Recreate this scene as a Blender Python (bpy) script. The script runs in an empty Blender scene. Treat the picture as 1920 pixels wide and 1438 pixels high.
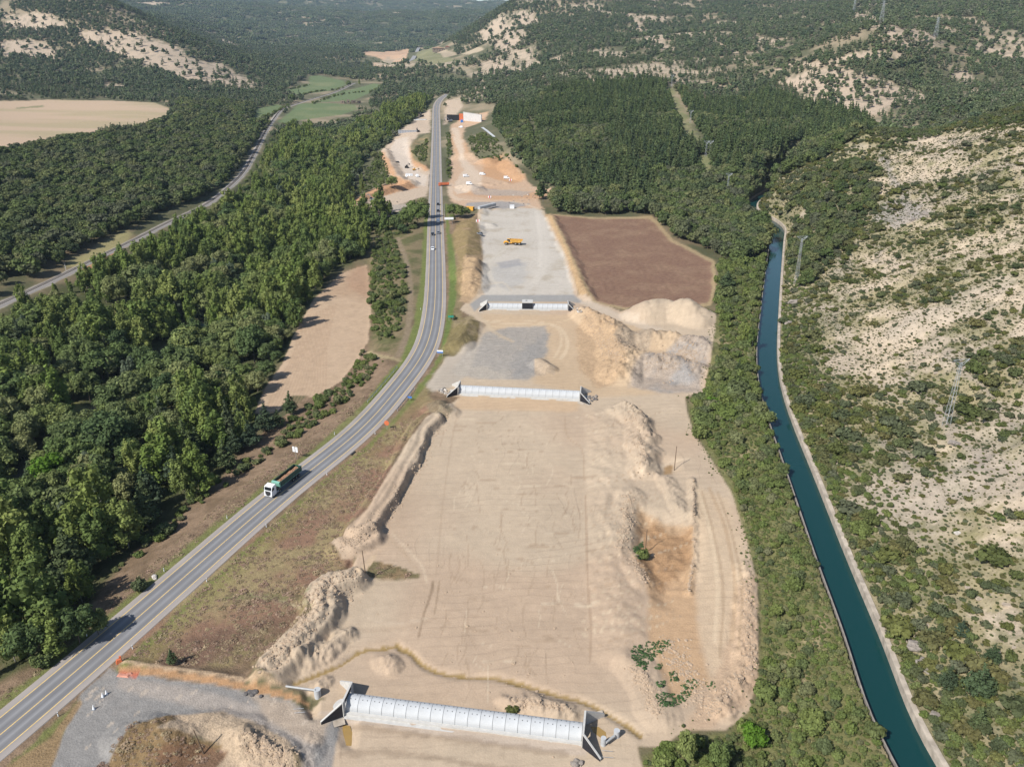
import bpy, math, random
import numpy as np
from mathutils import Vector, Matrix

random.seed(7)
RNG = np.random.default_rng(11)
SC = bpy.context.scene
COL = SC.collection
R = math.radians

# ------------------------------------------------------------------ camera, sky, sun, exposure
F_PX, HC, PITCH = 1510.0, 116.0, R(23.5)
CP, SP = math.cos(PITCH), math.sin(PITCH)
cam = bpy.data.cameras.new('camera')
cam.sensor_width = 36.0
cam.lens = 36.0 * F_PX / 1920.0
cam.clip_start, cam.clip_end = 1.0, 40000.0
camo = bpy.data.objects.new('camera', cam)
COL.objects.link(camo)
camo.location = (0, 0, HC)
camo.rotation_euler = (R(90) - PITCH, 0, 0)
SC.camera = camo

SUN_EL = R(43.0)
SHADOW_DIR = Vector((0.74, 0.67, 0)).normalized()
world = bpy.data.worlds.new('World')
SC.world = world
world.use_nodes = True
wn = world.node_tree.nodes
sky = wn.new('ShaderNodeTexSky')
sky.sky_type = 'NISHITA'
sky.sun_disc = False
sky.sun_elevation = SUN_EL
sky.sun_rotation = math.atan2(-SHADOW_DIR.x, -SHADOW_DIR.y) % (2 * math.pi)
sky.altitude = 700
bg = wn['Background']
bg.inputs['Strength'].default_value = 0.085
world.node_tree.links.new(sky.outputs[0], bg.inputs[0])

sun = bpy.data.lights.new('sun', 'SUN')
sun.energy = 4.3
sun.angle = R(0.53)
sun.color = (1.0, 0.965, 0.91)
suno = bpy.data.objects.new('sun', sun)
COL.objects.link(suno)
ldir = Vector((SHADOW_DIR.x * math.cos(SUN_EL), SHADOW_DIR.y * math.cos(SUN_EL), -math.sin(SUN_EL)))
suno.rotation_euler = ldir.to_track_quat('-Z', 'Y').to_euler()
suno.location = (-60, -60, 300)

vs = SC.view_settings
SC.display_settings.display_device = 'sRGB'
vs.view_transform = 'Standard'
vs.look = 'None'
vs.exposure = 0.68
vs.gamma = 1.0
SC.cycles.max_bounces = 5
SC.cycles.diffuse_bounces = 3
SC.cycles.transmission_bounces = 4
SC.cycles.glossy_bounces = 2
SC.cycles.volume_bounces = 0
SC.cycles.sample_clamp_indirect = 4.0

# ------------------------------------------------------------------ helpers
def ray(px, py):
    a = (px - 960.0) / F_PX
    b = (py - 719.0) / F_PX
    return a, CP - b * SP, -SP - b * CP

def P(px, py, z=0.0):
    """Ground point at height z seen at that place of the photograph."""
    a, dy, dz = ray(px, py)
    t = (HC - z) / (-dz)
    return np.array([a * t, dy * t, z])

def Pt(px, py, t):
    a, dy, dz = ray(px, py)
    return np.array([a * t, dy * t, HC + dz * t])

def project(X, Y, Z):
    dz = Z - HC
    t = Y * CP - dz * SP
    return 960 + F_PX * X / t, 719 - F_PX * (Y * SP + dz * CP) / t, t

def lin(c):
    c = np.asarray(c, float) / 255.0
    return np.where(c <= 0.04045, c / 12.92, ((c + 0.055) / 1.055) ** 2.4)

def A(r, g, b, k=0.62):
    """Surface colour whose sunlit look is about this sRGB value."""
    return lin((r, g, b)) * k

def hash2(ix, iy, seed):
    h = (ix.astype(np.int64) * 374761393 + iy.astype(np.int64) * 668265263 + seed * 1442695041) & 0xFFFFFFFF
    h = ((h ^ (h >> 13)) * 1274126177) & 0xFFFFFFFF
    h = h ^ (h >> 16)
    return (h & 0xFFFF) / 65535.0

def vnoise(X, Y, seed=0):
    ix, iy = np.floor(X), np.floor(Y)
    fx, fy = X - ix, Y - iy
    fx = fx * fx * (3 - 2 * fx)
    fy = fy * fy * (3 - 2 * fy)
    a = hash2(ix, iy, seed); b = hash2(ix + 1, iy, seed)
    c = hash2(ix, iy + 1, seed); d = hash2(ix + 1, iy + 1, seed)
    return (a * (1 - fx) + b * fx) * (1 - fy) + (c * (1 - fx) + d * fx) * fy

def fbm(X, Y, scale, octaves=4, seed=0, gain=0.5):
    out = np.zeros_like(X, float)
    amp, tot = 1.0, 0.0
    x, y = X / scale, Y / scale
    for o in range(octaves):
        out += amp * vnoise(x + 17.3 * o, y - 9.1 * o, seed + o)
        tot += amp
        amp *= gain
        x, y = (x * 0.8 - y * 0.6) * 2.0, (x * 0.6 + y * 0.8) * 2.0
    return out / tot * 2 - 1          # about -1 .. 1

def sstep(a, b, x):
    t = np.clip((x - a) / (b - a), 0, 1)
    return t * t * (3 - 2 * t)

def inside(poly, X, Y):
    poly = np.asarray(poly)[:, :2]
    r = np.zeros(X.shape, bool)
    m = (X >= poly[:, 0].min()) & (X <= poly[:, 0].max()) & (Y >= poly[:, 1].min()) & (Y <= poly[:, 1].max())
    if not m.any():
        return r
    x, y = X[m], Y[m]
    w = np.zeros(x.shape, bool)
    n = len(poly)
    for i in range(n):
        x1, y1 = poly[i]
        x2, y2 = poly[(i + 1) % n]
        if y1 == y2:
            continue
        c = (y1 > y) != (y2 > y)
        w ^= c & (x < (x2 - x1) * (y - y1) / (y2 - y1) + x1)
    r[m] = w
    return r

def pdist(line, X, Y, closed=False, maxd=1e9):
    """Distance to a polyline (inf where further than maxd from its box) and the parameter along it."""
    line = np.asarray(line)[:, :2]
    d = np.full(X.shape, np.inf)
    m = (X >= line[:, 0].min() - maxd) & (X <= line[:, 0].max() + maxd) & (Y >= line[:, 1].min() - maxd) & (Y <= line[:, 1].max() + maxd)
    if not m.any():
        return d
    x, y = X[m], Y[m]
    best = np.full(x.shape, np.inf)
    n = len(line)
    for i in range(n if closed else n - 1):
        p, q = line[i], line[(i + 1) % n]
        v = q - p
        L = max(v @ v, 1e-9)
        t = np.clip(((x - p[0]) * v[0] + (y - p[1]) * v[1]) / L, 0, 1)
        dd = (x - p[0] - t * v[0]) ** 2 + (y - p[1] - t * v[1]) ** 2
        np.minimum(best, dd, out=best)
    d[m] = np.sqrt(best)
    return d

def sdf(poly, X, Y, maxd=30.0):
    """Negative inside."""
    d = pdist(poly, X, Y, True, maxd)
    ins = inside(poly, X, Y)
    return np.where(ins, -d, d)

def smooth_path(pts, step):
    pts = [np.asarray(p, float) for p in pts]
    out = []
    n = len(pts)
    for i in range(n - 1):
        p0 = pts[max(i - 1, 0)]; p1 = pts[i]; p2 = pts[i + 1]; p3 = pts[min(i + 2, n - 1)]
        L = np.linalg.norm(p2 - p1)
        k = max(1, int(L / step))
        t1 = (p2 - p0) / max(np.linalg.norm(p2 - p0), 1e-6) * L
        t2 = (p3 - p1) / max(np.linalg.norm(p3 - p1), 1e-6) * L
        for j in range(k):
            t = j / k
            h1 = 2 * t**3 - 3 * t**2 + 1; h2 = t**3 - 2 * t**2 + t
            h3 = -2 * t**3 + 3 * t**2; h4 = t**3 - t**2
            out.append(h1 * p1 + h2 * t1 + h3 * p2 + h4 * t2)
    out.append(pts[-1])
    return np.array(out)

def path_frames(path):
    d = np.gradient(path[:, :2], axis=0)
    d /= np.linalg.norm(d, axis=1)[:, None]
    nrm = np.stack([d[:, 1], -d[:, 0]], 1)         # to the right of travel
    s = np.concatenate([[0], np.cumsum(np.linalg.norm(np.diff(path[:, :2], axis=0), axis=1))])
    return d, nrm, s

# ------------------------------------------------------------------ materials
MATS = {}
def new_mat(name):
    m = bpy.data.materials.new(name)
    m.use_nodes = True
    MATS[name] = m
    nt = m.node_tree
    return m, nt.nodes, nt.links, nt.nodes['Principled BSDF']

def mat(name, color, rough=0.6, var=0.12, scale=2.0, bump=0.0, metal=0.0, spec=0.3):
    if name in MATS:
        return MATS[name]
    m, n, l, b = new_mat(name)
    tc = n.new('ShaderNodeTexCoord')
    no = n.new('ShaderNodeTexNoise')
    no.inputs['Scale'].default_value = scale
    no.inputs['Detail'].default_value = 5
    l.new(tc.outputs['Object'], no.inputs['Vector'])
    mr = n.new('ShaderNodeMapRange')
    mr.inputs['From Min'].default_value = 0.25; mr.inputs['From Max'].default_value = 0.75
    mr.inputs['To Min'].default_value = 1 - var; mr.inputs['To Max'].default_value = 1 + var
    l.new(no.outputs['Fac'], mr.inputs['Value'])
    vm = n.new('ShaderNodeVectorMath'); vm.operation = 'SCALE'
    vm.inputs[0].default_value = tuple(float(c) for c in color[:3])
    l.new(mr.outputs[0], vm.inputs['Scale'])
    l.new(vm.outputs[0], b.inputs['Base Color'])
    b.inputs['Roughness'].default_value = rough
    b.inputs['Metallic'].default_value = metal
    b.inputs['Specular IOR Level'].default_value = spec
    if bump:
        bp = n.new('ShaderNodeBump')
        bp.inputs['Strength'].default_value = bump
        bp.inputs['Distance'].default_value = 0.1
        l.new(no.outputs['Fac'], bp.inputs['Height'])
        l.new(bp.outputs[0], b.inputs['Normal'])
    return m

def leaf_mat(name, cols, trans=0.22):
    """Foliage: colour differs a little from one plant to the next and from clump to clump."""
    m, n, l, b = new_mat(name)
    n.remove(b)
    oi = n.new('ShaderNodeObjectInfo')
    cr = n.new('ShaderNodeValToRGB')
    els = cr.color_ramp.elements
    k = len(cols)
    els[0].position = 0.0; els[0].color = (*cols[0], 1)
    els[1].position = 1.0; els[1].color = (*cols[-1], 1)
    for i in range(1, k - 1):
        e = els.new(i / (k - 1)); e.color = (*cols[i], 1)
    l.new(oi.outputs['Random'], cr.inputs[0])
    ge = n.new('ShaderNodeNewGeometry')
    no = n.new('ShaderNodeTexNoise')
    no.inputs['Scale'].default_value = 0.45
    no.inputs['Detail'].default_value = 3
    l.new(ge.outputs['Position'], no.inputs['Vector'])
    ri = n.new('ShaderNodeMath'); ri.operation = 'MULTIPLY_ADD'
    ri.inputs[1].default_value = 0.5; ri.inputs[2].default_value = 0.75
    l.new(ge.outputs['Random Per Island'], ri.inputs[0])
    mr = n.new('ShaderNodeMapRange')
    mr.inputs['From Min'].default_value = 0.3; mr.inputs['From Max'].default_value = 0.7
    mr.inputs['To Min'].default_value = 0.72; mr.inputs['To Max'].default_value = 1.3
    l.new(no.outputs['Fac'], mr.inputs['Value'])
    mu = n.new('ShaderNodeMath'); mu.operation = 'MULTIPLY'
    l.new(mr.outputs[0], mu.inputs[0]); l.new(ri.outputs[0], mu.inputs[1])
    vm = n.new('ShaderNodeVectorMath'); vm.operation = 'SCALE'
    l.new(cr.outputs[0], vm.inputs[0]); l.new(mu.outputs[0], vm.inputs['Scale'])
    d = n.new('ShaderNodeBsdfDiffuse')
    t = n.new('ShaderNodeBsdfTranslucent')
    mx = n.new('ShaderNodeMixShader'); mx.inputs[0].default_value = trans
    l.new(vm.outputs[0], d.inputs[0]); l.new(vm.outputs[0], t.inputs[0])
    l.new(d.outputs[0], mx.inputs[1]); l.new(t.outputs[0], mx.inputs[2])
    l.new(mx.outputs[0], n['Material Output'].inputs[0])
    return m

# ------------------------------------------------------------------ mesh builder
class MB:
    def __init__(s):
        s.v, s.f, s.m = [], [], []
    def quad(s, pts, mi=0):
        b = len(s.v); s.v += [tuple(p) for p in pts]; s.f.append(tuple(range(b, b + len(pts)))); s.m.append(mi)
    def box(s, c, d, rz=0.0, mi=0, taper=(1, 1), M=None):
        hx, hy, hz = d[0] / 2, d[1] / 2, d[2] / 2
        b = len(s.v)
        for sz in (-1, 1):
            kx, ky = taper if sz > 0 else (1, 1)
            for sx, sy in ((-1, -1), (1, -1), (1, 1), (-1, 1)):
                x, y = sx * hx * kx, sy * hy * ky
                cr, sr = math.cos(rz), math.sin(rz)
                p = Vector((c[0] + x * cr - y * sr, c[1] + x * sr + y * cr, c[2] + sz * hz))
                s.v.append(tuple(M @ p) if M else tuple(p))
        for f in ((3, 2, 1, 0), (4, 5, 6, 7), (0, 1, 5, 4), (1, 2, 6, 5), (2, 3, 7, 6), (3, 0, 4, 7)):
            s.f.append(tuple(b + i for i in f)); s.m.append(mi)
    def bar(s, p, q, w, mi=0, n=4, w2=None):
        p, q = Vector(p), Vector(q)
        ax = (q - p)
        if ax.length < 1e-6: return
        ax.normalize()
        u = ax.orthogonal().normalized(); vv = ax.cross(u)
        b = len(s.v)
        for c, r in ((p, w / 2), (q, (w2 if w2 is not None else w) / 2)):
            for i in range(n):
                a = 2 * math.pi * (i + .5) / n
                s.v.append(tuple(c + u * (r * math.cos(a)) + vv * (r * math.sin(a))))
        for i in range(n):
            j = (i + 1) % n
            s.f.append((b + i, b + j, b + n + j, b + n + i)); s.m.append(mi)
        s.f.append(tuple(b + i for i in range(n))[::-1]); s.m.append(mi)
        s.f.append(tuple(b + n + i for i in range(n))); s.m.append(mi)
    def prism(s, prof, y0, y1, mi=0, axis='y'):
        """Closed profile (x,z) extruded along y."""
        b = len(s.v); n = len(prof)
        for y in (y0, y1):
            for x, z in prof:
                s.v.append((x, y, z) if axis == 'y' else (y, x, z))
        s.f.append(tuple(b + i for i in range(n))); s.m.append(mi)
        s.f.append(tuple(b + n + i for i in range(n))[::-1]); s.m.append(mi)
        for i in range(n):
            j = (i + 1) % n
            s.f.append((b + j, b + i, b + n + i, b + n + j)); s.m.append(mi)
    def wheel(s, c, r, w, mi=0, n=14):
        s.bar((c[0], c[1] - w / 2, c[2]), (c[0], c[1] + w / 2, c[2]), 2 * r, mi, n)
    def arr(s, V, Fq, mi=0):
        b = len(s.v)
        s.v += [tuple(p) for p in V]
        s.f += [tuple(int(i) + b for i in q) for q in Fq]
        s.m += [mi] * len(Fq)
    def mesh(s, name, mats):
        me = bpy.data.meshes.new(name)
        me.from_pydata(s.v, [], s.f)
        for m in (mats if isinstance(mats, (list, tuple)) else [mats]):
            me.materials.append(m)
        if len(me.materials) > 1:
            me.polygons.foreach_set('material_index', s.m)
        me.update()
        return me
    def obj(s, name, mats, parent=None, smooth=False):
        me = s.mesh(name, mats)
        if smooth:
            me.polygons.foreach_set('use_smooth', [True] * len(me.polygons))
        o = bpy.data.objects.new(name, me)
        COL.objects.link(o)
        if parent: o.parent = parent
        return o

def tag(o, label=None, cat=None, group=None, kind=None):
    if label: o['label'] = label
    if cat: o['category'] = cat
    if group: o['group'] = group
    if kind: o['kind'] = kind
    return o

def thing(name, label, cat, loc=(0, 0, 0), rz=0.0, group=None):
    o = bpy.data.objects.new(name, None)
    o.empty_display_size = 0.5
    COL.objects.link(o)
    o.location = tuple(float(c) for c in loc); o.rotation_euler = (0, 0, rz)
    return tag(o, label, cat, group)

def link_mesh(name, me, parent=None):
    o = bpy.data.objects.new(name, me)
    COL.objects.link(o)
    if parent: o.parent = parent
    return o

CHILD = {}
def copy_tree(o, loc, rz=0.0, scale=None, label=None, group=None):
    c = o.copy(); COL.objects.link(c)
    c.location = tuple(float(v) for v in loc); c.rotation_euler = (0, 0, rz)
    if scale is not None: c.scale = scale
    if label: c['label'] = label
    if group: c['group'] = group
    for ch in o.children:
        d = ch.copy(); COL.objects.link(d); d.parent = c
        for g in ch.children:
            e = g.copy(); COL.objects.link(e); e.parent = d
    return c

# ------------------------------------------------------------------ terrain: heights
CTRL = []
def cz(px, py, z): CTRL.append(P(px, py, z))
def ct(px, py, t): CTRL.append(Pt(px, py, t))
def cw(x, y, z): CTRL.append(np.array([x, y, z], float))

for a in [(0, 1400, 0), (137, 1264, 0), (350, 1078, 0), (517, 929, 0), (655, 830, 0), (780, 690, 0), (817, 520, 0), (816, 400, 0), (817, 340, 0),
          (818, 270, 5), (818, 200, 18), (826, 187, 21), (1000, 1400, 0), (700, 1400, 0), (1000, 1000, 0), (800, 1200, 0), (1200, 1200, 0), (950, 750, 0), (1000, 640, 0),
          (1000, 480, 0), (950, 400, 0), (1380, 1100, 0), (1320, 850, 0), (1280, 700, .5), (900, 320, 1), (870, 230, 11), (1200, 480, 1), (1320, 500, 2),
          (1200, 410, 2), (1720, 1430, 2.5), (1600, 1100, 2.5), (1480, 800, 2.5), (1440, 600, 2.5), (1455, 460, 2.5), (1410, 390, 2.5), (1450, 1300, 1), (1450, 1000, 1.5),
          (1390, 750, 1.5), (650, 520, -3), (600, 700, -5), (690, 560, -3), (520, 750, -6), (250, 1020, -4), (400, 880, -5), (740, 300, 0), (760, 240, 8),
          (8, 567, -4), (250, 451, -4), (385, 385, -3), (455, 325, -2), (480, 270, 0), (530, 205, 6), (585, 186, 10), (664, 155, 16),
          (600, 205, 6), (470, 215, 6), (700, 175, 12), (590, 160, 14), (100, 400, 0), (200, 300, 8), (0, 300, 10), (400, 260, 4), (350, 330, 0),
          (0, 268, 14), (310, 205, 16), (0, 200, 18), (100, 186, 20), (1750, 1300, 4), (1700, 1000, 5)]:
    cz(*a)
for a in [(0, 150, 1450), (0, 100, 1750), (0, 50, 1950), (0, 0, 2150), (150, 100, 1800), (180, 3, 2150), (330, 60, 2000), (480, 125, 1950), (300, 160, 1500),
          (430, 190, 1330), (560, 165, 1650), (300, 40, 3000), (330, 75, 2400), (500, 90, 3200), (600, 100, 2900), (740, 105, 2900), (700, 130, 2350), (830, 100, 2250),
          (900, 98, 2200), (870, 150, 1600), (500, 50, 4200), (700, 60, 4300), (850, 60, 4300), (600, 20, 5200), (800, 25, 5000), (880, 5, 8000), (650, 0, 7000),
          (300, 0, 5000), (420, 0, 6000), (700, 30, 6300), (960, 8, 2500), (900, 45, 2450), (860, 75, 2400), (840, 90, 2350), (860, 85, 2900), (960, 60, 2000), (1000, 100, 1700),
          (1000, 150, 1250), (950, 180, 1150), (1100, 100, 1500), (1050, 170, 1080), (1000, 250, 850), (1100, 300, 720), (1200, 380, 600), (1200, 200, 950),
          (1300, 260, 760), (1350, 350, 620), (1300, 100, 1450), (1250, 50, 2000), (1100, 30, 2200), (1150, 0, 3000), (1000, 0, 2650), (1400, 40, 1900),
          (1450, 0, 2600), (1450, 100, 1350), (1450, 180, 1000), (1500, 240, 800), (1600, 240, 770), (1600, 150, 950), (1700, 160, 950), (1800, 150, 1000),
          (1650, 47, 1100), (1755, 72, 1150), (1900, 110, 1150), (1900, 20, 1500), (1750, 0, 2000), (1550, 30, 1700),
          (1920, 1400, 135), (1920, 1000, 179), (1920, 700, 239), (1920, 450, 333), (1920, 200, 540), (1700, 800, 239), (1700, 600, 309), (1700, 400, 425),
          (1700, 255, 560), (1640, 250, 580), (1560, 300, 560), (1480, 350, 555), (1480, 400, 505), (1550, 450, 430), (1550, 600, 335), (1700, 262, 660),
          (1850, 215, 700), (1800, 180, 850)]:
    ct(*a)
for a in [(-150, 150, -12), (-150, 300, -13), (-140, 450, -12), (-180, 700, -11), (-185, 1000, -6), (-190, 1350, 5), (-100, 250, -7), (-110, 380, -8),
          (-400, 200, 5), (-500, 500, 20), (300, 100, 90), (300, 250, 95), (500, 420, 120), (650, 600, 130), (-900, 900, 40), (-1500, 1500, 120), (1500, 1500, 190),
          (3000, 3000, 300), (-3000, 3000, 250), (6000, 9000, 500), (-6000, 9000, 450), (0, 11500, 450), (0, 20, 0), (-150, 60, -3), (120, 50, 18), (200, 60, 55)]:
    cw(*a)
CTRL = np.array(CTRL)

def warp(X, Y):
    return X / (Y + 150.0) * 1.6, np.log(Y + 150.0)

_cu, _cv = warp(CTRL[:, 0], CTRL[:, 1])
_K = np.sqrt((_cu[:, None] - _cu[None]) ** 2 + (_cv[:, None] - _cv[None]) ** 2 + 0.05 ** 2)
_W = np.linalg.solve(_K + np.eye(len(CTRL)) * 1e-3, CTRL[:, 2])

# grid: rows spread geometrically in depth, columns fan out with depth
Ys = np.concatenate([np.linspace(36, 98, 24), 98 * 1.0058 ** np.arange(0, 835)])
S_in = np.linspace(-1, 1, 760)
S_out = 1 + np.array([0.006, .014, .025, .04, .06, .085, .12, .16, .21, .27, .34, .42, .52, .64, .8])
Sx = np.concatenate([-S_out[::-1], S_in, S_out])
NR, NC = len(Ys), len(Sx)
def wY(Y): return 0.58 * Y + 38.0
GX = Sx[None, :] * wY(Ys)[:, None]
GY = np.repeat(Ys[:, None], NC, 1)

def base_height(X, Y):
    u, v = warp(X.ravel(), Y.ravel())
    out = np.empty(u.shape)
    st = 40000
    cu, cv, w = _cu.astype(np.float32), _cv.astype(np.float32), _W.astype(np.float64)
    for i in range(0, len(u), st):
        du = u[i:i + st, None].astype(np.float32) - cu[None]
        dv = v[i:i + st, None].astype(np.float32) - cv[None]
        out[i:i + st] = np.sqrt(du * du + dv * dv + np.float32(0.0025)).astype(np.float64) @ w
    return out.reshape(X.shape)

GZ = base_height(GX, GY)

def hg(X, Y, G=None):
    """Height (or any grid field) at points, bilinear."""
    G = GZ if G is None else G
    X = np.atleast_1d(np.asarray(X, float)); Y = np.atleast_1d(np.asarray(Y, float))
    j = np.clip(np.searchsorted(Ys, Y) - 1, 0, NR - 2)
    fy = np.clip((Y - Ys[j]) / (Ys[j + 1] - Ys[j]), 0, 1)
    s = X / wY(Y)
    i = np.clip(np.searchsorted(Sx, s) - 1, 0, NC - 2)
    fx = np.clip((s - Sx[i]) / (Sx[i + 1] - Sx[i]), 0, 1)
    return (G[j, i] * (1 - fx) + G[j, i + 1] * fx) * (1 - fy) + (G[j + 1, i] * (1 - fx) + G[j + 1, i + 1] * fx) * fy

def h1(x, y): return float(hg(x, y)[0])

def Pb(px, py):
    """Point of the terrain seen at that place of the photograph."""
    a, dy, dz = ray(px, py)
    t = 60 * 1.006 ** np.arange(0, 880)
    d = HC + dz * t - hg(a * t, dy * t)
    k = np.nonzero(d < 0)[0]
    if len(k) == 0:
        tt = 7000.0
    else:
        k = k[0]
        lo, hi = (t[k - 1] if k else t[0]), t[k]
        for _ in range(14):
            m = .5 * (lo + hi)
            if HC + dz * m - h1(a * m, dy * m) < 0: hi = m
            else: lo = m
        tt = hi
    return np.array([a * tt, dy * tt, HC + dz * tt])

def polyz(pts, z=0.0): return np.array([P(x, y, z) for x, y in pts])
def polyb(pts): return np.array([Pb(x, y) for x, y in pts])

# --- paths
road_px = [(-260, 1590, 0), (-120, 1478, 0), (0, 1380, 0), (137, 1264, 0), (232, 1180, 0), (350, 1078, 0), (480, 963, 0), (517, 929, 0), (580, 880, 0), (655, 830, 0), (705, 779, 0),
           (751, 720, 0), (780, 690, 0), (801, 652, 0), (812, 602, 0), (816, 560, 0), (817, 485, 0), (816.5, 422, 0), (817, 360, 0), (817.5, 310, 1.5),
           (818, 260, 6), (818, 225, 12), (818, 204, 17), (821, 193, 19.5), (828, 184, 22), (840, 177, 24)]
ROAD = smooth_path([P(*a) for a in road_px], 4.0)
for _ in range(30):
    ROAD[1:-1] = .25 * ROAD[:-2] + .5 * ROAD[1:-1] + .25 * ROAD[2:]
FARROAD = smooth_path([Pb(760, 130), Pb(768, 120), Pb(776, 108), Pb(785, 90)], 15.0)
LANE = smooth_path([Pb(848, 168), Pb(858, 160), Pb(872, 156), Pb(858, 149)], 8.0)
rail_px = [(-120, 625, -4), (8, 567, -4), (100, 525, -4), (185, 482, -4), (250, 451, -4), (322, 414, -3.5), (385, 385, -3), (430, 350, -2.5), (455, 325, -2), (470, 300, -1), (482, 278, 0), (497, 248, 2),
           (512, 225, 4), (530, 205, 6), (556, 195, 8), (585, 186, 10), (630, 172, 13), (664, 156, 16)]
RAIL = smooth_path([P(*a) for a in rail_px], 5.0)
for _ in range(20):
    RAIL[1:-1] = .25 * RAIL[:-2] + .5 * RAIL[1:-1] + .25 * RAIL[2:]
WATER_Z = 1.5
_cl = [(1716, 1432), (1668, 1350), (1638, 1250), (1600, 1150), (1571, 1079), (1532, 975), (1497, 880), (1470, 810), (1452, 757), (1442, 715), (1438, 660), (1443, 585), (1450, 510), (1457, 447), (1459, 428)]
CANAL = [P(x, y, WATER_Z) for x, y in _cl]
d0 = CANAL[0] - CANAL[1]; d0 /= np.linalg.norm(d0)
CANAL = [CANAL[0] + d0 * 60, CANAL[0] + d0 * 25] + CANAL
CANAL += [P(1440, 412, WATER_Z), P(1412, 398, WATER_Z), P(1408, 385, WATER_Z), P(1418, 374, WATER_Z), P(1445, 358, WATER_Z), P(1476, 338, WATER_Z), P(1500, 326, WATER_Z)]
CANAL = smooth_path(CANAL, 4.0)
for _ in range(6):
    CANAL[1:-1] = .25 * CANAL[:-2] + .5 * CANAL[1:-1] + .25 * CANAL[2:]
RIVER = smooth_path([np.array(p, float) for p in [(-165, 60, 0), (-152, 150, 0), (-150, 300, 0), (-142, 450, 0), (-165, 600, 0), (-182, 700, 0), (-186, 1000, 0), (-192, 1380, 0)]], 10)

# --- hill relief
hillness = sstep(8, 45, np.abs(GZ - 0.0)) * sstep(250, 900, GY)
relief = fbm(GX, GY, 260, 4, 3)
GZ = GZ + hillness * relief * np.clip((GY - 500) * 0.010, 0, 34)
dcan = pdist(CANAL, GX, GY, maxd=400)
east = GX > np.interp(GY, CANAL[:, 1], CANAL[:, 0])
rhill = np.where(east & (GY < 620), np.clip((dcan - 8) / 40, 0, 1), 0)
rhill = np.where(np.isfinite(dcan), rhill, np.where(east & (GY < 620), 1, 0))
GZ = GZ + rhill * (fbm(GX, GY, 60, 3, 21) * 3.6 + fbm(GX, GY, 12, 4, 22, .6) * 1.3 + np.abs(fbm((GX + GY * .25) * .35, GY - GX * .3, 20, 4, 25)) * 4.2 - 1.2)
BASE0 = GZ.copy()

_ph = GZ * 1.15 + fbm(GX, GY, 40, 3, 26) * 4.5 + fbm(GX, GY, 9, 3, 27) * 1.6
LEDGE = np.where(rhill > 0, sstep(.62, .98, np.sin(_ph)) * sstep(-.15, .35, fbm(GX, GY, 34, 3, 28)), 0)
GZ = GZ + rhill * .55 * np.sin(_ph) * sstep(-.3, .4, fbm(GX, GY, 34, 3, 28))
# --- valley floor flattened
VAL = polyz([(-400, 1640), (-60, 1330), (250, 1085), (520, 880), (640, 790), (700, 740), (720, 700), (745, 640), (760, 560), (770, 480), (770, 430), (720, 420), (670, 395), (665, 380), (720, 345), (712, 280),
             (790, 300), (820, 300), (940, 300), (1030, 350), (1040, 395), (1220, 402), (1338, 500), (1340, 570), (1345, 640), (1325, 740), (1330, 830), (1390, 960),
             (1430, 1100), (1430, 1300), (1500, 1500), (1500, 1700), (-500, 1700)])
sd = sdf(VAL, GX, GY, 60)
k = 1 - sstep(-4, 10, sd)
GZ = GZ * (1 - k) + (0.0 + fbm(GX, GY, 30, 2, 5) * 0.12) * k
# stubble field, meadow terraces
FIELD_L = polyz([(688, 497), (640, 512), (590, 560), (560, 610), (530, 680), (495, 730), (478, 775), (520, 772), (548, 740), (590, 745), (640, 715), (672, 675), (690, 640), (696, 590), (692, 530)], -5)
sd = sdf(FIELD_L, GX, GY, 30); k = 1 - sstep(0, 9, sd)
GZ = GZ * (1 - k) + (-5 + fbm(GX, GY, 40, 2, 6) * .2) * k

def blend_path(path, half, soft, drop):
    global GZ
    d = pdist(path, GX, GY, maxd=half + soft + 2)
    m = np.isfinite(d) & (d < half + soft)
    if not m.any(): return
    x, y = GX[m], GY[m]
    # nearest path height
    idx = np.empty(x.shape, int)
    st = 4000
    for i in range(0, len(x), st):
        idx[i:i + st] = np.argmin((x[i:i + st, None] - path[None, :, 0]) ** 2 + (y[i:i + st, None] - path[None, :, 1]) ** 2, 1)
    k = 1 - sstep(half, half + soft, d[m])
    GZ[m] = GZ[m] * (1 - k) + (path[idx, 2] - drop) * k
blend_path(ROAD, 6.2, 9, 0.10)
blend_path(RAIL, 4.0, 8, 0.35)

# --- earthworks: ridges, heaps, pits   (places read off the photograph, heights in metres)
def ridge(px, h, w, rough=0.4, seed=0, nscale=3.0, z=0.0, flat=0.0):
    global GZ
    pts = np.array([P(x, y, z) for x, y in px])
    d = pdist(pts, GX, GY, maxd=w * 2.5)
    m = np.isfinite(d) & (d < w * 2.2)
    if not m.any(): return
    x, y = GX[m], GY[m]
    dd = np.maximum(d[m] + fbm(x, y, w * 1.3, 2, seed + 40) * w * 0.35 - flat, 0)
    prof = np.clip(1 - dd / w, 0, 1)
    prof = prof * (1.35 - .35 * prof)
    n = fbm(x, y, nscale, 5, seed, 0.62) * .75 + (.5 - np.abs(fbm(x, y, nscale * .8, 4, seed + 77, .6))) * .55
    GZ[m] += h * prof * (1 + rough * n) + sstep(0, .3, prof) * n * rough * .5

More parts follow.
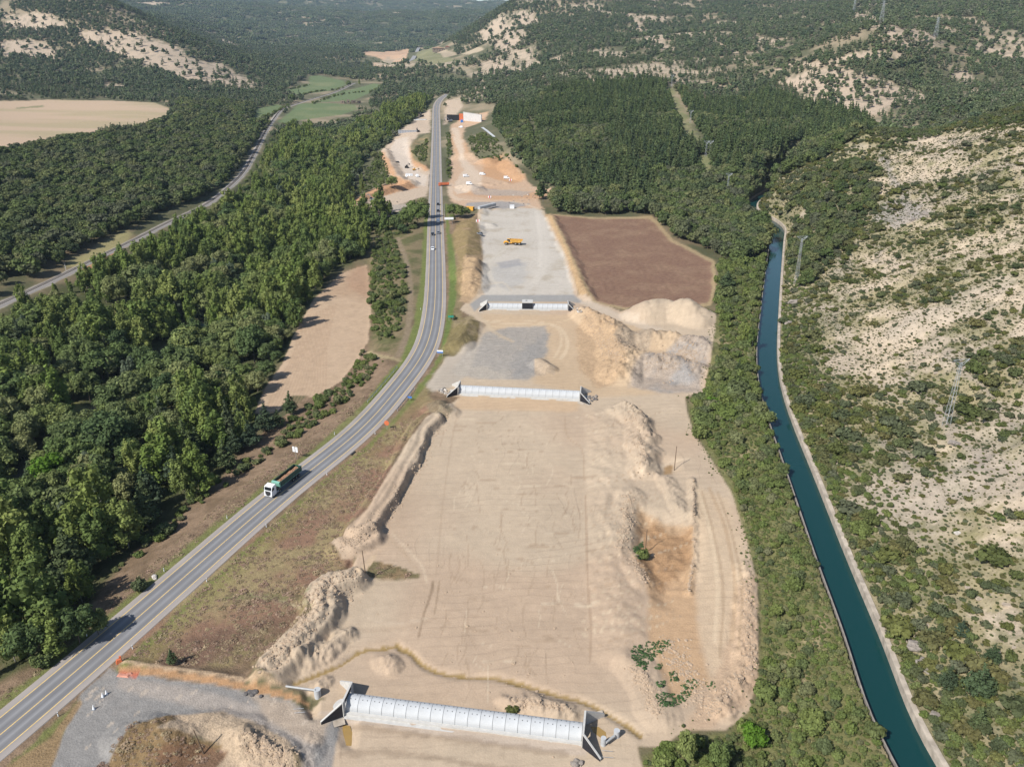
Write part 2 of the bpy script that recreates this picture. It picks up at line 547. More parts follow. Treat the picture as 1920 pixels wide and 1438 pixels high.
def berm(px, h, half, edge, seed, groove=.16):
    global GZ
    pts = smooth_path([P(x, y) for x, y in px], 2.0)
    d = pdist(pts, GX, GY, maxd=half + edge + 3)
    m = np.isfinite(d) & (d < half + edge + 2)
    x, y = GX[m], GY[m]
    dd = d[m] + fbm(x, y, 5.5, 3, seed + 40) * 1.0
    prof = 1 - sstep(half, half + edge, dd)
    n = fbm(x, y, 2.0, 5, seed, .62) * .32 + (.5 - np.abs(fbm(x, y, 3.6, 4, seed + 7))) * .5
    GZ[m] += prof * (h * (1 - .12 * dd / half) + n * .55 + groove * np.sin(d[m] * 2.6 + fbm(x, y, 9, 2, seed + 3) * 2.5))

def pit(px, depth, soft, seed=0, rough=.3, z=0.0):
    global GZ
    poly = polyz(px, z)
    sd = sdf(poly, GX, GY, soft * 2)
    m = np.isfinite(sd) & (sd < soft)
    x, y = GX[m], GY[m]
    k = 1 - sstep(-soft * .4, soft * .6, sd[m] + fbm(x, y, 6, 3, seed) * 1.2)
    GZ[m] += -depth * k + fbm(x, y, 2.5, 4, seed + 3) * rough * k

berm([(806, 792), (784, 812), (770, 848), (742, 900), (708, 955), (676, 1002)], 2.3, 3.4, 1.5, 1)
berm([(690, 1014), (662, 1026), (640, 1028)], 1.9, 2.6, 2.2, 3)
berm([(655, 1094), (622, 1104), (600, 1125), (604, 1160), (572, 1200), (535, 1240), (512, 1262)], 2.3, 3.0, 2.4, 4, .2)
ridge([(665, 1092), (630, 1105), (600, 1120), (610, 1160), (570, 1200), (530, 1245), (505, 1265)], .9, 4.2, .9, 64, 1.5)
ridge([(650, 1195), (610, 1225), (570, 1245)], 1.6, 2.6, .7, 5, 1.8)
ridge([(725, 1240), (735, 1250)], 1.0, 3.2, .6, 6, 1.6)
ridge([(960, 1318), (1010, 1325), (1060, 1335)], 1.1, 3.0, .7, 7, 1.6)
ridge([(600, 1288), (612, 1278)], 1.0, 2.0, .8, 8, 1.4)
ridge([(820, 768), (835, 775)], 2.2, 6.0, .4, 9)
pit([(1200, 955), (1240, 968), (1300, 985), (1300, 1045), (1285, 1085), (1245, 1125), (1218, 1085), (1190, 1030)], 1.7, 7, 10, .6)
pit([(1235, 858), (1270, 862), (1262, 885), (1240, 888)], 1.0, 4, 11)
RB = polyz([(1100, 772), (1165, 758), (1215, 790), (1225, 850), (1200, 900), (1172, 940), (1160, 1010), (1205, 1090), (1218, 1200), (1180, 1262), (1112, 1235), (1102, 1080), (1100, 930)])
sd = sdf(RB, GX, GY, 14); m = np.isfinite(sd) & (sd < 6)
GZ[m] += (1 - sstep(-7, 1.5, sd[m])) * (1.0 + .6 * fbm(GX[m], GY[m], 7, 4, 66)) + (1 - sstep(-2, 1, sd[m])) * .5 * (.5 - np.abs(fbm(GX[m] * .5 + GY[m] * .15, GY[m], 2.2, 3, 67)))
ridge([(1170, 765), (1205, 790), (1222, 830)], 1.6, 3.5, .8, 68, 1.6)
ridge([(1245, 900), (1265, 935), (1285, 965)], .8, 3.0, .8, 69, 1.6)
ridge([(1395, 1060), (1402, 1150), (1396, 1260), (1350, 1330)], .9, 3.0, .9, 65, 1.5)
ridge([(1298, 900), (1300, 960), (1302, 1040), (1290, 1110)], 0.7, 1.3, .9, 12, 1.2)
ridge([(1165, 770), (1195, 800), (1200, 840), (1215, 850), (1205, 885)], 1.3, 5.0, .6, 13, 2)
ridge([(1210, 855), (1205, 880)], 1.2, 4.0, .6, 14, 2)
ridge([(1180, 930), (1172, 985), (1165, 1020), (1195, 1055), (1212, 1090)], 1.1, 4.5, .5, 15, 2)
ridge([(1190, 1250), (1220, 1290), (1235, 1340)], 1.0, 5.0, .4, 16, 2)
ridge([(1095, 590), (1130, 610), (1150, 640), (1168, 680), (1165, 705)], 3.8, 9.0, .55, 17, 2.4)
ridge([(1215, 592), (1240, 586), (1262, 590)], 6.0, 12.0, .22, 18, 5)
ridge([(1300, 598), (1318, 600)], 5.0, 10.0, .25, 19, 5)
ridge([(1175, 632), (1205, 640)], 3.0, 8.0, .3, 20, 4)
ridge([(1255, 640), (1290, 645), (1320, 660)], 3.8, 11.0, .6, 21, 2.4)
ridge([(1225, 690), (1265, 692), (1300, 702)], 5.0, 13.0, .45, 22, 3)
ridge([(1010, 683), (1030, 694)], 2.4, 4.5, .2, 23, 3)
ridge([(882, 425), (876, 470), (872, 520)], 3.2, 9.0, .25, 24, 5)
ridge([(893, 500), (888, 545)], 2.6, 7.0, .5, 25, 3)
ridge([(880, 612), (870, 636), (856, 652)], 3.0, 6.5, .35, 26, 4)
ridge([(1034, 408), (1060, 460), (1085, 520), (1100, 560)], 1.8, 5.0, .35, 27, 3)
ridge([(905, 395), (900, 405)], 1.5, 6, .4, 28)
ridge([(905, 422), (918, 424)], 1.6, 5, .3, 29)
ridge([(470, 1395), (500, 1410), (530, 1425)], 2.2, 5.0, .7, 30, 2)
ridge([(340, 1375), (400, 1365), (440, 1375)], 1.2, 5.0, .4, 31, 3)
ridge([(230, 1390), (270, 1375), (320, 1400)], 1.6, 5.0, .4, 32, 3)
ridge([(560, 1430), (590, 1400)], 1.0, 3, .7, 33, 1.5)
ridge([(668, 385), (690, 372), (720, 362), (760, 352), (775, 345)], 3.2, 7.0, .4, 34, 4)
ridge([(722, 282), (730, 305), (742, 330), (760, 345)], 3.0, 7.0, .35, 35, 4)
ridge([(770, 270), (780, 300), (792, 318)], 2.5, 9.0, .3, 36, 5)
ridge([(870, 352), (885, 352), (892, 358)], 2.6, 9.0, .5, 37, 4)
ridge([(920, 306), (945, 300), (960, 312), (985, 335)], 4.5, 14.0, .3, 38, 6)
ridge([(935, 312), (900, 306)], 1.5, 12.0, .3, 39, 6)
ridge([(700, 405), (740, 402), (780, 395)], 2.0, 12.0, .5, 41, 3)
for a, b in [(905, 345), (918, 347), (930, 345), (945, 344)]:
    ridge([(a, b), (a + 4, b)], 1.4, 4.0, .3, 42 + a, 3)
pit([(640, 1352), (660, 1356), (662, 1400), (644, 1398)], 0.9, 3, 50, .1)
pit([(575, 1305), (592, 1312), (588, 1345), (582, 1345)], 1.5, 2, 51, .4)
pit([(655, 1050), (668, 1046), (652, 1082), (640, 1085)], .8, 1.5, 52)
# stream ditch on the plain, cut bank beside the gravel yard
DITCH_PX = [(552, 1282), (600, 1262), (640, 1245), (668, 1225), (690, 1217), (725, 1214), (745, 1208), (752, 1217), (772, 1225), (790, 1245), (815, 1258), (855, 1267), (900, 1270), (940, 1274), (1000, 1290), (1050, 1305), (1080, 1311), (1110, 1322), (1150, 1345), (1180, 1362), (1200, 1378)]
DITCH = smooth_path([P(x, y, -.1) for x, y in DITCH_PX], 1.0)
dd = pdist(DITCH, GX, GY, maxd=5); m = np.isfinite(dd) & (dd < 4)
GZ[m] -= 0.5 * np.exp(-(dd[m] / .8) ** 2)
CUT = polyz([(225, 1243), (300, 1255), (420, 1272), (540, 1296), (580, 1310)], 0)
dd = pdist(CUT, GX, GY, maxd=5); m = np.isfinite(dd) & (dd < 4)
GZ[m] += 0.9 * np.exp(-(dd[m] / 1.3) ** 2) * (1 + .4 * fbm(GX[m], GY[m], 2, 3, 60))
# level ledges across the sand for the arches' sides stay flat; dozed surface texture
blend_path(ROAD, 5.7, 3, 0.10)
site_k = 1 - sstep(-6, 4, sdf(VAL, GX, GY, 20))
near = site_k * (GY < 420)
GZ += near * (fbm(GX, GY, 5, 3, 70) * .10 + fbm(GX * .25, GY, 1.6, 2, 71) * .05)
# canal trench, banks level with its rim
dcan = pdist(CANAL, GX, GY, maxd=40)
m = np.isfinite(dcan) & (dcan < 24)
k = 1 - sstep(5.0, 14, dcan[m])
GZ[m] = GZ[m] * (1 - k) + 2.35 * k
m = np.isfinite(dcan) & (dcan < 5.2)
GZ[m] = np.where(dcan[m] < 4.25, -1.0, GZ[m])
# river bed
driv = pdist(RIVER, GX, GY, maxd=40)
m = np.isfinite(driv) & (driv < 30)
GZ[m] -= 2.0 * (1 - sstep(4, 14, driv[m]))

# ------------------------------------------------------------------ terrain: ground colours (what the soil itself looks like)
Ccol = np.empty((NR, NC, 3)); Rgh = np.full((NR, NC), .5); Trk = np.zeros((NR, NC)); Row = np.zeros((NR, NC))
N1 = fbm(GX, GY, 45, 4, 101); N2 = fbm(GX, GY, 9, 4, 102, .6); N3 = fbm(GX, GY, 2.4, 3, 103, .6); NF = fbm(GX, GY, 300, 4, 104)
def mixc(c1, c2, k): return c1 * (1 - k[..., None]) + c2 * k[..., None]
Ccol[:] = mixc(A(100, 100, 72), A(140, 124, 98), sstep(-.35, .45, N1 * .6 + N2 * .6))
ZONE = np.zeros((NR, NC), np.int16)
NOTREE = []

def paint(poly, col, soft=1.0, alpha=1.0, namp=1.0, rgh=None, zone=None, notree=False, speck=None, maxd=25):
    """Soil of one colour inside a ragged outline; speck = (second colour, noise field, low, high)."""
    sd_ = sdf(poly, GX, GY, maxd)
    m_ = np.isfinite(sd_) & (sd_ < maxd)
    if not m_.any(): return
    far = np.clip(GY[m_] / 400, .6, 4)
    s_ = sd_[m_] + (N3[m_] * .7 + N2[m_]) * namp * far
    k_ = (1 - sstep(-soft * far, soft * far, s_)) * alpha
    c_ = np.broadcast_to(np.asarray(col), (k_.size, 3)).copy()
    if speck is not None:
        w_ = sstep(speck[2], speck[3], speck[1][m_])
        c_ = c_ * (1 - w_[:, None]) + np.asarray(speck[0]) * w_[:, None]
    Ccol[m_] = Ccol[m_] * (1 - k_[:, None]) + c_ * k_[:, None]
    if rgh is not None:
        Rgh[m_] = Rgh[m_] * (1 - k_) + rgh * k_
    if zone is not None:
        ins = inside(poly, GX, GY)
        ZONE[ins] = zone
    if notree: NOTREE.append(np.asarray(poly)[:, :2])

def mark(poly, F, v=1.0, soft=3.0):
    s_ = sdf(poly, GX, GY, 12); m_ = np.isfinite(s_) & (s_ < 6)
    F[m_] = np.maximum(F[m_], v * (1 - sstep(-soft, 0, s_[m_])))

def line(px, w, col, alpha=.6, z=0.0, wob=.4, pts=None):
    pts = smooth_path([P(x, y, z) for x, y in px], 2.0) if pts is None else pts
    d_ = pdist(pts, GX, GY, maxd=w * 3 + 3)
    m_ = np.isfinite(d_) & (d_ < w * 3)
    k_ = (1 - sstep(w * .5, w * 1.2, d_[m_] + N3[m_] * w * wob)) * alpha
    Ccol[m_] = Ccol[m_] * (1 - k_[:, None]) + np.asarray(col) * k_[:, None]

# hills and forest floors
farm = sstep(500, 800, GY)
Ccol = mixc(Ccol, mixc(A(108, 108, 82), A(168, 152, 126), sstep(-.2, .5, N1 + NF * .5)), farm)
ZONE[(GY > 620)] = 2
ZONE[(GY > 3300)] = 3
VALZ = inside(VAL, GX, GY)
ZONE[VALZ & (GY < 900)] = 0
# right hillside: pale sandy marl with mats of low cover and grey rock
hillm = east & (GY < 660) & (GZ > 2.2)
dens = fbm(GX, GY, 55, 4, 110) * 1.1 - .12 + fbm(GX * .7 + GY * .7, GY * .45 - GX * .45, 12, 4, 111, .6) * 1.0
pxg, pyg, tg = project(GX, GY, GZ)
# how much grows where, read off the photograph's slope
def blob(cx, cy, rx, ry): return np.exp(-((pxg - cx) / rx) ** 2 - ((pyg - cy) / ry) ** 2)
dens += .9 * blob(1560, 420, 110, 90) + .8 * blob(1780, 215, 200, 40) + .35 * blob(1760, 560, 200, 60) - .5 * blob(1790, 270, 60, 40) - .6 * blob(1720, 400, 70, 35) \
    - .5 * blob(1870, 900, 70, 120) - .35 * blob(1700, 680, 120, 50) - .5 * blob(1650, 480, 60, 60) + .3 * blob(1880, 660, 90, 60) - .5 * blob(1880, 1180, 50, 120) + .5 * blob(1820, 1290, 60, 60)
dens += .9 * np.exp(-np.maximum(dcan - 7, 0) / 9.0) * (GY < 330) + 0.25 * (1 - sstep(10, 40, dcan)) * (GY < 300)
dens += .45 * np.exp(-((pyg - 300) / 130.0) ** 2) * sstep(-.5, .4, fbm(GX, GY, 38, 3, 118)) + .05
DENS = dens
sandc = mixc(A(219, 199, 172), A(200, 183, 161), sstep(-.3, .4, N1 + N2 * .7))
cover = mixc(A(150, 142, 98), A(120, 122, 78), sstep(-.4, .4, N2))
hc = mixc(sandc, cover, np.clip(sstep(-.3, .35, dens + N3 * .45) * .66 + sstep(.1, .5, N3 + N2 * .5) * .3, 0, .8))
rock = sstep(.18, .5, fbm(GX, GY, 26, 4, 113) + .5 * blob(1680, 360, 30, 60) + .5 * blob(1760, 390, 60, 20) - .25 * np.clip(dens, 0, 1))
hc = mixc(hc, A(196, 182, 164), rock * .55)
hc = mixc(hc, A(178, 165, 150), LEDGE * .65)
Ccol[hillm] = hc[hillm]
Rgh[hillm] = .8
for q in ([(1650, 280), (1668, 300), (1690, 350), (1705, 380), (1690, 372), (1665, 335), (1648, 300)], [(1645, 385), (1690, 372), (1735, 385), (1725, 405), (1680, 430), (1640, 412)], [(1700, 398), (1745, 392), (1760, 402), (1720, 412)]):
    paint(polyb(q), A(172, 164, 156), 1.2, .75, 2.5, .9)
ZONE[east & (GY < 660) & (dcan > 4.2)] = 1
HILLM = hillm

# valley floor by pieces
dry = mixc(A(158, 134, 110), A(132, 112, 90), sstep(-.3, .5, N2 + N3 * .5))
droad = pdist(ROAD, GX, GY, maxd=60)
xroad = np.interp(GY, ROAD[:, 1], ROAD[:, 0])
leftside = GX < xroad
m = np.isfinite(droad) & (droad < 34) & (GY < 560)
Ccol[m] = dry[m]
Rgh[m] = .9
Ccol_green = mixc(A(122, 134, 66), A(140, 136, 84), sstep(-.2, .5, N2))
FOREST_RIV_PX = [(745, 395), (700, 430), (686, 480), (640, 505), (588, 560), (560, 610), (530, 680), (497, 735), (490, 780), (462, 832), (405, 905), (340, 962), (266, 1020), (205, 1085), (165, 1140), (185, 1180), (120, 1215), (80, 1240), (0, 1278),
                 (-120, 1330), (-260, 1300), (-260, 700), (-100, 640), (0, 592), (100, 548), (250, 470), (385, 405), (452, 347), (486, 285), (508, 258), (545, 250), (650, 252), (715, 220), (768, 196), (812, 186), (790, 215), (745, 252), (725, 268), (692, 292), (662, 340), (662, 392)]
FOREST_RIV = polyb(FOREST_RIV_PX)
paint(FOREST_RIV, A(86, 92, 58), 3, .9, 2, 1.0, speck=(A(120, 112, 84), N2, .1, .6))
paint(polyz([(735, 395), (745, 395), (800, 372), (805, 420), (800, 480), (790, 560), (770, 620), (740, 668), (690, 640), (694, 560), (690, 500), (690, 440)], 0), A(140, 126, 96), 2, .9, 2, 1.0, speck=(A(104, 106, 68), N2, -.2, .3))
VERGE_R = True
# dry brown field between road and berm
paint(polyz([(215, 1235), (330, 1125), (480, 1005), (620, 885), (700, 822), (760, 768), (800, 735), (830, 770), (790, 800), (745, 870), (700, 960), (650, 1000), (620, 1030), (668, 1056), (600, 1090), (570, 1130), (585, 1165), (530, 1215), (490, 1248), (400, 1252), (300, 1250)]),
      A(156, 124, 102), 1.5, 1, 1.5, .8, speck=(A(166, 148, 110), N2, -.15, .35))
paint(polyz([(300, 1215), (420, 1180), (560, 1150), (590, 1165), (530, 1215), (490, 1248), (400, 1252), (300, 1250)]), A(124, 100, 84), 4, .7, 2, 1.0, speck=(A(150, 136, 96), N2, .1, .5))
m = np.isfinite(droad) & (droad > 5.2) & (droad < 9.2) & (GY < 600)
gk = np.where(leftside, 1 - sstep(6.6, 8.4, droad + N2 * 1.5), sstep(6.2, 7.4, droad + N3) * (1 - sstep(8, 9.6, droad + N2 * 1.4))) * np.where(GY < 250, .8, 1.0)
Ccol[m] = mixc(Ccol, np.broadcast_to(A(126, 134, 76), Ccol.shape), np.clip(gk, 0, 1) * sstep(-.5, .1, N1 + .5))[m]
m = np.isfinite(droad) & (droad > 7) & (droad < 16) & (GY < 420) & ~leftside
gk = (1 - sstep(10.5, 14.5, droad + N2 * 2)) * sstep(7.5, 9, droad + N3) * sstep(-.5, .2, N1 + .25)
Ccol[m] = mixc(Ccol, np.broadcast_to(A(142, 140, 84), Ccol.shape), np.clip(gk, 0, 1) * .5)[m]
paint(polyz([(790, 520), (797, 420), (801, 420), (800, 520), (790, 600), (770, 650), (752, 668), (775, 610)]), A(128, 136, 78), .6, .9, .5)
paint(polyz([(842, 440), (850, 440), (858, 540), (850, 585), (838, 640), (826, 655), (836, 600), (845, 540)]), A(116, 132, 72), .6, .9, .5)
paint(polyz([(1345, 590), (1425, 560), (1420, 700), (1440, 780), (1500, 950), (1560, 1130), (1640, 1370), (1700, 1500), (1210, 1500), (1205, 1410), (1290, 1375), (1370, 1370), (1420, 1300), (1420, 1100), (1395, 1010), (1370, 920), (1335, 850), (1300, 800), (1290, 750), (1310, 740), (1335, 650)], 1),
      A(132, 130, 86), 1.2, 1, 2.0, 1.0, speck=(A(176, 160, 124), N2, .0, .5))

SAND = A(208, 187, 161)
SANDZ = polyz([(862, 745), (838, 762), (800, 795), (765, 840), (740, 880), (715, 925), (690, 968), (655, 1000), (620, 1025), (640, 1048), (668, 1046), (648, 1085), (590, 1092), (572, 1122), (586, 1160), (540, 1205), (490, 1245), (480, 1272), (540, 1292), (610, 1310),
               (560, 1330), (590, 1380), (600, 1460), (600, 1560), (1180, 1560), (1205, 1440), (1195, 1398), (1240, 1400), (1290, 1365), (1360, 1368), (1405, 1330), (1420, 1270), (1420, 1100), (1400, 1010), (1370, 920), (1332, 860), (1300, 810), (1288, 770), (1285, 745), (1320, 735), (1330, 690), (1338, 640), (1342, 600), (1322, 580), (1250, 568), (1180, 590), (1110, 562), (1085, 555), (1060, 470),
               (1020, 395), (985, 385), (900, 382), (893, 420), (905, 480), (900, 540), (862, 580), (900, 605), (895, 640), (835, 672), (800, 725), (830, 738)])
paint(SANDZ, SAND, .5, 1, .5, .22, zone=8, notree=True, speck=(A(203, 178, 152), N1, -.2, .4))
m = inside(SANDZ, GX, GY)
Ccol[m] *= (1 + .06 * N2[m] + .04 * fbm(GX * .25, GY, 1.2, 3, 120)[m])[:, None]
GOLD = A(212, 184, 150)
paint(polyz([(905, 590), (1090, 590), (1180, 600), (1300, 640), (1290, 735), (1120, 745), (1000, 720), (1020, 650), (900, 610)]), GOLD, 3, .8, 2)
paint(polyz([(1100, 590), (1130, 590), (1165, 640), (1172, 715), (1120, 730), (1085, 690), (1080, 620)]), A(206, 174, 138), 2, .8, 2, 1.0)
paint(polyz([(858, 742), (1088, 752), (1085, 772), (850, 768)]), A(216, 182, 144), 2, .6, 1.5)
paint(polyz([(1195, 950), (1250, 975), (1304, 985), (1300, 1060), (1310, 1180), (1330, 1280), (1260, 1320), (1215, 1200), (1215, 1090), (1190, 1030)]), A(205, 168, 128), 1.5, .75, 1.5, .45)
paint(polyz([(1214, 972), (1232, 968), (1252, 990), (1302, 988), (1290, 1050), (1262, 1072), (1240, 1100), (1222, 1075), (1194, 1042), (1205, 1000)]), A(184, 146, 108), 2.0, .8, 3.0, .8, zone=14)
paint(polyz([(1300, 910), (1365, 935), (1395, 1030), (1410, 1130), (1400, 1270), (1340, 1300), (1310, 1180), (1305, 1050)]), A(222, 196, 164), 2, .7, 1, .35)
paint(polyz([(1245, 870), (1262, 866), (1260, 884), (1244, 886)]), A(166, 132, 88), .7, .8, .7)
paint(polyz([(1380, 1100), (1418, 1080), (1418, 1290), (1385, 1330), (1340, 1360), (1290, 1365), (1330, 1300), (1370, 1200)]), A(208, 178, 148), 1.5, .8, 2, .5, speck=(A(186, 164, 140), N2, 0, .5))
# spoil heaps of other soils
paint(polyz([(1150, 640), (1210, 615), (1230, 625), (1215, 655), (1160, 660)]), A(182, 164, 142), 1, .8, 1, 1.0)
paint(polyz([(1190, 700), (1225, 670), (1290, 640), (1330, 630), (1325, 690), (1312, 735), (1240, 738), (1180, 725)]), A(190, 174, 158), 2, .9, 2, 1.0, speck=(A(168, 164, 160), N2, -.1, .4))
# gravel terraces
PALE = A(213, 203, 189)
paint(polyz([(902, 545), (905, 470), (898, 425), (905, 395), (1000, 388), (1022, 410), (1058, 480), (1078, 555), (1060, 562), (920, 560)]), PALE, 1, 1, 1, .3, zone=9, notree=True, speck=(A(196, 184, 166), N2, 0, .6))
paint(polyz([(918, 535), (925, 500), (985, 492), (990, 520), (960, 545)]), A(190, 186, 180), 2, .6, 2)
paint(polyz([(930, 493), (975, 485), (978, 498), (940, 503)]), A(170, 168, 168), 1, .7, 1)
paint(polyz([(880, 570), (905, 553), (1075, 553), (1100, 570), (1060, 566), (910, 566), (890, 584)]), A(166, 164, 160), .8, .9, .6, zone=9)
paint(polyz([(905, 625), (960, 612), (1022, 612), (1028, 645), (1012, 700), (985, 712), (900, 712), (840, 700), (870, 665), (898, 648)]), A(176, 169, 160), 1.4, .9, 1.8, .6, zone=9, speck=(A(190, 180, 166), N2, -.1, .5))
paint(polyz([(985, 650), (1025, 625), (1025, 660), (1010, 695), (960, 710), (960, 680)]), A(162, 158, 153), 3, .6, 3, .7)
paint(polyz([(838, 668), (880, 650), (900, 640), (880, 700), (850, 725), (810, 735), (800, 722)]), A(198, 186, 170), 1.5, .8, 1.5)
paint(polyz([(1000, 676), (1024, 670), (1042, 690), (1040, 702), (1004, 705)]), A(200, 178, 152), .4, .9, .3, .6)
mark(SANDZ, Trk)
# far part of the site
FARSITE = polyb([(845, 235), (860, 225), (880, 215), (915, 210), (910, 226), (872, 240), (868, 255), (880, 285), (925, 300), (950, 295), (975, 320), (1000, 350), (1045, 350), (1040, 362), (1010, 375), (1020, 392), (985, 390), (870, 388), (845, 378), (838, 345), (848, 330), (842, 300), (850, 290), (845, 262)])
paint(FARSITE, A(214, 182, 152), 1, 1, 1, .7, zone=8, notree=True, speck=(A(210, 170, 134), N1, 0, .4))
paint(polyb([(846, 240), (860, 240), (872, 290), (905, 330), (900, 352), (855, 365), (850, 350), (868, 320)]), A(224, 202, 178), 1, .9, 1)
paint(polyb([(905, 300), (940, 290), (985, 335), (960, 345), (905, 330)]), A(208, 162, 120), 1.5, .8, 1)
paint(polyb([(872, 380), (940, 378), (1000, 382), (960, 392), (880, 392)]), A(172, 168, 164), .8, .9, 1, 1.0)
paint(polyb([(880, 352), (905, 350), (1000, 360), (980, 368), (890, 366)]), A(188, 174, 160), 1, .8, 1, 1.0)
LEFTSITE = polyb([(738, 262), (750, 245), (770, 232), (785, 215), (808, 205), (806, 250), (785, 252), (770, 275), (772, 305), (806, 318), (806, 345), (800, 368), (760, 380), (720, 395), (700, 412), (690, 398), (664, 390), (664, 374), (700, 355), (735, 345), (725, 310), (714, 285), (722, 275)])
paint(LEFTSITE, A(212, 190, 166), 1, 1, 1, .8, zone=8, notree=True)
paint(polyb([(664, 390), (664, 374), (700, 355), (760, 340), (785, 352), (740, 362), (700, 372)]), A(204, 156, 116), 1, .9, 1, 1.0)
paint(polyb([(716, 284), (730, 300), (745, 330), (775, 348), (755, 352), (728, 325), (714, 295)]), A(208, 162, 122), 1, .9, 1)
paint(polyb([(768, 275), (778, 300), (804, 318), (800, 322), (772, 312), (764, 290)]), A(216, 168, 126), 1, .9, 1)
paint(polyb([(742, 262), (765, 256), (766, 275), (775, 315), (800, 330), (800, 350), (775, 340), (745, 305), (730, 280)]), A(226, 210, 192), 1, .8, 1)
paint(polyb([(700, 410), (730, 385), (790, 380), (780, 395), (745, 412)]), A(196, 182, 166), 1, .9, 1, 1.0)
paint(polyb([(775, 262), (806, 250), (806, 318), (775, 300), (770, 275)]), A(150, 140, 104), 1, .8, 1, .9, speck=(A(190, 160, 120), N2, .1, .5))
# berms with dry grass and yellowed banks
paint(polyz([(848, 440), (860, 410), (890, 405), (900, 440), (905, 490), (890, 500), (870, 560), (855, 545), (858, 500)]), A(158, 138, 98), 1, .95, 1, 1.0, zone=10, notree=True, speck=(A(176, 150, 116), N2, -.1, .4))
paint(polyz([(870, 490), (892, 482), (904, 500), (902, 545), (880, 570), (862, 565), (866, 530)]), A(198, 168, 132), 1, .9, 1, 1.0, zone=10)
paint(polyz([(850, 600), (885, 590), (900, 610), (895, 640), (850, 668), (830, 665), (838, 640)]), A(140, 126, 88), 1, .95, 1, 1.0, zone=10, notree=True, speck=(A(166, 148, 116), N2, 0, .4))
paint(polyz([(1022, 402), (1042, 402), (1066, 465), (1100, 545), (1108, 562), (1086, 556), (1060, 480)]), A(208, 174, 132), .6, .95, .6, 1.0, zone=10)
paint(polyz([(800, 762), (835, 755), (850, 775), (838, 788), (805, 785)]), A(148, 134, 108), .8, .8, 1, 1.0)
# fields
BROWNF = polyz([(1034, 400), (1110, 408), (1190, 408), (1216, 407), (1232, 420), (1255, 448), (1300, 472), (1334, 490), (1336, 530), (1330, 562), (1290, 575), (1170, 572), (1112, 560), (1085, 505), (1058, 445)], 1)
BROWNF_OUT = polyz([(1030, 398), (1110, 405), (1190, 404), (1222, 402), (1240, 418), (1262, 446), (1306, 468), (1340, 487), (1343, 530), (1335, 568), (1290, 580), (1170, 577), (1108, 563), (1080, 505), (1052, 445)], 1)
paint(BROWNF_OUT, A(190, 166, 128), .8, .85, 1.0, .8, notree=True)
paint(BROWNF, A(152, 120, 100), .8, 1, 1.0, .9, zone=4, speck=(A(166, 135, 111), N2, -.3, .5))
paint(FIELD_L, A(212, 184, 154), .5, 1, .7, .4, zone=5, notree=True, speck=(A(200, 170, 140), N1, 0, .5))
paint(polyz([(670, 500), (692, 500), (695, 560), (660, 545), (640, 525)], -5), A(184, 146, 118), 3, .5, 2)
mark(BROWNF, Row); mark(FIELD_L, Row)
UPF = polyb([(-160, 190), (0, 190), (100, 187), (200, 189), (290, 193), (317, 204), (320, 222), (270, 238), (200, 250), (130, 266), (60, 278), (0, 288), (-160, 305)])
paint(UPF, A(206, 180, 152), .8, 1, .8, .3, zone=6, notree=True, speck=(A(190, 172, 138), fbm(GX * .35, GY * 1.6, 60, 3, 130), -.1, .4))
paint(polyb([(30, 202), (80, 198), (84, 201), (34, 205)]), A(140, 140, 100), 1, .8, 2)
MEADOWS = [polyb([(530, 232), (520, 228), (560, 196), (600, 193), (665, 197), (672, 205), (640, 216), (560, 226)]),
           polyb([(592, 192), (640, 170), (700, 157), (716, 160), (700, 172), (660, 190)]),
           polyb([(580, 143), (600, 142), (645, 152), (648, 160), (610, 172), (560, 178), (525, 172), (545, 166), (580, 158)]),
           polyb([(468, 232), (480, 204), (520, 196), (530, 200), (505, 218), (485, 235)])]
for mp in MEADOWS:
    paint(mp, A(118, 132, 92), .8, 1, .6, .5, zone=7, notree=True, speck=(A(136, 142, 102), N1, -.1, .5))
FARF = [polyb([(682, 96), (770, 91), (772, 95), (762, 110), (745, 117), (712, 110), (685, 103)]), polyb([(815, 97), (835, 92), (905, 90), (907, 94), (880, 103), (830, 107)]), polyb([(700, 118), (738, 122), (735, 126), (700, 124)])]
paint(FARF[0], A(214, 178, 146), .6, 1, .6, .3, zone=6, notree=True); paint(FARF[1], A(198, 180, 152), .6, 1, .6, .3, zone=6, notree=True); paint(FARF[2], A(210, 180, 150), .5, 1, .5, notree=True)
paint(polyb([(775, 115), (790, 92), (812, 95), (830, 108), (855, 118), (800, 122)]), A(148, 146, 108), 1, .8, 1, notree=True)
paint(polyb([(836, 190), (862, 184), (868, 200), (850, 222), (832, 235)]), A(212, 190, 166), 1, .9, 1, .8, notree=True)
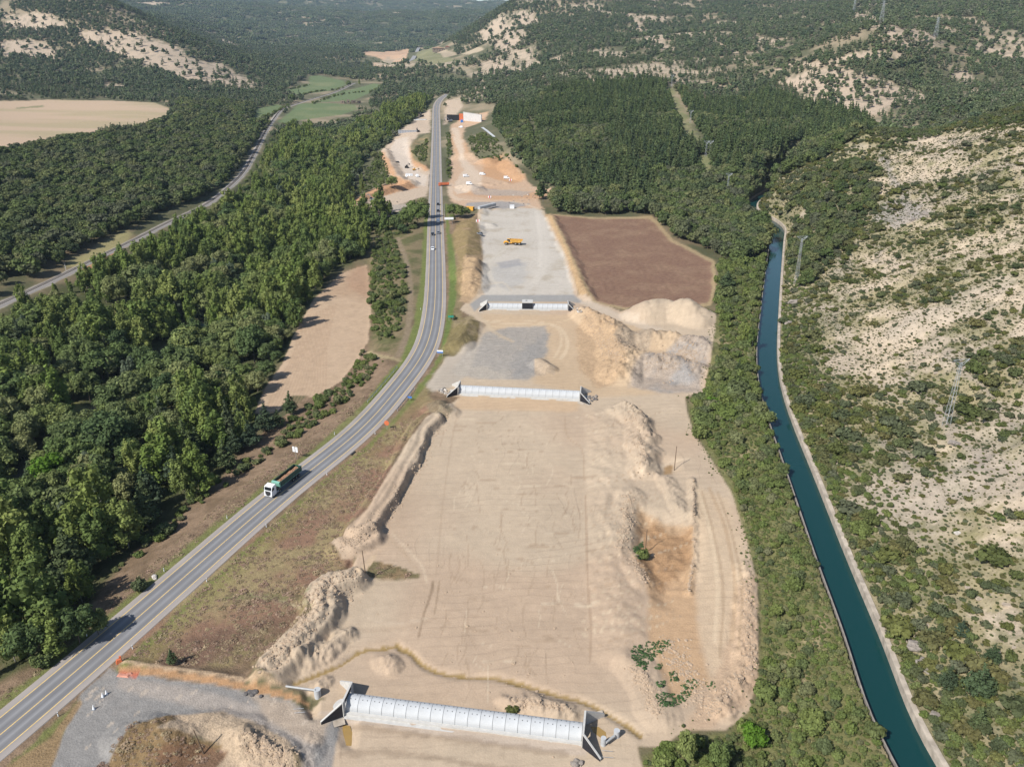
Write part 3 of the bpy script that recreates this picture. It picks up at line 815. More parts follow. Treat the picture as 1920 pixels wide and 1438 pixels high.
# bare ground on the hills
BARE = [[(10, 30), (60, 24), (110, 35), (125, 50), (60, 60), (10, 50)], [(0, 78), (60, 75), (110, 95), (105, 112), (50, 108), (0, 105)],
        [(145, 62), (200, 58), (260, 62), (290, 75), (340, 90), (345, 105), (380, 115), (420, 120), (480, 155), (480, 175), (440, 170), (380, 150), (330, 145), (290, 128), (230, 110), (175, 85)],
        [(395, 66), (440, 80), (450, 90), (410, 78)], [(200, 155), (235, 160), (225, 170), (195, 165)], [(255, 6), (290, 2), (335, 5), (310, 12), (265, 12)],
        [(960, 25), (1000, 20), (1040, 55), (1035, 62), (1010, 50), (975, 45)], [(900, 60), (940, 25), (970, 45), (990, 70), (960, 95), (930, 100)],
        [(1030, 120), (1050, 105), (1060, 120), (1125, 155), (1128, 167), (1110, 165), (1080, 130), (1040, 125)], [(1015, 160), (1045, 163), (1040, 172), (1020, 170)], [(1120, 130), (1160, 130), (1168, 150), (1150, 150)],
        [(1150, 20), (1190, 30), (1215, 60), (1262, 95), (1258, 102), (1215, 75), (1195, 55), (1180, 32), (1150, 24)], [(1320, 55), (1345, 75), (1375, 98), (1372, 104), (1340, 85), (1316, 60)],
        [(1416, 64), (1440, 80), (1460, 95), (1438, 86), (1414, 70)], [(1190, 30), (1255, 32), (1250, 40), (1200, 36)],
        [(1455, 155), (1480, 145), (1530, 130), (1570, 125), (1610, 140), (1660, 150), (1720, 172), (1745, 180), (1730, 195), (1690, 195), (1640, 215), (1600, 215), (1560, 200), (1510, 185), (1470, 165)],
        [(1440, 120), (1550, 118), (1700, 105), (1710, 115), (1600, 118), (1530, 130), (1450, 127)], [(1650, 55), (1690, 65), (1720, 55), (1765, 75), (1752, 88), (1725, 75), (1715, 95), (1690, 95), (1660, 68)],
        [(1600, 25), (1630, 22), (1690, 85), (1680, 88), (1630, 50)], [(1780, 135), (1815, 130), (1850, 175), (1820, 180), (1800, 160)], [(1845, 92), (1880, 95), (1920, 110), (1960, 125), (1920, 118), (1880, 105)],
        [(1800, 5), (1860, 0), (1840, 12), (1810, 10)], [(1440, 72), (1470, 76), (1460, 92), (1440, 86)], [(880, 165), (905, 150), (925, 160), (900, 185)], [(895, 120), (930, 110), (960, 125), (920, 140)], [(975, 95), (1000, 88), (1010, 120), (985, 130)]]
BARE_W = [polyb(b) for b in BARE]
def bare_field(X, Y):
    return fbm(X * .9 + Y * .35, (Y * .9 - X * .35) * .55, 120, 4, 350, .6) - .10 + .10 * np.tanh(X / 500)
_bf = sstep(.10, .32, bare_field(GX, GY) + N2 * .12) * (GY > 660) * (GY < 4500) * ~VALZ * (GZ > 24)
Ccol = mixc(Ccol, mixc(A(206, 186, 160), A(172, 160, 138), sstep(-.2, .4, N2)), _bf * .85)
for i, b in enumerate(BARE_W):
    paint(b, A(212, 190, 166), 4, .85, 6, .8, speck=(A(168, 156, 136), N2, .05, .5), maxd=60)
CUTWIDE = polyb([(1248, 160), (1266, 162), (1292, 212), (1320, 264), (1312, 288), (1282, 266), (1264, 215)])
NOTREE.append(CUTWIDE[:, :2])
GRASSCUT = [polyb([(1250, 165), (1262, 165), (1285, 210), (1312, 262), (1308, 282), (1288, 262), (1270, 215)]), polyb([(1302, 292), (1328, 292), (1338, 320), (1332, 350), (1316, 330)])]
for g in GRASSCUT:
    paint(g, A(140, 142, 100), 2, .85, 3, .9, notree=True, speck=(A(168, 158, 122), N2, -.1, .4))
ROADCUT = polyb([(978, 205), (1006, 235), (1012, 290), (1002, 290), (992, 240)])
# bottom-left yard
YARD = polyz([(150, 1302), (205, 1250), (222, 1262), (300, 1272), (420, 1288), (540, 1312), (575, 1330), (590, 1350), (640, 1345), (625, 1440), (600, 1560), (560, 1560), (570, 1440), (540, 1390), (480, 1365), (380, 1340), (330, 1340), (260, 1370), (205, 1430), (160, 1560), (60, 1560), (95, 1438), (120, 1370)])
paint(YARD, A(157, 153, 148), .6, 1, .8, .6, zone=9, notree=True, speck=(A(168, 160, 152), N2, 0, .5))
paint(polyz([(225, 1272), (330, 1285), (470, 1320), (560, 1350), (590, 1400), (590, 1520), (570, 1520), (560, 1430), (520, 1380), (420, 1340), (300, 1312), (215, 1290)]), A(186, 174, 162), 1.2, .8, 1)
paint(polyz([(470, 1300), (545, 1318), (588, 1345), (620, 1350), (600, 1400), (560, 1380), (500, 1350)]), A(196, 176, 154), 1.5, .8, 1.5)
for q in range(46):
    x0, y0 = 150 + RNG.random() * 420, 1290 + RNG.random() * 140
    if inside(YARD, np.array([P(x0, y0)[0]]), np.array([P(x0, y0)[1]]))[0]:
        line([(x0, y0), (x0 + 8, y0 - 6)], .16 + RNG.random() * .3, A(214, 196, 176), .65)
paint(polyz([(335, 1345), (420, 1340), (500, 1365), (545, 1395), (560, 1440), (560, 1540), (300, 1540), (320, 1430), (420, 1400), (380, 1390), (285, 1385)]), A(206, 182, 154), .6, .95, .8, .9, notree=True)
paint(polyz([(205, 1430), (250, 1372), (320, 1345), (330, 1355), (290, 1385), (420, 1400), (350, 1438), (300, 1530), (150, 1530)]), A(146, 122, 88), .6, .95, .8, 1.0, zone=10, speck=(A(120, 100, 74), N2, 0, .4))
paint(polyz([(290, 1420), (370, 1400), (430, 1410), (400, 1450), (330, 1470)]), A(130, 100, 78), .8, .9, 1, 1.0)
paint(polyz([(0, 1445), (90, 1385), (150, 1308), (155, 1318), (120, 1370), (95, 1438), (60, 1560), (-60, 1560)]), A(164, 138, 104), .5, .95, .6, 1.0, speck=(A(120, 116, 80), N2, .1, .5))
paint(polyz([(222, 1250), (300, 1259), (420, 1277), (540, 1301), (580, 1314), (578, 1320), (530, 1309), (420, 1286), (300, 1268), (225, 1260)]), A(186, 146, 108), .15, .9, .25, .7, zone=10)
paint(polyz([(228, 1240), (300, 1250), (420, 1267), (540, 1291), (540, 1296), (420, 1275), (300, 1258), (228, 1246)]), A(206, 178, 146), .25, .9, .3, .9)
paint(polyz([(222, 1260), (262, 1260), (255, 1270), (228, 1268)]), A(214, 122, 96), .2, .9, .2)
paint(polyz([(600, 1335), (640, 1330), (1085, 1392), (1110, 1400), (1100, 1420), (640, 1352)]), A(208, 190, 172), .6, .8, .6)
for pts in ([(650, 1358), (760, 1372), (900, 1392), (1060, 1412)], [(640, 1412), (720, 1408), (840, 1425), (960, 1445)]):
    line(pts, .8, A(160, 140, 118), .5, wob=1.0)
# wet ditch, haul tracks and blade marks on the sand
line(DITCH_PX, .5, A(166, 140, 92), .95, -.1, .9)
for pts, w_, c_, a_ in [
    ([(900, 600), (940, 606), (1000, 608), (1040, 610), (1058, 625), (1064, 650), (1052, 672)], .9, A(228, 204, 172), .7),
    ([(905, 604), (960, 600), (1020, 605), (1048, 620), (1052, 645), (1040, 670)], .7, A(228, 204, 172), .6),
    ([(915, 612), (980, 612), (1050, 604), (1090, 590)], .7, A(226, 200, 166), .6),
    ([(885, 585), (905, 600), (930, 625), (960, 640)], 1.2, A(216, 194, 164), .7),
    ([(1100, 568), (1150, 590), (1200, 610), (1230, 618)], 4.0, A(216, 198, 176), .8),
    ([(1010, 395), (1018, 430), (1022, 480), (1008, 520), (985, 545)], 2.6, A(218, 208, 194), .8),
    ([(1005, 395), (1012, 440), (1012, 500)], 1.6, A(224, 214, 200), .7),
    ([(940, 545), (922, 520), (920, 490), (950, 465)], .8, A(216, 206, 190), .7),
    ([(905, 545), (935, 530), (960, 545)], .8, A(222, 206, 184), .6),
    ([(1305, 910), (1330, 990), (1345, 1100), (1340, 1200)], .5, A(230, 206, 174), .7),
    ([(1330, 915), (1360, 990), (1378, 1100), (1372, 1200)], .5, A(196, 168, 136), .7),
    ([(1345, 920), (1372, 1000), (1390, 1100), (1384, 1220)], .35, A(186, 160, 130), .6),
    ([(1316, 920), (1338, 1000), (1356, 1100), (1350, 1230)], .35, A(188, 162, 132), .6),
    ([(1105, 905), (1180, 900), (1240, 893), (1310, 890)], 1.4, A(220, 196, 168), .6),
    ([(1105, 915), (1160, 905), (1230, 880), (1250, 865), (1290, 860)], .8, A(224, 202, 174), .6),
    ([(1098, 930), (1100, 1010), (1102, 1090), (1108, 1180), (1106, 1240)], .3, A(176, 150, 124), .6),
    ([(1058, 780), (1065, 820), (1090, 840), (1096, 900)], .3, A(184, 158, 130), .5),
    ([(812, 1090), (806, 1120), (795, 1150), (785, 1195)], .35, A(150, 128, 104), .6),
    ([(824, 1090), (815, 1150)], .25, A(160, 138, 112), .6), ([(860, 760), (845, 840), (830, 950), (818, 1080)], .3, A(184, 160, 134), .4),
    ([(670, 1180), (730, 1180), (790, 1170), (815, 1160)], .5, A(190, 166, 140), .5), ([(690, 1160), (740, 1168), (800, 1160)], .4, A(220, 198, 172), .5),
    ([(720, 1000), (760, 1040), (790, 1080)], .4, A(192, 168, 140), .5), ([(735, 1000), (790, 1060), (800, 1090)], .35, A(226, 204, 176), .5),
    ([(850, 270), (866, 300), (900, 340)], 1.6, A(226, 204, 180), .7), ([(850, 372), (900, 377), (960, 378), (1010, 392)], 2.0, A(222, 198, 172), .8),
    ([(845, 345), (846, 365), (860, 376)], 2.5, A(222, 198, 172), .8), ([(1000, 352), (950, 356), (900, 360)], 1.4, A(214, 190, 164), .7),
    ([(690, 640), (700, 655), (725, 668), (748, 675)], 1.5, A(182, 166, 128), .8), ([(745, 440), (765, 500), (770, 560), (764, 620), (748, 668)], 1.6, A(158, 140, 116), .8),
    ([(470, 1115), (520, 1125), (560, 1138), (585, 1152)], .6, A(196, 182, 146), .7), ([(430, 1120), (520, 1118), (575, 1122)], 1.4, A(128, 132, 88), .6),
    ([(700, 1045), (685, 1065), (672, 1090)], 1.0, A(216, 190, 158), .8), ([(812, 1095), (812, 1110)], .3, A(150, 128, 104), .5)]:
    line(pts, w_, c_, a_)
for q in range(170):                                 # blade and track marks across the dozed plain
    x0, y0 = 830 + RNG.random() * 260, 770 + RNG.random() * 480
    L = 14 + RNG.random() * 60
    if RNG.random() < .6: pts = [(x0, y0), (x0 + L * .5, y0 + RNG.normal() * 3), (x0 + L, y0 + RNG.normal() * 5)]
    else: pts = [(x0, y0), (x0 + RNG.normal() * 6, y0 + L * .4), (x0 + RNG.normal() * 8, y0 + L * .9)]
    line(pts, .12 + .1 * RNG.random(), A(180, 156, 130) if RNG.random() < .7 else A(226, 206, 178), .55, wob=.2)
for q in range(90):
    x0, y0 = 1085 + RNG.random() * 110, 780 + RNG.random() * 450
    L = 40 + RNG.random() * 60
    line([(x0, y0), (x0 + L * .5, y0 - L * .12), (x0 + L, y0 - L * .3)], .16, A(192, 166, 138) if RNG.random() < .6 else A(224, 202, 172), .6, wob=.2)
GPATCH = polyz([(684, 1084), (690, 1066), (702, 1052), (735, 1058), (770, 1072), (792, 1080), (770, 1086), (720, 1086)])
paint(GPATCH, A(128, 118, 84), .3, .95, .5, 1.0, speck=(A(156, 132, 98), N3, -.1, .3))
# drilled arcs of the stubble field
for q in range(16):
    f = q / 15
    line([(560 + 40 * f + 30 * f, 600 - 30 * f), (552 + 60 * f, 660), (520 + 90 * f, 720 + 10 * f), (500 + 100 * f, 765 - 15 * f)], .35, A(190, 158, 128), .35, -5, .2)
line([(580, 640), (600, 655), (640, 662), (670, 655)], .4, A(216, 188, 158), .6, -5)
# narrow ribbons beside road and rail
LANEC = A(196, 182, 164)
line(None, 2.4, LANEC, .9, pts=LANE)
drail = pdist(RAIL, GX, GY, maxd=30)
m = np.isfinite(drail) & (drail < 9)
k_ = 1 - sstep(2.4, 4.6, drail[m] + N2[m] * 1.4)
Ccol[m] = Ccol[m] * (1 - k_[:, None]) + A(186, 176, 164) * k_[:, None]
paint(polyz([(120, 495), (185, 458), (240, 432), (250, 440), (200, 472), (150, 498)], -3), A(168, 158, 112), 2, .9, 2, notree=True)
paint(polyz([(150, 500), (200, 476), (250, 446), (250, 450), (200, 480), (160, 503)], -3), A(190, 140, 104), .8, .9, .6)
CLEAR = [polyz([(160, 585), (230, 575), (300, 560), (300, 585), (240, 605), (170, 610)], -9), polyz([(90, 640), (160, 640), (150, 665), (100, 668)], -9), polyz([(120, 730), (180, 745), (170, 775), (110, 760)], -8)]
for c in CLEAR: paint(c, A(150, 148, 92), 2, .8, 3)
m = np.isfinite(driv) & (driv < 12)
k_ = (1 - sstep(5, 11, driv[m] + N2[m] * 3)) * .8
Ccol[m] = Ccol[m] * (1 - k_[:, None]) + A(150, 144, 128) * k_[:, None]

HEAPS = [  # outlines of separate heaps lying on the site, with what they look like
    ([(1195, 592), (1215, 575), (1245, 568), (1270, 578), (1285, 600), (1275, 622), (1235, 622), (1200, 606)], 'tall smooth heap of yellow sand below the brown ploughed field'),
    ([(1285, 598), (1300, 580), (1322, 582), (1340, 598), (1334, 622), (1300, 624), (1286, 615)], 'yellow sand heap with pushed ridges at the corner nearest the canal scrub'),
    ([(1150, 640), (1175, 620), (1210, 618), (1224, 628), (1210, 656), (1165, 660)], 'low brown gravelly heap beside the pale haul track'),
    ([(1190, 712), (1220, 678), (1280, 676), (1312, 700), (1308, 735), (1240, 740), (1195, 730)], 'wide grey and brown spoil heap with stony flanks beside the canal scrub'),
    ([(1000, 690), (1006, 672), (1028, 674), (1042, 690), (1040, 704), (1005, 705)], 'small twin humped sand pile at the edge of the grey gravel pad'),
    ([(900, 425), (910, 417), (922, 420), (925, 427), (912, 430)], 'little grey gravel pile on the pale upper terrace'),
    ([(862, 360), (870, 346), (888, 346), (896, 358), (885, 368)], 'mound of mixed earth and rubble inside the bend of the dirt track')]
for i, (px, lab) in enumerate(HEAPS):
    ZONE[inside(polyz(px, 1), GX, GY)] = 20 + i

# ------------------------------------------------------------------ terrain: mesh
gm, gn, gl, gb = new_mat('soil')
at = gn.new('ShaderNodeAttribute'); at.attribute_name = 'soil_colour'
ar = gn.new('ShaderNodeAttribute'); ar.attribute_name = 'soil_relief'
tc = gn.new('ShaderNodeTexCoord')
na = gn.new('ShaderNodeTexNoise'); na.inputs['Scale'].default_value = .5; na.inputs['Detail'].default_value = 8; na.inputs['Roughness'].default_value = .65
nb = gn.new('ShaderNodeTexNoise'); nb.inputs['Scale'].default_value = 2.6; nb.inputs['Detail'].default_value = 4; nb.inputs['Roughness'].default_value = .7
gl.new(tc.outputs['Object'], na.inputs['Vector']); gl.new(tc.outputs['Object'], nb.inputs['Vector'])
ad = gn.new('ShaderNodeMath'); ad.operation = 'ADD'
gl.new(na.outputs['Fac'], ad.inputs[0]); gl.new(nb.outputs['Fac'], ad.inputs[1])
mr = gn.new('ShaderNodeMapRange')
mr.inputs['From Min'].default_value = .65; mr.inputs['From Max'].default_value = 1.35
mr.inputs['To Min'].default_value = -.5; mr.inputs['To Max'].default_value = .5
gl.new(ad.outputs[0], mr.inputs['Value'])
mm = gn.new('ShaderNodeMath'); mm.operation = 'MULTIPLY_ADD'
am = gn.new('ShaderNodeMath'); am.operation = 'MULTIPLY_ADD'; am.inputs[1].default_value = .75; am.inputs[2].default_value = .08
gl.new(ar.outputs['Fac'], am.inputs[0])
gl.new(mr.outputs[0], mm.inputs[0]); gl.new(am.outputs[0], mm.inputs[1]); mm.inputs[2].default_value = 1.0
def gmath(op, a, b):
    q = gn.new('ShaderNodeMath'); q.operation = op
    for i_, v_ in enumerate((a, b)):
        if isinstance(v_, (int, float)): q.inputs[i_].default_value = v_
        else: gl.new(v_, q.inputs[i_])
    return q.outputs[0]
def wave(scale, rot, dist, dscale, lo, hi, detail=3.0):
    mp_ = gn.new('ShaderNodeMapping'); mp_.inputs['Rotation'].default_value = (0, 0, R(rot)); gl.new(tc.outputs['Object'], mp_.inputs[0])
    w_ = gn.new('ShaderNodeTexWave'); w_.inputs['Scale'].default_value = scale; w_.inputs['Distortion'].default_value = dist
    w_.inputs['Detail'].default_value = detail; w_.inputs['Detail Scale'].default_value = dscale
    gl.new(mp_.outputs[0], w_.inputs['Vector'])
    q = gn.new('ShaderNodeMapRange'); q.inputs['From Min'].default_value = lo; q.inputs['From Max'].default_value = hi; gl.new(w_.outputs['Fac'], q.inputs['Value'])
    return q.outputs[0]
def patchy(scale, lo, hi, off):
    mp_ = gn.new('ShaderNodeMapping'); mp_.inputs['Location'].default_value = (off, off * .7, 0); gl.new(tc.outputs['Object'], mp_.inputs[0])
    w_ = gn.new('ShaderNodeTexNoise'); w_.inputs['Scale'].default_value = scale; w_.inputs['Detail'].default_value = 3; gl.new(mp_.outputs[0], w_.inputs['Vector'])
    q = gn.new('ShaderNodeMapRange'); q.inputs['From Min'].default_value = lo; q.inputs['From Max'].default_value = hi; gl.new(w_.outputs['Fac'], q.inputs['Value'])
    return q.outputs[0]
tk = gn.new('ShaderNodeAttribute'); tk.attribute_name = 'soil_tracks'
rw_ = gn.new('ShaderNodeAttribute'); rw_.attribute_name = 'soil_rows'
# blade ridges and tyre marks: thin wandering lines in two directions, each only in patches
b1 = gmath('MULTIPLY', wave(.12, 86, 9, .35, .82, 1.0), patchy(.05, .36, .60, 0))
b2 = gmath('MULTIPLY', wave(.07, 8, 12, .5, .96, 1.0), patchy(.06, .52, .64, 40))
b3 = gmath('MULTIPLY', wave(.5, 80, 3, .3, .2, 1.0), patchy(.035, .5, .66, 90))
trk = gmath('MULTIPLY', gmath('ADD', gmath('ADD', b1, b2), gmath('MULTIPLY', b3, .35)), tk.outputs['Fac'])
damp = gmath('MULTIPLY', patchy(.03, .45, .68, 200), tk.outputs['Fac'])
rows = gmath('MULTIPLY', gmath('ADD', wave(.33, 62, 1.6, .12, .1, 1.0), gmath('MULTIPLY', patchy(.25, .4, .7, 300), .6)), rw_.outputs['Fac'])
tot = gmath('ADD', gmath('ADD', gmath('MULTIPLY', trk, -.075), gmath('MULTIPLY', damp, -.07)), gmath('MULTIPLY', rows, -.13))
vm = gn.new('ShaderNodeVectorMath'); vm.operation = 'SCALE'
gl.new(at.outputs['Color'], vm.inputs[0]); gl.new(gmath('ADD', mm.outputs[0], tot), vm.inputs['Scale'])
gl.new(vm.outputs[0], gb.inputs['Base Color'])
gb.inputs['Roughness'].default_value = .95
gb.inputs['Specular IOR Level'].default_value = .1
bp = gn.new('ShaderNodeBump'); bp.inputs['Distance'].default_value = .35
gl.new(gmath('ADD', ad.outputs[0], gmath('MULTIPLY', trk, .3)), bp.inputs['Height']); gl.new(am.outputs[0], bp.inputs['Strength'])
gl.new(bp.outputs[0], gb.inputs['Normal'])
SOIL = gm

def grid_normals():
    P_ = np.stack([GX, GY, GZ], -1)
    du = np.gradient(P_, axis=1); dv = np.gradient(P_, axis=0)
    n = np.cross(du, dv)
    return n / np.linalg.norm(n, axis=-1, keepdims=True)
GN_ = grid_normals().reshape(-1, 3)
VERT = np.stack([GX, GY, GZ], -1).reshape(-1, 3)
idx = np.arange(NR * NC).reshape(NR, NC)
QUADS = np.stack([idx[:-1, :-1], idx[:-1, 1:], idx[1:, 1:], idx[1:, :-1]], -1).reshape(-1, 4)
QZ = ZONE[:-1, :-1].reshape(-1)
# no ground below the canal water is needed, but its bed stays part of the ground
def terrain_piece(name, zone, smooth=True):
    q = QUADS[QZ == zone]
    if len(q) == 0: return None
    u, inv = np.unique(q.ravel(), return_inverse=True)
    me = bpy.data.meshes.new(name)
    me.vertices.add(len(u)); me.vertices.foreach_set('co', VERT[u].ravel())
    me.loops.add(q.size); me.loops.foreach_set('vertex_index', inv.astype(np.int32).ravel())
    me.polygons.add(len(q)); me.polygons.foreach_set('loop_start', np.arange(0, q.size, 4, dtype=np.int32))
    me.polygons.foreach_set('use_smooth', np.ones(len(q), bool))
    me.update(calc_edges=True)
    ca = me.attributes.new('soil_colour', 'FLOAT_COLOR', 'POINT')
    ca.data.foreach_set('color', np.concatenate([Ccol.reshape(-1, 3)[u], np.ones((len(u), 1))], 1).astype(np.float32).ravel())
    ra = me.attributes.new('soil_relief', 'FLOAT', 'POINT')
    ra.data.foreach_set('value', Rgh.reshape(-1)[u].astype(np.float32))
    for nm_, F_ in (('soil_tracks', Trk), ('soil_rows', Row)):
        ra = me.attributes.new(nm_, 'FLOAT', 'POINT'); ra.data.foreach_set('value', F_.reshape(-1)[u].astype(np.float32))
    me.normals_split_custom_set_from_vertices(GN_[u].astype(np.float32))
    me.materials.append(SOIL)
    o = bpy.data.objects.new(name, me)
    COL.objects.link(o)
    return o
for zn, nm, lab in [(0, 'ground', 'valley floor of dry grass and forest soil'), (1, 'hillside', 'pale sandy slope rising beyond the canal'), (2, 'hills', 'wooded hills either side of the valley'),
                    (3, 'mountains', 'distant wooded mountains closing the valley'), (4, 'ploughed_field', 'brown ploughed field with a pale grassy margin'), (5, 'stubble_field', 'bare tan field between the riverside wood and the road'),
                    (6, 'harvested_field', 'pale harvested fields beyond the woods'), (7, 'meadow', 'green meadows either side of the railway'), (8, 'construction_ground', 'levelled sandy ground of the road building site'),
                    (9, 'gravel_ground', 'grey gravel pads and yard of the building site'), (10, 'earth_bank', 'earth banks along the building site'), (14, 'pit_ground', 'darker brown floor of the shallow pit')]:
    o = terrain_piece(nm, zn)
    if o: tag(o, lab, None, None, 'structure')
for i, (px, lab) in enumerate(HEAPS):
    o = terrain_piece('spoil_heap', 20 + i)
    if o: tag(o, lab, 'spoil heap', 'heaps of earth on the building site', 'thing')

# ------------------------------------------------------------------ road, railway, canal
def ribbon(name, path, offs, zs, mats, mids=None, uv=True, smooth=False):
    """Strip along a path: cross-section points (offset to the right, height)."""
    d_, nrm, s_ = path_frames(path)
    n, k = len(path), len(offs)
    V = np.empty((n, k, 3))
    for j, (o_, z_) in enumerate(zip(offs, zs)):
        V[:, j, 0] = path[:, 0] + nrm[:, 0] * o_
        V[:, j, 1] = path[:, 1] + nrm[:, 1] * o_
        V[:, j, 2] = path[:, 2] + z_
    ii = np.arange(n * k).reshape(n, k)
    Q = np.stack([ii[:-1, :-1], ii[:-1, 1:], ii[1:, 1:], ii[1:, :-1]], -1).reshape(-1, 4)
    me = bpy.data.meshes.new(name)
    me.from_pydata(V.reshape(-1, 3).tolist(), [], Q.tolist())
    for m_ in (mats if isinstance(mats, list) else [mats]): me.materials.append(m_)
    if mids is not None:
        me.polygons.foreach_set('material_index', np.tile(np.array(mids), n - 1))
    if uv:
        ul = me.uv_layers.new(name='metres')
        U = np.stack([np.broadcast_to(np.array(offs)[None], (n, k)), np.broadcast_to(s_[:, None], (n, k))], -1).reshape(-1, 2)
        ul.data.foreach_set('uv', U[Q.ravel()].astype(np.float32).ravel())
    me.update()
    o = bpy.data.objects.new(name, me); COL.objects.link(o)
    return o

am_, n, l, b = new_mat('asphalt')
uvn = n.new('ShaderNodeUVMap'); uvn.uv_map = 'metres'
sx = n.new('ShaderNodeSeparateXYZ'); l.new(uvn.outputs[0], sx.inputs[0])
ab = n.new('ShaderNodeMath'); ab.operation = 'ABSOLUTE'; l.new(sx.outputs[0], ab.inputs[0])
# wheel tracks and oil strip repeat in each lane; the hard shoulder is paler
cr = n.new('ShaderNodeValToRGB')
dv = n.new('ShaderNodeMath'); dv.operation = 'DIVIDE'; dv.inputs[1].default_value = 5.6
l.new(ab.outputs[0], dv.inputs[0]); l.new(dv.outputs[0], cr.inputs[0])
E = cr.color_ramp.elements
stops = [(0.0, A(152, 150, 150)), (.06, A(138, 136, 136)), (.17, A(131, 130, 131)), (.27, A(146, 145, 146)), (.33, A(158, 157, 157)), (.40, A(142, 141, 142)), (.5, A(128, 127, 128)), (.59, A(140, 138, 137)), (.645, A(168, 160, 154)), (.85, A(178, 168, 160)), (1.0, A(186, 176, 166))]
E[0].position, E[0].color = stops[0][0], (*stops[0][1], 1)
E[1].position, E[1].color = stops[-1][0], (*stops[-1][1], 1)
for p_, c_ in stops[1:-1]:
    e = E.new(p_); e.color = (*c_, 1)
mp = n.new('ShaderNodeMapping'); mp.inputs['Scale'].default_value = (1.2, .05, 1)
l.new(uvn.outputs[0], mp.inputs[0])
no = n.new('ShaderNodeTexNoise'); no.inputs['Scale'].default_value = 1.0; no.inputs['Detail'].default_value = 6
l.new(mp.outputs[0], no.inputs['Vector'])
no2 = n.new('ShaderNodeTexNoise'); no2.inputs['Scale'].default_value = .12; no2.inputs['Detail'].default_value = 6
l.new(uvn.outputs[0], no2.inputs['Vector'])
s1 = n.new('ShaderNodeMath'); s1.operation = 'ADD'; l.new(no.outputs['Fac'], s1.inputs[0]); l.new(no2.outputs['Fac'], s1.inputs[1])
mr = n.new('ShaderNodeMapRange'); mr.inputs['From Min'].default_value = .6; mr.inputs['From Max'].default_value = 1.4; mr.inputs['To Min'].default_value = .86; mr.inputs['To Max'].default_value = 1.14
l.new(s1.outputs[0], mr.inputs['Value'])
vm = n.new('ShaderNodeVectorMath'); vm.operation = 'SCALE'
l.new(cr.outputs[0], vm.inputs[0]); l.new(mr.outputs[0], vm.inputs['Scale']); l.new(vm.outputs[0], b.inputs['Base Color'])
b.inputs['Roughness'].default_value = .85
ASPH = am_
LINEY = mat('road_paint', A(232, 196, 120, .8), .7, .18, 1.5)
CONC = mat('concrete', A(205, 202, 196, .7), .85, .12, 1.2, .2)
CONC_OLD = mat('weathered_concrete', A(200, 186, 168, .62), .95, .36, .55, .4)

road = ribbon('road', ROAD, [-5.6, -5.2, 5.2, 5.6], [-.35, 0.0, 0.0, -.35], ASPH)
# extra columns are not needed: colour across the road comes from the metres coordinate
tag(road, 'two lane grey main road curving up the valley', None, None, 'structure')
for off in (-3.55, 0.0, 3.55):
    p_ = ROAD
    o = ribbon('road_marking', p_, [off - .085, off + .085], [.008, .008], LINEY, uv=False)
    tag(o, None, None, None, 'structure')
fr = ribbon('road', FARROAD, [-6, 6], [.5, .5], mat('far_asphalt', A(170, 168, 166), .9)); tag(fr, 'distant continuation of the road between pale fields', None, None, 'structure')
# a gravel mouth joins the road at the bottom: a strip of pale dust on the shoulder belongs to the ground colours above

BALLAST = mat('ballast', A(178, 170, 162), .95, .25, 3.0, .5)
STEEL = mat('rail_steel', A(150, 140, 132), .4, .1, 1, 0, .8)
rb = ribbon('rail_bed', RAIL, [-3.4, -2.0, 2.0, 3.4], [-.5, .12, .12, -.5], BALLAST); tag(rb, 'ballast bed of the single track railway', None, None, 'structure')
railway = thing('railway_track', 'single railway track running through the woods on the far bank', 'railway track', RAIL[0])
sl = MB()
d_, nrm, s_ = path_frames(RAIL)
acc = 0
for i in range(0, len(RAIL) - 1):
    seg = np.linalg.norm(RAIL[i + 1, :2] - RAIL[i, :2])
    kk = max(1, int(seg / 1.2))
    for j in range(kk):
        c = RAIL[i] + (RAIL[i + 1] - RAIL[i]) * j / kk - RAIL[0]
        sl.box((c[0], c[1], c[2] + .17), (2.5, .28, .16), math.atan2(nrm[i, 1], nrm[i, 0]))
o = sl.obj('sleepers', mat('sleeper', A(120, 112, 104), .9), railway); o['kind'] = 'stuff'
for off in (-.84, .84):
    rr = ribbon('rail', RAIL - np.array([RAIL[0]]), [off - .06, off - .06, off + .06, off + .06], [.22, .40, .40, .22], STEEL)
    rr.parent = railway

wm, n, l, b = new_mat('canal_water')
tcw = n.new('ShaderNodeTexCoord'); nw = n.new('ShaderNodeTexNoise'); nw.inputs['Scale'].default_value = 1.3; nw.inputs['Detail'].default_value = 4
l.new(tcw.outputs['Object'], nw.inputs['Vector'])
bw = n.new('ShaderNodeBump'); bw.inputs['Strength'].default_value = .12; bw.inputs['Distance'].default_value = .05
l.new(nw.outputs['Fac'], bw.inputs['Height']); l.new(bw.outputs[0], b.inputs['Normal'])
b.inputs['Base Color'].default_value = (.006, .036, .036, 1)
b.inputs['Roughness'].default_value = .12; b.inputs['IOR'].default_value = 1.33
b.inputs['Specular IOR Level'].default_value = .5
CW = CANAL.copy(); CW[:, 2] = .75
o = ribbon('canal_water', CW, [-3.85, 3.85], [0, 0], wm); tag(o, 'still teal water of the narrow canal', None, None, 'structure')
CB = CANAL.copy(); CB[:, 2] = 0
wl = ribbon('canal_wall', CB, [-3.8, -3.8, -4.08, -4.08], [-1.2, 2.5, 2.5, 1.6], mat('grey_old_concrete', A(160, 152, 142), .9, .3, .8, .3)); tag(wl, 'thin concrete wall on the scrub side of the canal', 'canal wall', None, 'thing')
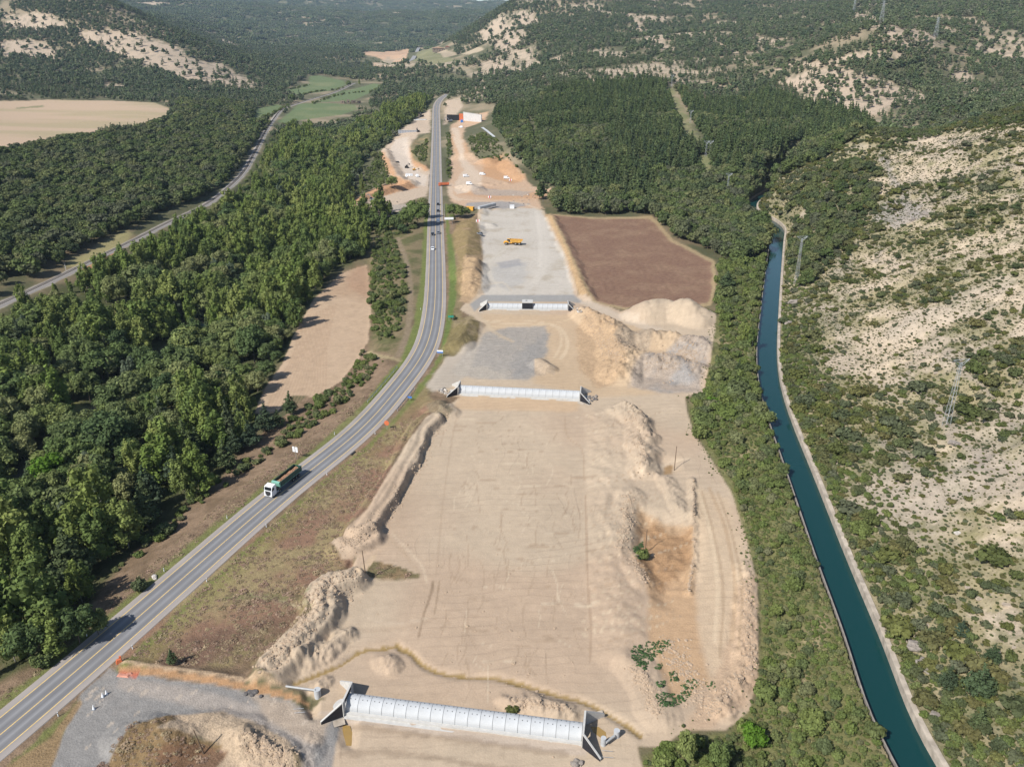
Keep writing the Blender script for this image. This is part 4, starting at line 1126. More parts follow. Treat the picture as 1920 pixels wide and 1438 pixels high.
wr = ribbon('canal_wall', CB, [3.8, 3.8, 4.85, 4.85], [-1.2, 2.62, 2.62, 1.6], CONC_OLD); tag(wr, 'broad pale concrete rim on the hillside edge of the canal', 'canal wall', None, 'thing')
rw = mat('river_water', (.03, .06, .06), .1, .05)
RV = RIVER.copy(); RV[:, 2] = hg(RV[:, 0], RV[:, 1]) + .5
o = ribbon('river', RV, [-5, 5], [0, 0], rw); tag(o, 'shallow river hidden in the riverside wood', None, None, 'structure')

# ------------------------------------------------------------------ vegetation: shapes
def ico(sub=1):
    t = (1 + 5 ** .5) / 2
    v = [(-1, t, 0), (1, t, 0), (-1, -t, 0), (1, -t, 0), (0, -1, t), (0, 1, t), (0, -1, -t), (0, 1, -t), (t, 0, -1), (t, 0, 1), (-t, 0, -1), (-t, 0, 1)]
    f = [(0, 11, 5), (0, 5, 1), (0, 1, 7), (0, 7, 10), (0, 10, 11), (1, 5, 9), (5, 11, 4), (11, 10, 2), (10, 7, 6), (7, 1, 8), (3, 9, 4), (3, 4, 2), (3, 2, 6), (3, 6, 8), (3, 8, 9), (4, 9, 5), (2, 4, 11), (6, 2, 10), (8, 6, 7), (9, 8, 1)]
    v = [np.array(p) / np.linalg.norm(p) for p in v]
    for _ in range(sub):
        nf, cache = [], {}
        def mid(a, b):
            k = (min(a, b), max(a, b))
            if k not in cache:
                p = v[a] + v[b]; v.append(p / np.linalg.norm(p)); cache[k] = len(v) - 1
            return cache[k]
        for a, b, c in f:
            x, y, z = mid(a, b), mid(b, c), mid(c, a)
            nf += [(a, x, z), (b, y, x), (c, z, y), (x, y, z)]
        f = nf
    return np.array(v), f
ICO0, ICO1 = ico(0), ico(1)

def foliage(mb, blobs, n, size, rg, up=.25, core=.72, mi=0, jitter=.55, stretch=1.25):
    B = np.array(blobs, float)
    area = (B[:, 3] * B[:, 4] + B[:, 3] * B[:, 5] + B[:, 4] * B[:, 5])
    pick = rg.choice(len(B), size=int(n * 1.7), p=area / area.sum())
    u = rg.normal(size=(len(pick), 3)); u /= np.linalg.norm(u, axis=1)[:, None]
    u[:, 2] = np.where((u[:, 2] < -.2) & (rg.random(len(u)) < .6), -u[:, 2], u[:, 2])
    p = B[pick, :3] + u * B[pick, 3:6] * (.82 + .28 * rg.random((len(u), 1)))
    q = ((p[:, None, :] - B[None, :, :3]) / B[None, :, 3:6])
    dmin = np.sqrt((q ** 2).sum(-1)).min(1)
    keep = np.nonzero(dmin > .74)[0][:n]
    p, u = p[keep], u[keep]
    nn = u / B[pick[keep], 3:6]; nn /= np.linalg.norm(nn, axis=1)[:, None]
    nn += rg.normal(size=nn.shape) * jitter; nn[:, 2] += up
    nn /= np.linalg.norm(nn, axis=1)[:, None]
    h = rg.normal(size=nn.shape)
    a = np.cross(nn, h); a /= np.linalg.norm(a, axis=1)[:, None]
    c = np.cross(nn, a)
    sz = size * (.6 + .8 * rg.random((len(p), 1)))
    a = a * sz * .5 * stretch; c = c * sz * .5
    V = np.stack([p - a, p - c * .9 + a * .1, p + a, p + c * .9 - a * .1], 1).reshape(-1, 3)
    Fq = np.arange(len(p) * 4).reshape(-1, 4)
    mb.arr(V, Fq, mi)
    if core:
        iv, jf = ICO0 if len(B) > 10 else ICO1
        for bl in B:
            w = iv * (1 + rg.normal(size=(len(iv), 1)) * .08) * bl[3:6] * core + bl[:3]
            mb.arr(w, jf, mi)

def trunk_mb(mb, H, r, rg, limbs=4, mi=0, lean=.02, spread=1.5):
    top = (rg.normal() * lean * H, rg.normal() * lean * H, H * .72)
    mb.bar((0, 0, -.6), (top[0] * .4, top[1] * .4, H * .38), 2 * r, mi, 6, 1.5 * r)
    mb.bar((top[0] * .4, top[1] * .4, H * .38), top, 1.5 * r, mi, 6, .5 * r)
    for i in range(limbs):
        a = 6.28 * (i + rg.random()) / limbs; z = H * (.3 + .35 * rg.random())
        mb.bar((top[0] * .5, top[1] * .5, z), (math.cos(a) * spread, math.sin(a) * spread, z + H * .16), .7 * r, mi, 4, .25 * r)

def blobs_round(H, W, rg, k=12, base=.25):
    zc = H * (base + (1 - base) * .46); hz = H * (1 - base) * .5
    out = [(0, 0, zc, W * .30, W * .30, hz * .70)]
    sq = rg.uniform(.8, 1.2); an = rg.uniform(0, 3.14)
    for i in range(k):
        z = -.45 + 1.35 * (i + .5) / k
        rr = math.sqrt(max(0.05, 1 - min(1, abs(z)) ** 1.8))
        a = i * 2.4 + rg.normal() * .35
        r = W * rg.uniform(.15, .25)
        x, y = math.cos(a) * rr * (W * .5 - r * .75) * sq, math.sin(a) * rr * (W * .5 - r * .75) / sq
        out.append((x * math.cos(an) - y * math.sin(an), x * math.sin(an) + y * math.cos(an), zc + z * (hz - r * .5), r, r, r * rg.uniform(.7, 1.05)))
    return out

def blobs_poplar(H, W, rg, k=13):
    out = [(0, 0, H * .52, W * .22, W * .22, H * .30)]
    tops = rg.integers(1, 4)
    for i in range(k):
        f = (i + .3) / k
        z = H * (.16 + .76 * f)
        rad = W * .5 * (math.sin(min(1, f * 1.1 + .3) * math.pi * .80) ** .7) * .72
        a = i * 2.4 + rg.normal() * .4
        r = W * (.23 - .09 * f) * rg.uniform(.8, 1.2)
        out.append((math.cos(a) * rad, math.sin(a) * rad, z + rg.normal() * H * .02, r, r, r * rg.uniform(1.1, 1.9)))
    for q in range(tops):
        a = rg.uniform(0, 6.28); r = W * .1
        out.append((math.cos(a) * W * .12, math.sin(a) * W * .12, H * rg.uniform(.86, .97), r, r, r * 2.2))
    return out

def blobs_pine(H, W, rg, tiers=7):
    out = []
    for t in range(tiers):
        f = t / tiers
        z = H * (.24 + .68 * f)
        R_ = W * .5 * (1 - f ** 1.5) ** .9 * rg.uniform(.78, 1.18)
        k = max(3, int(6 * (1 - f) + 2))
        for i in range(k):
            a = 6.28 * (i + rg.random() * .8) / k
            rr = R_ * (.6 + .2 * rg.random())
            s_ = R_ * (.34 + .14 * rg.random())
            out.append((math.cos(a) * rr, math.sin(a) * rr, z + rg.normal() * H * .03, s_, s_, s_ * rg.uniform(.5, .8)))
        out.append((0, 0, z, R_ * .45, R_ * .45, H * .09))
    out.append((0, 0, H * .94, W * .07, W * .07, H * .07))
    out.append((0, 0, H * .62, W * .10, W * .10, H * .36))
    return out

def blobs_shrub(W, H, rg, k=6):
    out = [(0, 0, H * .4, W * .36, W * .36, H * .45)]
    for i in range(k):
        a = 6.28 * (i + rg.random()) / k
        r = W * (.14 + .12 * rg.random())
        out.append((math.cos(a) * W * .3, math.sin(a) * W * .3, H * (.3 + .3 * rg.random()), r, r, H * (.24 + .14 * rg.random())))
    return out

BARK = mat('bark', (.11, .085, .065), .95, .2, 3)
BARK_P = mat('pale_bark', (.24, .22, .19), .95, .2, 3)
LEAF = {
    'poplar': leaf_mat('poplar_leaves', [(0.108, 0.150, 0.042), (0.209, 0.237, 0.073), (0.097, 0.136, 0.044), (0.165, 0.200, 0.057), (0.132, 0.182, 0.046)], 0.25),
    'broad': leaf_mat('broad_leaves', [(0.092, 0.132, 0.045), (0.174, 0.202, 0.069), (0.074, 0.108, 0.047), (0.123, 0.161, 0.052), (0.207, 0.213, 0.094), (0.085, 0.123, 0.047)], 0.25),
    'pine': leaf_mat('pine_leaves', [(.050, .076, .040), (.082, .104, .046), (.044, .064, .040), (.094, .108, .054)], 0.12),
    'oak': leaf_mat('oak_leaves', [(.072, .100, .038), (.110, .136, .050), (.062, .082, .042), (.128, .146, .058), (.090, .098, .062), (.150, .160, .066)], 0.2),
    'shrub': leaf_mat('shrub_leaves', [(.072, .088, .034), (.108, .116, .038), (.120, .110, .046), (.066, .082, .040), (.098, .104, .064), (.082, .104, .034)], .15),
    'scrub': leaf_mat('scrub_leaves', [(0.099, 0.129, 0.044), (0.138, 0.161, 0.051), (0.090, 0.108, 0.053), (0.115, 0.149, 0.041), (0.140, 0.140, 0.076)], .18),
    'silver': leaf_mat('silver_leaves', [(0.115, 0.145, 0.090), (0.135, 0.160, 0.105)]),
    'lime': leaf_mat('lime_leaves', [(0.085, 0.165, 0.022), (0.100, 0.180, 0.028)], .3),
    'plantation': leaf_mat('plantation_needles', [(.054, .082, .038), (.096, .124, .048), (.048, .070, .038), (.112, .132, .058), (.070, .100, .040)], .15),
    'far': leaf_mat('far_leaves', [(.070, .098, .050), (.112, .138, .066), (.060, .084, .050), (.138, .152, .084), (.084, .108, .058), (.124, .122, .086)], 0.12),
}
class Kind: pass
def make_kind(key, leaf, n, H, W, blobf, leafn, leafs, bark, trunk_r, seed, limbs=4, core=.72, up=.25, trunk=True, merged=True):
    """n shapes of one kind of plant: crown and trunk meshes apart, and one with both together."""
    kd = Kind(); kd.crowns, kd.trunks, kd.whole, kd.H = [], [], [], H
    for i in range(n):
        rg = np.random.default_rng(seed + i)
        Hh, Ww = H * (.92 + .16 * rg.random()), W * (.88 + .24 * rg.random())
        bl = blobf(Hh, Ww, rg)
        c = MB(); foliage(c, bl, leafn, leafs, rg, up, core)
        kd.crowns.append(c.mesh(key + '_crown', LEAF[leaf]))
        if trunk:
            t = MB(); trunk_mb(t, Hh, trunk_r, rg, limbs, spread=Ww * .28)
            kd.trunks.append(t.mesh(key + '_trunk', bark))
        if merged:
            w = MB(); w.v, w.f, w.m = list(c.v), list(c.f), [0] * len(c.f)
            if trunk:
                b0 = len(w.v); w.v += t.v; w.f += [tuple(q + b0 for q in f) for f in t.f]; w.m += [1] * len(t.f)
            kd.whole.append(w.mesh(key, [LEAF[leaf], bark]))
    return kd
K = {}
K['poplar'] = make_kind('poplar', 'poplar', 7, 16, 8.6, lambda H, W, rg: blobs_poplar(H, W, rg), 1000, .62, BARK_P, .2, 200)
K['broad'] = make_kind('broad', 'broad', 7, 12, 10.2, lambda H, W, rg: blobs_round(H, W, rg, 13, .14), 1300, .62, BARK, .22, 220)
K['pine'] = make_kind('pine', 'pine', 6, 12.5, 6.6, lambda H, W, rg: blobs_pine(H, W, rg), 900, .5, BARK, .18, 240, 2, .6, .1)
K['silver'] = make_kind('silver', 'silver', 2, 13, 5.6, lambda H, W, rg: blobs_poplar(H, W, rg), 900, .6, BARK_P, .2, 260)
K['lime'] = make_kind('lime', 'lime', 2, 10, 8, lambda H, W, rg: blobs_round(H, W, rg, 14, .12), 1000, .7, BARK, .2, 270)
K['oak'] = make_kind('oak', 'oak', 7, 7.5, 8.2, lambda H, W, rg: blobs_round(H, W, rg, 9, .10), 520, .75, BARK, .2, 280)
K['plant_pine'] = make_kind('plantation', 'plantation', 6, 11.5, 5.2, lambda H, W, rg: blobs_pine(H, W, rg, 5), 320, .75, BARK, .15, 300, 0, .62, .1)
K['shrub'] = make_kind('shrub', 'shrub', 6, 1.0, 1.5, lambda H, W, rg: blobs_shrub(W, H, rg), 170, .2, BARK, .04, 320, trunk=False)
K['scrub'] = make_kind('scrub', 'scrub', 6, 2.2, 3.0, lambda H, W, rg: blobs_shrub(W, H, rg, 8), 330, .34, BARK, .06, 340, trunk=False)
K['limebush'] = make_kind('limebush', 'lime', 1, 2.6, 3.6, lambda H, W, rg: blobs_shrub(W, H, rg, 9), 420, .34, BARK, .06, 345, trunk=False)
K['far'] = make_kind('far', 'far', 4, 8, 7.4, lambda H, W, rg: blobs_round(H, W, rg, 5, .05), 90, 1.5, BARK, .2, 360, trunk=False)
K['far_pine'] = make_kind('far_pine', 'far', 3, 10, 5.4, lambda H, W, rg: blobs_pine(H, W, rg, 3), 80, 1.3, BARK, .2, 370, trunk=False)

def clump_mesh(seed):
    rg = np.random.default_rng(seed)
    bl = []
    for i in range(16):
        x, y = rg.uniform(-15, 15, 2)
        W = rg.uniform(5, 8); H = rg.uniform(6, 10)
        bl.append((x, y, H * .45, W * .5, W * .5, H * .55))
    c = MB(); foliage(c, bl, 260, 2.6, rg, .2, .9)
    return c.mesh('far_clump', LEAF['far'])
CLUMPS = [clump_mesh(400 + i) for i in range(4)]

# ------------------------------------------------------------------ vegetation: where it grows
def gridpts(x0, x1, y0, y1, sp, seed):
    rg = np.random.default_rng(seed)
    xs = np.arange(x0, x1, sp); ys = np.arange(y0, y1, sp * .9)
    X, Y = np.meshgrid(xs, ys)
    X = X + (np.arange(len(ys))[:, None] % 2) * sp * .5
    X = (X + rg.uniform(-.42, .42, X.shape) * sp).ravel(); Y = (Y + rg.uniform(-.42, .42, Y.shape) * sp).ravel()
    return X, Y

def inview(X, Y, margin=160, top=0):
    Z = hg(X, Y)
    px, py, t = project(X, Y, Z)
    return (t > 5) & (px > -margin) & (px < 1920 + margin) & (py < 1438 + margin * 1.6)

def clear_of(X, Y, road=9.0, rail=5.5, canal=6.0, river=4.0, polys=None):
    ok = (pdist(ROAD, X, Y) > road) & (pdist(RAIL, X, Y) > rail) & (pdist(CANAL, X, Y) > canal) & (pdist(RIVER, X, Y) > river)
    for p in (NOTREE if polys is None else polys):
        ok &= ~inside(p, X, Y)
    return ok

def in_poly_pts(poly, sp, seed, **kw):
    p = np.asarray(poly)[:, :2]
    X, Y = gridpts(p[:, 0].min(), p[:, 0].max(), p[:, 1].min(), p[:, 1].max(), sp, seed)
    m = inside(p, X, Y); X, Y = X[m], Y[m]
    m = inview(X, Y); X, Y = X[m], Y[m]
    m = clear_of(X, Y, **kw)
    return X[m], Y[m]

def make_stuff(name, label, cat, protos, X, Y, Z, S, rot, idx):
    """Many plants as one object: points that carry size, turn and shape, each drawn as a copy of a plant that stands in the scene."""
    me = bpy.data.meshes.new(name)
    nn_ = len(X)
    me.vertices.add(nn_)
    me.vertices.foreach_set('co', np.stack([X, Y, Z], 1).astype(np.float32).ravel())
    a = me.attributes.new('scl', 'FLOAT_VECTOR', 'POINT'); a.data.foreach_set('vector', np.asarray(S, np.float32).ravel())
    a = me.attributes.new('turn', 'FLOAT', 'POINT'); a.data.foreach_set('value', np.asarray(rot, np.float32))
    a = me.attributes.new('shape', 'INT', 'POINT'); a.data.foreach_set('value', np.asarray(idx, np.int32))
    o = bpy.data.objects.new(name, me); COL.objects.link(o)
    tag(o, label, cat, None, 'stuff')
    ng = bpy.data.node_groups.new(name, 'GeometryNodeTree')
    ng.interface.new_socket('Geometry', in_out='INPUT', socket_type='NodeSocketGeometry')
    ng.interface.new_socket('Geometry', in_out='OUTPUT', socket_type='NodeSocketGeometry')
    n, l = ng.nodes, ng.links
    gi, go = n.new('NodeGroupInput'), n.new('NodeGroupOutput')
    jn = n.new('GeometryNodeJoinGeometry')
    for p in protos:
        q = n.new('GeometryNodeObjectInfo'); q.transform_space = 'ORIGINAL'
        q.inputs['Object'].default_value = p; q.inputs['As Instance'].default_value = True
        l.new(q.outputs['Geometry'], jn.inputs[0])
    ip = n.new('GeometryNodeInstanceOnPoints')
    ip.inputs['Pick Instance'].default_value = True
    def attr(nm, ty):
        q = n.new('GeometryNodeInputNamedAttribute'); q.data_type = ty; q.inputs['Name'].default_value = nm
        return q.outputs['Attribute']
    cx = n.new('ShaderNodeCombineXYZ'); l.new(attr('turn', 'FLOAT'), cx.inputs['Z'])
    er = n.new('FunctionNodeEulerToRotation'); l.new(cx.outputs[0], er.inputs[0])
    l.new(gi.outputs[0], ip.inputs['Points']); l.new(jn.outputs[0], ip.inputs['Instance'])
    l.new(attr('shape', 'INT'), ip.inputs['Instance Index'])
    l.new(er.outputs[0], ip.inputs['Rotation']); l.new(attr('scl', 'FLOAT_VECTOR'), ip.inputs['Scale'])
    l.new(ip.outputs[0], go.inputs[0])
    md = o.modifiers.new('scatter', 'NODES'); md.node_group = ng
    return o

KIND_COUNT = {}
def place_words(marks):
    W_ = np.array([Pb(px, py)[:2] for px, py, _ in marks]); T_ = [m[2] for m in marks]
    return W_, T_
MARKS = {
 'riv': place_words([(60, 640, 'just below the railway at its left end'), (250, 500, 'below the grass clearing of the railway'), (400, 440, 'between railway and river halfway up'), (470, 340, 'beside the railway bend'), (560, 330, 'in the middle of the upper riverside wood'), (640, 280, 'near the meadows at the upper wood'), (690, 330, 'beside the far left building site'), (770, 215, 'at the top end of the riverside wood'),
   (640, 490, 'at the top corner of the bare tan field'), (570, 580, 'along the shaded side of the bare tan field'), (500, 700, 'at the lower side of the bare tan field'), (470, 560, 'deep in the wood level with the tan field'), (330, 560, 'around the sunny glade below the railway'), (200, 620, 'beside the tall thin trunks of the river glade'), (330, 700, 'in the wide middle of the riverside wood'), (420, 820, 'behind the dry slope above the lorry'),
   (330, 920, 'at the dry roadside slope level with the lorry'), (240, 1020, 'at the dry roadside slope below the lorry'), (150, 1150, 'by the tree shadow on the road'), (110, 900, 'around the vivid lime green tree'), (40, 760, 'at the left edge level with the middle arch'), (40, 1060, 'at the left edge near the bottom of the wood'), (200, 800, 'between the glade and the lime green tree')]),
 'oak': place_words([(40, 500, 'just above the left end of the railway'), (150, 440, 'beside the grass clearing above the railway'), (270, 390, 'above the railway halfway along'), (400, 330, 'above the railway near its bend'), (440, 260, 'beside the railway bend'), (330, 240, 'at the tip of the pale harvested field'), (180, 265, 'along the lower edge of the pale harvested field'), (40, 300, 'below the pale field at the left edge'), (60, 400, 'at the left edge in the middle of the wood'), (220, 320, 'in the middle of the wood below the pale field'), (420, 210, 'between pale field and green meadows')]),
 'pine': place_words([(1050, 390, 'at the corner of dirt track and brown field'), (1120, 400, 'along the top edge of the brown field left part'), (1200, 400, 'along the top edge of the brown field right part'), (1000, 300, 'beside the orange far site'), (1100, 330, 'behind the brown field halfway up'), (1200, 330, 'in the centre of the lower plantation'), (1300, 320, 'beside the grassy cut'), (1290, 430, 'behind the right corner of the brown field'), (1370, 440, 'beside the upper canal bend'), (1420, 350, 'above the water of the far canal bend'), (1500, 280, 'behind the crest of the pale hillside'), (960, 240, 'beside the white slope wall')]),
 'strip': place_words([(1380, 520, 'right of the brown ploughed field'), (1385, 600, 'behind the yellow sand heaps'), (1390, 680, 'beside the grey spoil heap'), (1350, 770, 'level with the middle arch'), (1430, 790, 'by the canal bend level with the middle arch'), (1390, 880, 'at the sand edge level with the tall hollow pole'), (1470, 900, 'by the canal level with the tall hollow pole'), (1430, 1000, 'at the sand edge level with the brown pit'), (1520, 1040, 'by the canal level with the brown pit'), (1450, 1130, 'at the sand edge below the brown pit'), (1550, 1160, 'by the canal below the brown pit'), (1450, 1250, 'at the sand edge near the green weeds'), (1580, 1280, 'by the canal near the green weeds'), (1400, 1370, 'below the lower right corner of the sand'), (1520, 1370, 'in the wide lower part of the strip'), (1640, 1400, 'by the canal at the bottom edge'), (1280, 1420, 'at the bottom edge beside the sand')]),
 'hill': place_words([(1640, 1100, 'just above the canal rim low on the slope'), (1750, 1350, 'around the largest hillside pine'), (1870, 1380, 'at the bottom right corner'), (1720, 1200, 'around the grey rock slabs'), (1870, 1150, 'at the right edge above the bottom corner'), (1620, 950, 'above the canal level with the brown pit'), (1750, 980, 'in the middle of the lower slope'), (1880, 950, 'at the right edge of the lower slope'), (1560, 820, 'above the canal bend'), (1680, 800, 'between canal bend and tall pylon'), (1790, 760, 'around the tall pylon'), (1890, 760, 'right of the tall pylon'), (1520, 640, 'above the straight upper canal'), (1640, 620, 'left of the tall pylon higher up'), (1850, 560, 'on the slope high above the tall pylon'), (1600, 480, 'by the slim pylon'), (1800, 420, 'near the broad grey rock sheet')]),
 'far': place_words([(100, 150, 'above the pale field on the left hill'), (300, 130, 'below the bare band of the left hill'), (80, 60, 'among the bare patches of the left hill'), (400, 170, 'at the foot of the left hill'), (600, 180, 'around the green meadows'), (700, 150, 'beyond the meadows by the railway'), (880, 180, 'above the end of the straight road'), (1000, 140, 'on the slope above the white wall'), (1100, 110, 'on the hill behind the plantation'), (1300, 120, 'on the hill behind the grassy cut'), (1450, 130, 'left of the big bare scree'), (1580, 180, 'scattered over the big bare scree'), (1700, 160, 'below the three far pylons'), (1850, 150, 'at the right edge behind the pale hillside'), (450, 225, 'beside the railway and the first meadow'), (1520, 215, 'between plantation and bare scree'), (1600, 232, 'below the bare scree by the pale hillside crest'), (1690, 225, 'behind the left end of the pale hillside crest'), (1760, 200, 'behind the middle of the pale hillside crest'), (1850, 178, 'behind the right end of the pale hillside crest'), (1640, 208, 'on the lower rim of the bare scree'), (1400, 180, 'at the top of the plantation right of the grassy cut'), (1200, 165, 'at the top of the plantation left of the grassy cut'), (900, 205, 'above the white slope wall'), (960, 180, 'on the spur above the plantation corner'), (1060, 170, 'at the top left corner of the plantation'), (1750, 180, 'in the grove right of the bare scree'), (850, 190, 'where the straight road disappears')])}
MARKS['strip'] = tuple(list(a) if False else a for a in (np.concatenate([MARKS['strip'][0], place_words([(1318, 770, '')])[0]]), MARKS['strip'][1] + ['by the vivid lime bush near the middle arch']))
for _px, _py, _t in [(1400, 740, 'halfway between middle arch and canal'), (1345, 835, 'along the sand edge just below the middle arch'), (1400, 830, 'in mid strip just below the middle arch'), (1460, 840, 'by the canal just below the bend'), (1375, 640, 'between the spoil heaps and the canal'), (1420, 720, 'at the inside of the canal bend')]:
    MARKS['strip'] = (np.concatenate([MARKS['strip'][0], place_words([(_px, _py, '')])[0]]), MARKS['strip'][1] + [_t])
MARKS['bend'] = place_words([(1490, 400, 'at the tip of the canal bend'), (1520, 350, 'on the slope above the far canal water'), (1580, 310, 'on the upper slope behind the canal bend'), (1630, 340, 'beside the bare grey rock of the upper hillside'), (1610, 400, 'left of the bare rock on the hillside'), (1550, 400, 'in the middle of the dark hillside grove'), (1560, 460, 'right of the slim pylon'), (1515, 510, 'at the foot of the slim pylon'), (1500, 450, 'by the canal above the slim pylon')])
def landmark_labels(base, X, Y, H, key, W=None):
    W_, T_ = MARKS[key]
    k_ = np.argmin((X[:, None] - W_[None, :, 0]) ** 2 + (Y[:, None] - W_[None, :, 1]) ** 2, 1)
    lo, hi = np.quantile(H, [.33, .67])
    sz = np.where(H < lo, 0, np.where(H < hi, 1, 2))
    wd_ = [''] * len(X) if W is None else [('slim ' if q < np.quantile(W, .33) else 'broad ' if q > np.quantile(W, .67) else '') for q in W]
    nf = [''] * len(X)
    for q in range(len(T_)):
        w = np.nonzero(k_ == q)[0]
        if len(w) > 12:
            md = np.median(Y[w])
            for i_ in w: nf[i_] = 'nearer ' if Y[i_] < md else 'farther '
    return lambda i: nf[i] + ('small', 'medium', 'large')[sz[i]] + ' ' + wd_[i] + base + ' ' + T_[k_[i]]
def plant_individuals(name, kd, X, Y, H, label, cat, group, parts=True, cap=300, stuff=None, wid=None, labelf=None, cover_ids=None):
    """The cap plants that show largest become objects of their own, the others one object of the kind stuff."""
    Z = hg(X, Y)
    px, py, t = project(X, Y, Z + H * .5)
    inframe = (px > -15) & (px < 1935) & (py > -10) & (py < 1460)
    size = np.where(inframe, H / t, 0)
    order = np.argsort(-size)
    cap = max(0, min(cap, 300 - KIND_COUNT.get(name, 0)))
    nind = min(cap, int(inframe.sum()))
    KIND_COUNT[name] = KIND_COUNT.get(name, 0) + nind
    rg = np.random.default_rng(len(X))
    nvar = len(kd.whole)
    wid = np.ones(len(X)) if wid is None else wid
    sh = rg.integers(0, nvar, len(X)); rot = rg.uniform(0, 6.283, len(X))
    protos = [None] * nvar
    for q, i in enumerate(order[:nind]):
        k_ = int(sh[i]); s_ = H[i] / kd.H
        sc = (s_ * wid[i], s_ * wid[i], s_)
        loc = (X[i], Y[i], Z[i] - .05)
        if parts and q < nind - nvar:
            o = bpy.data.objects.new(name, None); o.empty_display_size = .5
            COL.objects.link(o)
            c = link_mesh('crown', kd.crowns[k_], o)
            if kd.trunks: link_mesh('trunk', kd.trunks[k_], o)
        else:
            if parts: k_ = q - (nind - nvar)
            o = link_mesh(name, kd.whole[k_])
            if protos[k_] is None: protos[k_] = o
        o.location = loc; o.rotation_euler = (0, 0, rot[i]); o.scale = sc
        tag(o, labelf(i) if labelf else label, cat, group)
    rest = order[nind:]
    protos = [p for p in protos if p is not None]
    if stuff is not None and len(rest):
        s_ = H[rest] / kd.H
        S = np.stack([s_ * wid[rest], s_ * wid[rest], s_], 1)
        make_stuff(stuff[0], stuff[1], stuff[2], protos, X[rest], Y[rest], Z[rest] - .05, S, rot[rest], sh[rest] % len(protos))
    return protos

# --- riverside wood
X, Y = in_poly_pts(FOREST_RIV, 7.6, 1, road=10, rail=9.5, canal=6, river=3.5, polys=NOTREE + [c[:, :2] for c in CLEAR])
gp_ = (fbm(X, Y, 17, 2, 309) > -.42) | (RNG.random(len(X)) < .2); X, Y = X[gp_], Y[gp_]
sp_n = fbm(X, Y, 70, 3, 301) + .55 * fbm(X, Y, 14, 2, 302)
edge = pdist(ROAD, X, Y)
r_ = RNG.random(len(X))
kind = np.where(sp_n > .02, 0, 1)                      # poplar / broad
kind = np.where((edge < 50) & (Y < 300) & (r_ < .40), 2, kind)
kind = np.where((r_ < .07), 2, kind)
kind = np.where((r_ > .965), 3, kind)
Hh = np.choose(kind, [RNG.uniform(13, 20, len(X)), RNG.uniform(9, 14.5, len(X)), RNG.uniform(10, 16, len(X)), RNG.uniform(10, 14, len(X))])
# lower growth along the edges of the wood
rim = np.minimum(pdist(FOREST_RIV, X, Y, True), 30)
Hh *= (.62 + .38 * sstep(1, 12, rim)) * (.40 + .60 * sstep(10, 36, pdist(RAIL, X, Y)))
Wd = RNG.uniform(.8, 1.3, len(X))
Hh *= RNG.uniform(.78, 1.18, len(X))
g = 'trees of the riverside wood'
for kk, key, nm, lab, st in [(0, 'poplar', 'poplar_tree', 'tall bright green poplar in the riverside wood between railway and road', ('poplar_wood', 'taller bright green poplars further up the riverside wood', 'trees')),
                             (1, 'broad', 'broadleaf_tree', 'rounded mid green broadleaf tree in the riverside wood', ('broadleaf_wood', 'rounded mid green trees further up the riverside wood', 'trees')),
                             (2, 'pine', 'pine_tree', 'dark green conical pine in the riverside wood', ('riverside_pines', 'dark pines further up the riverside wood', 'trees')),
                             (3, 'silver', 'willow_tree', 'pale silvery grey tree among the darker riverside trees', None)]:
    m = kind == kk
    plant_individuals(nm, K[key], X[m], Y[m], Hh[m], lab, 'tree', g, True, 300 if kk != 2 else 150, st, Wd[m], labelf=landmark_labels(('bright green poplar', 'rounded green broadleaf tree', 'dark conical pine', 'silvery grey willow')[kk], X[m], Y[m], Hh[m], 'riv', Wd[m]))

# --- oak wood beyond the railway
OAKW = polyb([(-160, 620), (0, 545), (100, 500), (120, 492), (185, 455), (240, 428), (300, 408), (380, 368), (440, 330), (468, 282), (500, 232), (480, 205), (440, 196), (330, 192), (328, 230), (200, 256), (80, 278), (0, 292), (-160, 310)])
X, Y = in_poly_pts(OAKW, 7.6, 2, rail=6)
gp_ = (fbm(X, Y, 22, 2, 319) > -.38) | (RNG.random(len(X)) < .25); X, Y = X[gp_], Y[gp_]
Hh = RNG.uniform(5, 11.5, len(X)); Wd = RNG.uniform(.85, 1.35, len(X))
oak_protos = plant_individuals('oak_tree', K['oak'], X, Y, Hh, 'low rounded oak in the dense wood beyond the railway', 'tree', 'oaks beyond the railway', False, 300,
                               ('oak_wood', 'oaks further back in the wood below the pale harvested field', 'trees'), Wd, labelf=landmark_labels('rounded oak', X, Y, Hh, 'oak', Wd))

# --- pine plantation on the slope right of the site
PINEW = polyb([(1042, 402), (1120, 404), (1215, 403), (1240, 418), (1262, 445), (1306, 466), (1345, 480), (1385, 500), (1432, 470), (1440, 430), (1398, 405), (1400, 375), (1470, 330), (1500, 318), (1600, 270), (1640, 245), (1600, 215), (1500, 200), (1440, 170), (1340, 200), (1250, 160), (1100, 165), (1030, 175), (990, 205), (930, 205), (925, 235), (950, 262), (985, 305), (1005, 340), (1045, 352), (1040, 370)])
X, Y = in_poly_pts(PINEW, 5.6, 3, polys=NOTREE + [ROADCUT[:, :2]] + [b[:, :2] for b in BARE_W])
gp_ = (fbm(X, Y, 16, 2, 329) > -.45) | (RNG.random(len(X)) < .3); X, Y = X[gp_], Y[gp_]
n_ = fbm(X, Y, 60, 3, 311) + .4 * fbm(X, Y, 12, 2, 312)
pz = project(X, Y, hg(X, Y))
isp = (n_ > -.25) & ~((pz[0] > 1230) & (pz[1] > 330))
Hh = np.where(isp, RNG.uniform(9, 16.5, len(X)), RNG.uniform(6, 11, len(X)))
m = isp
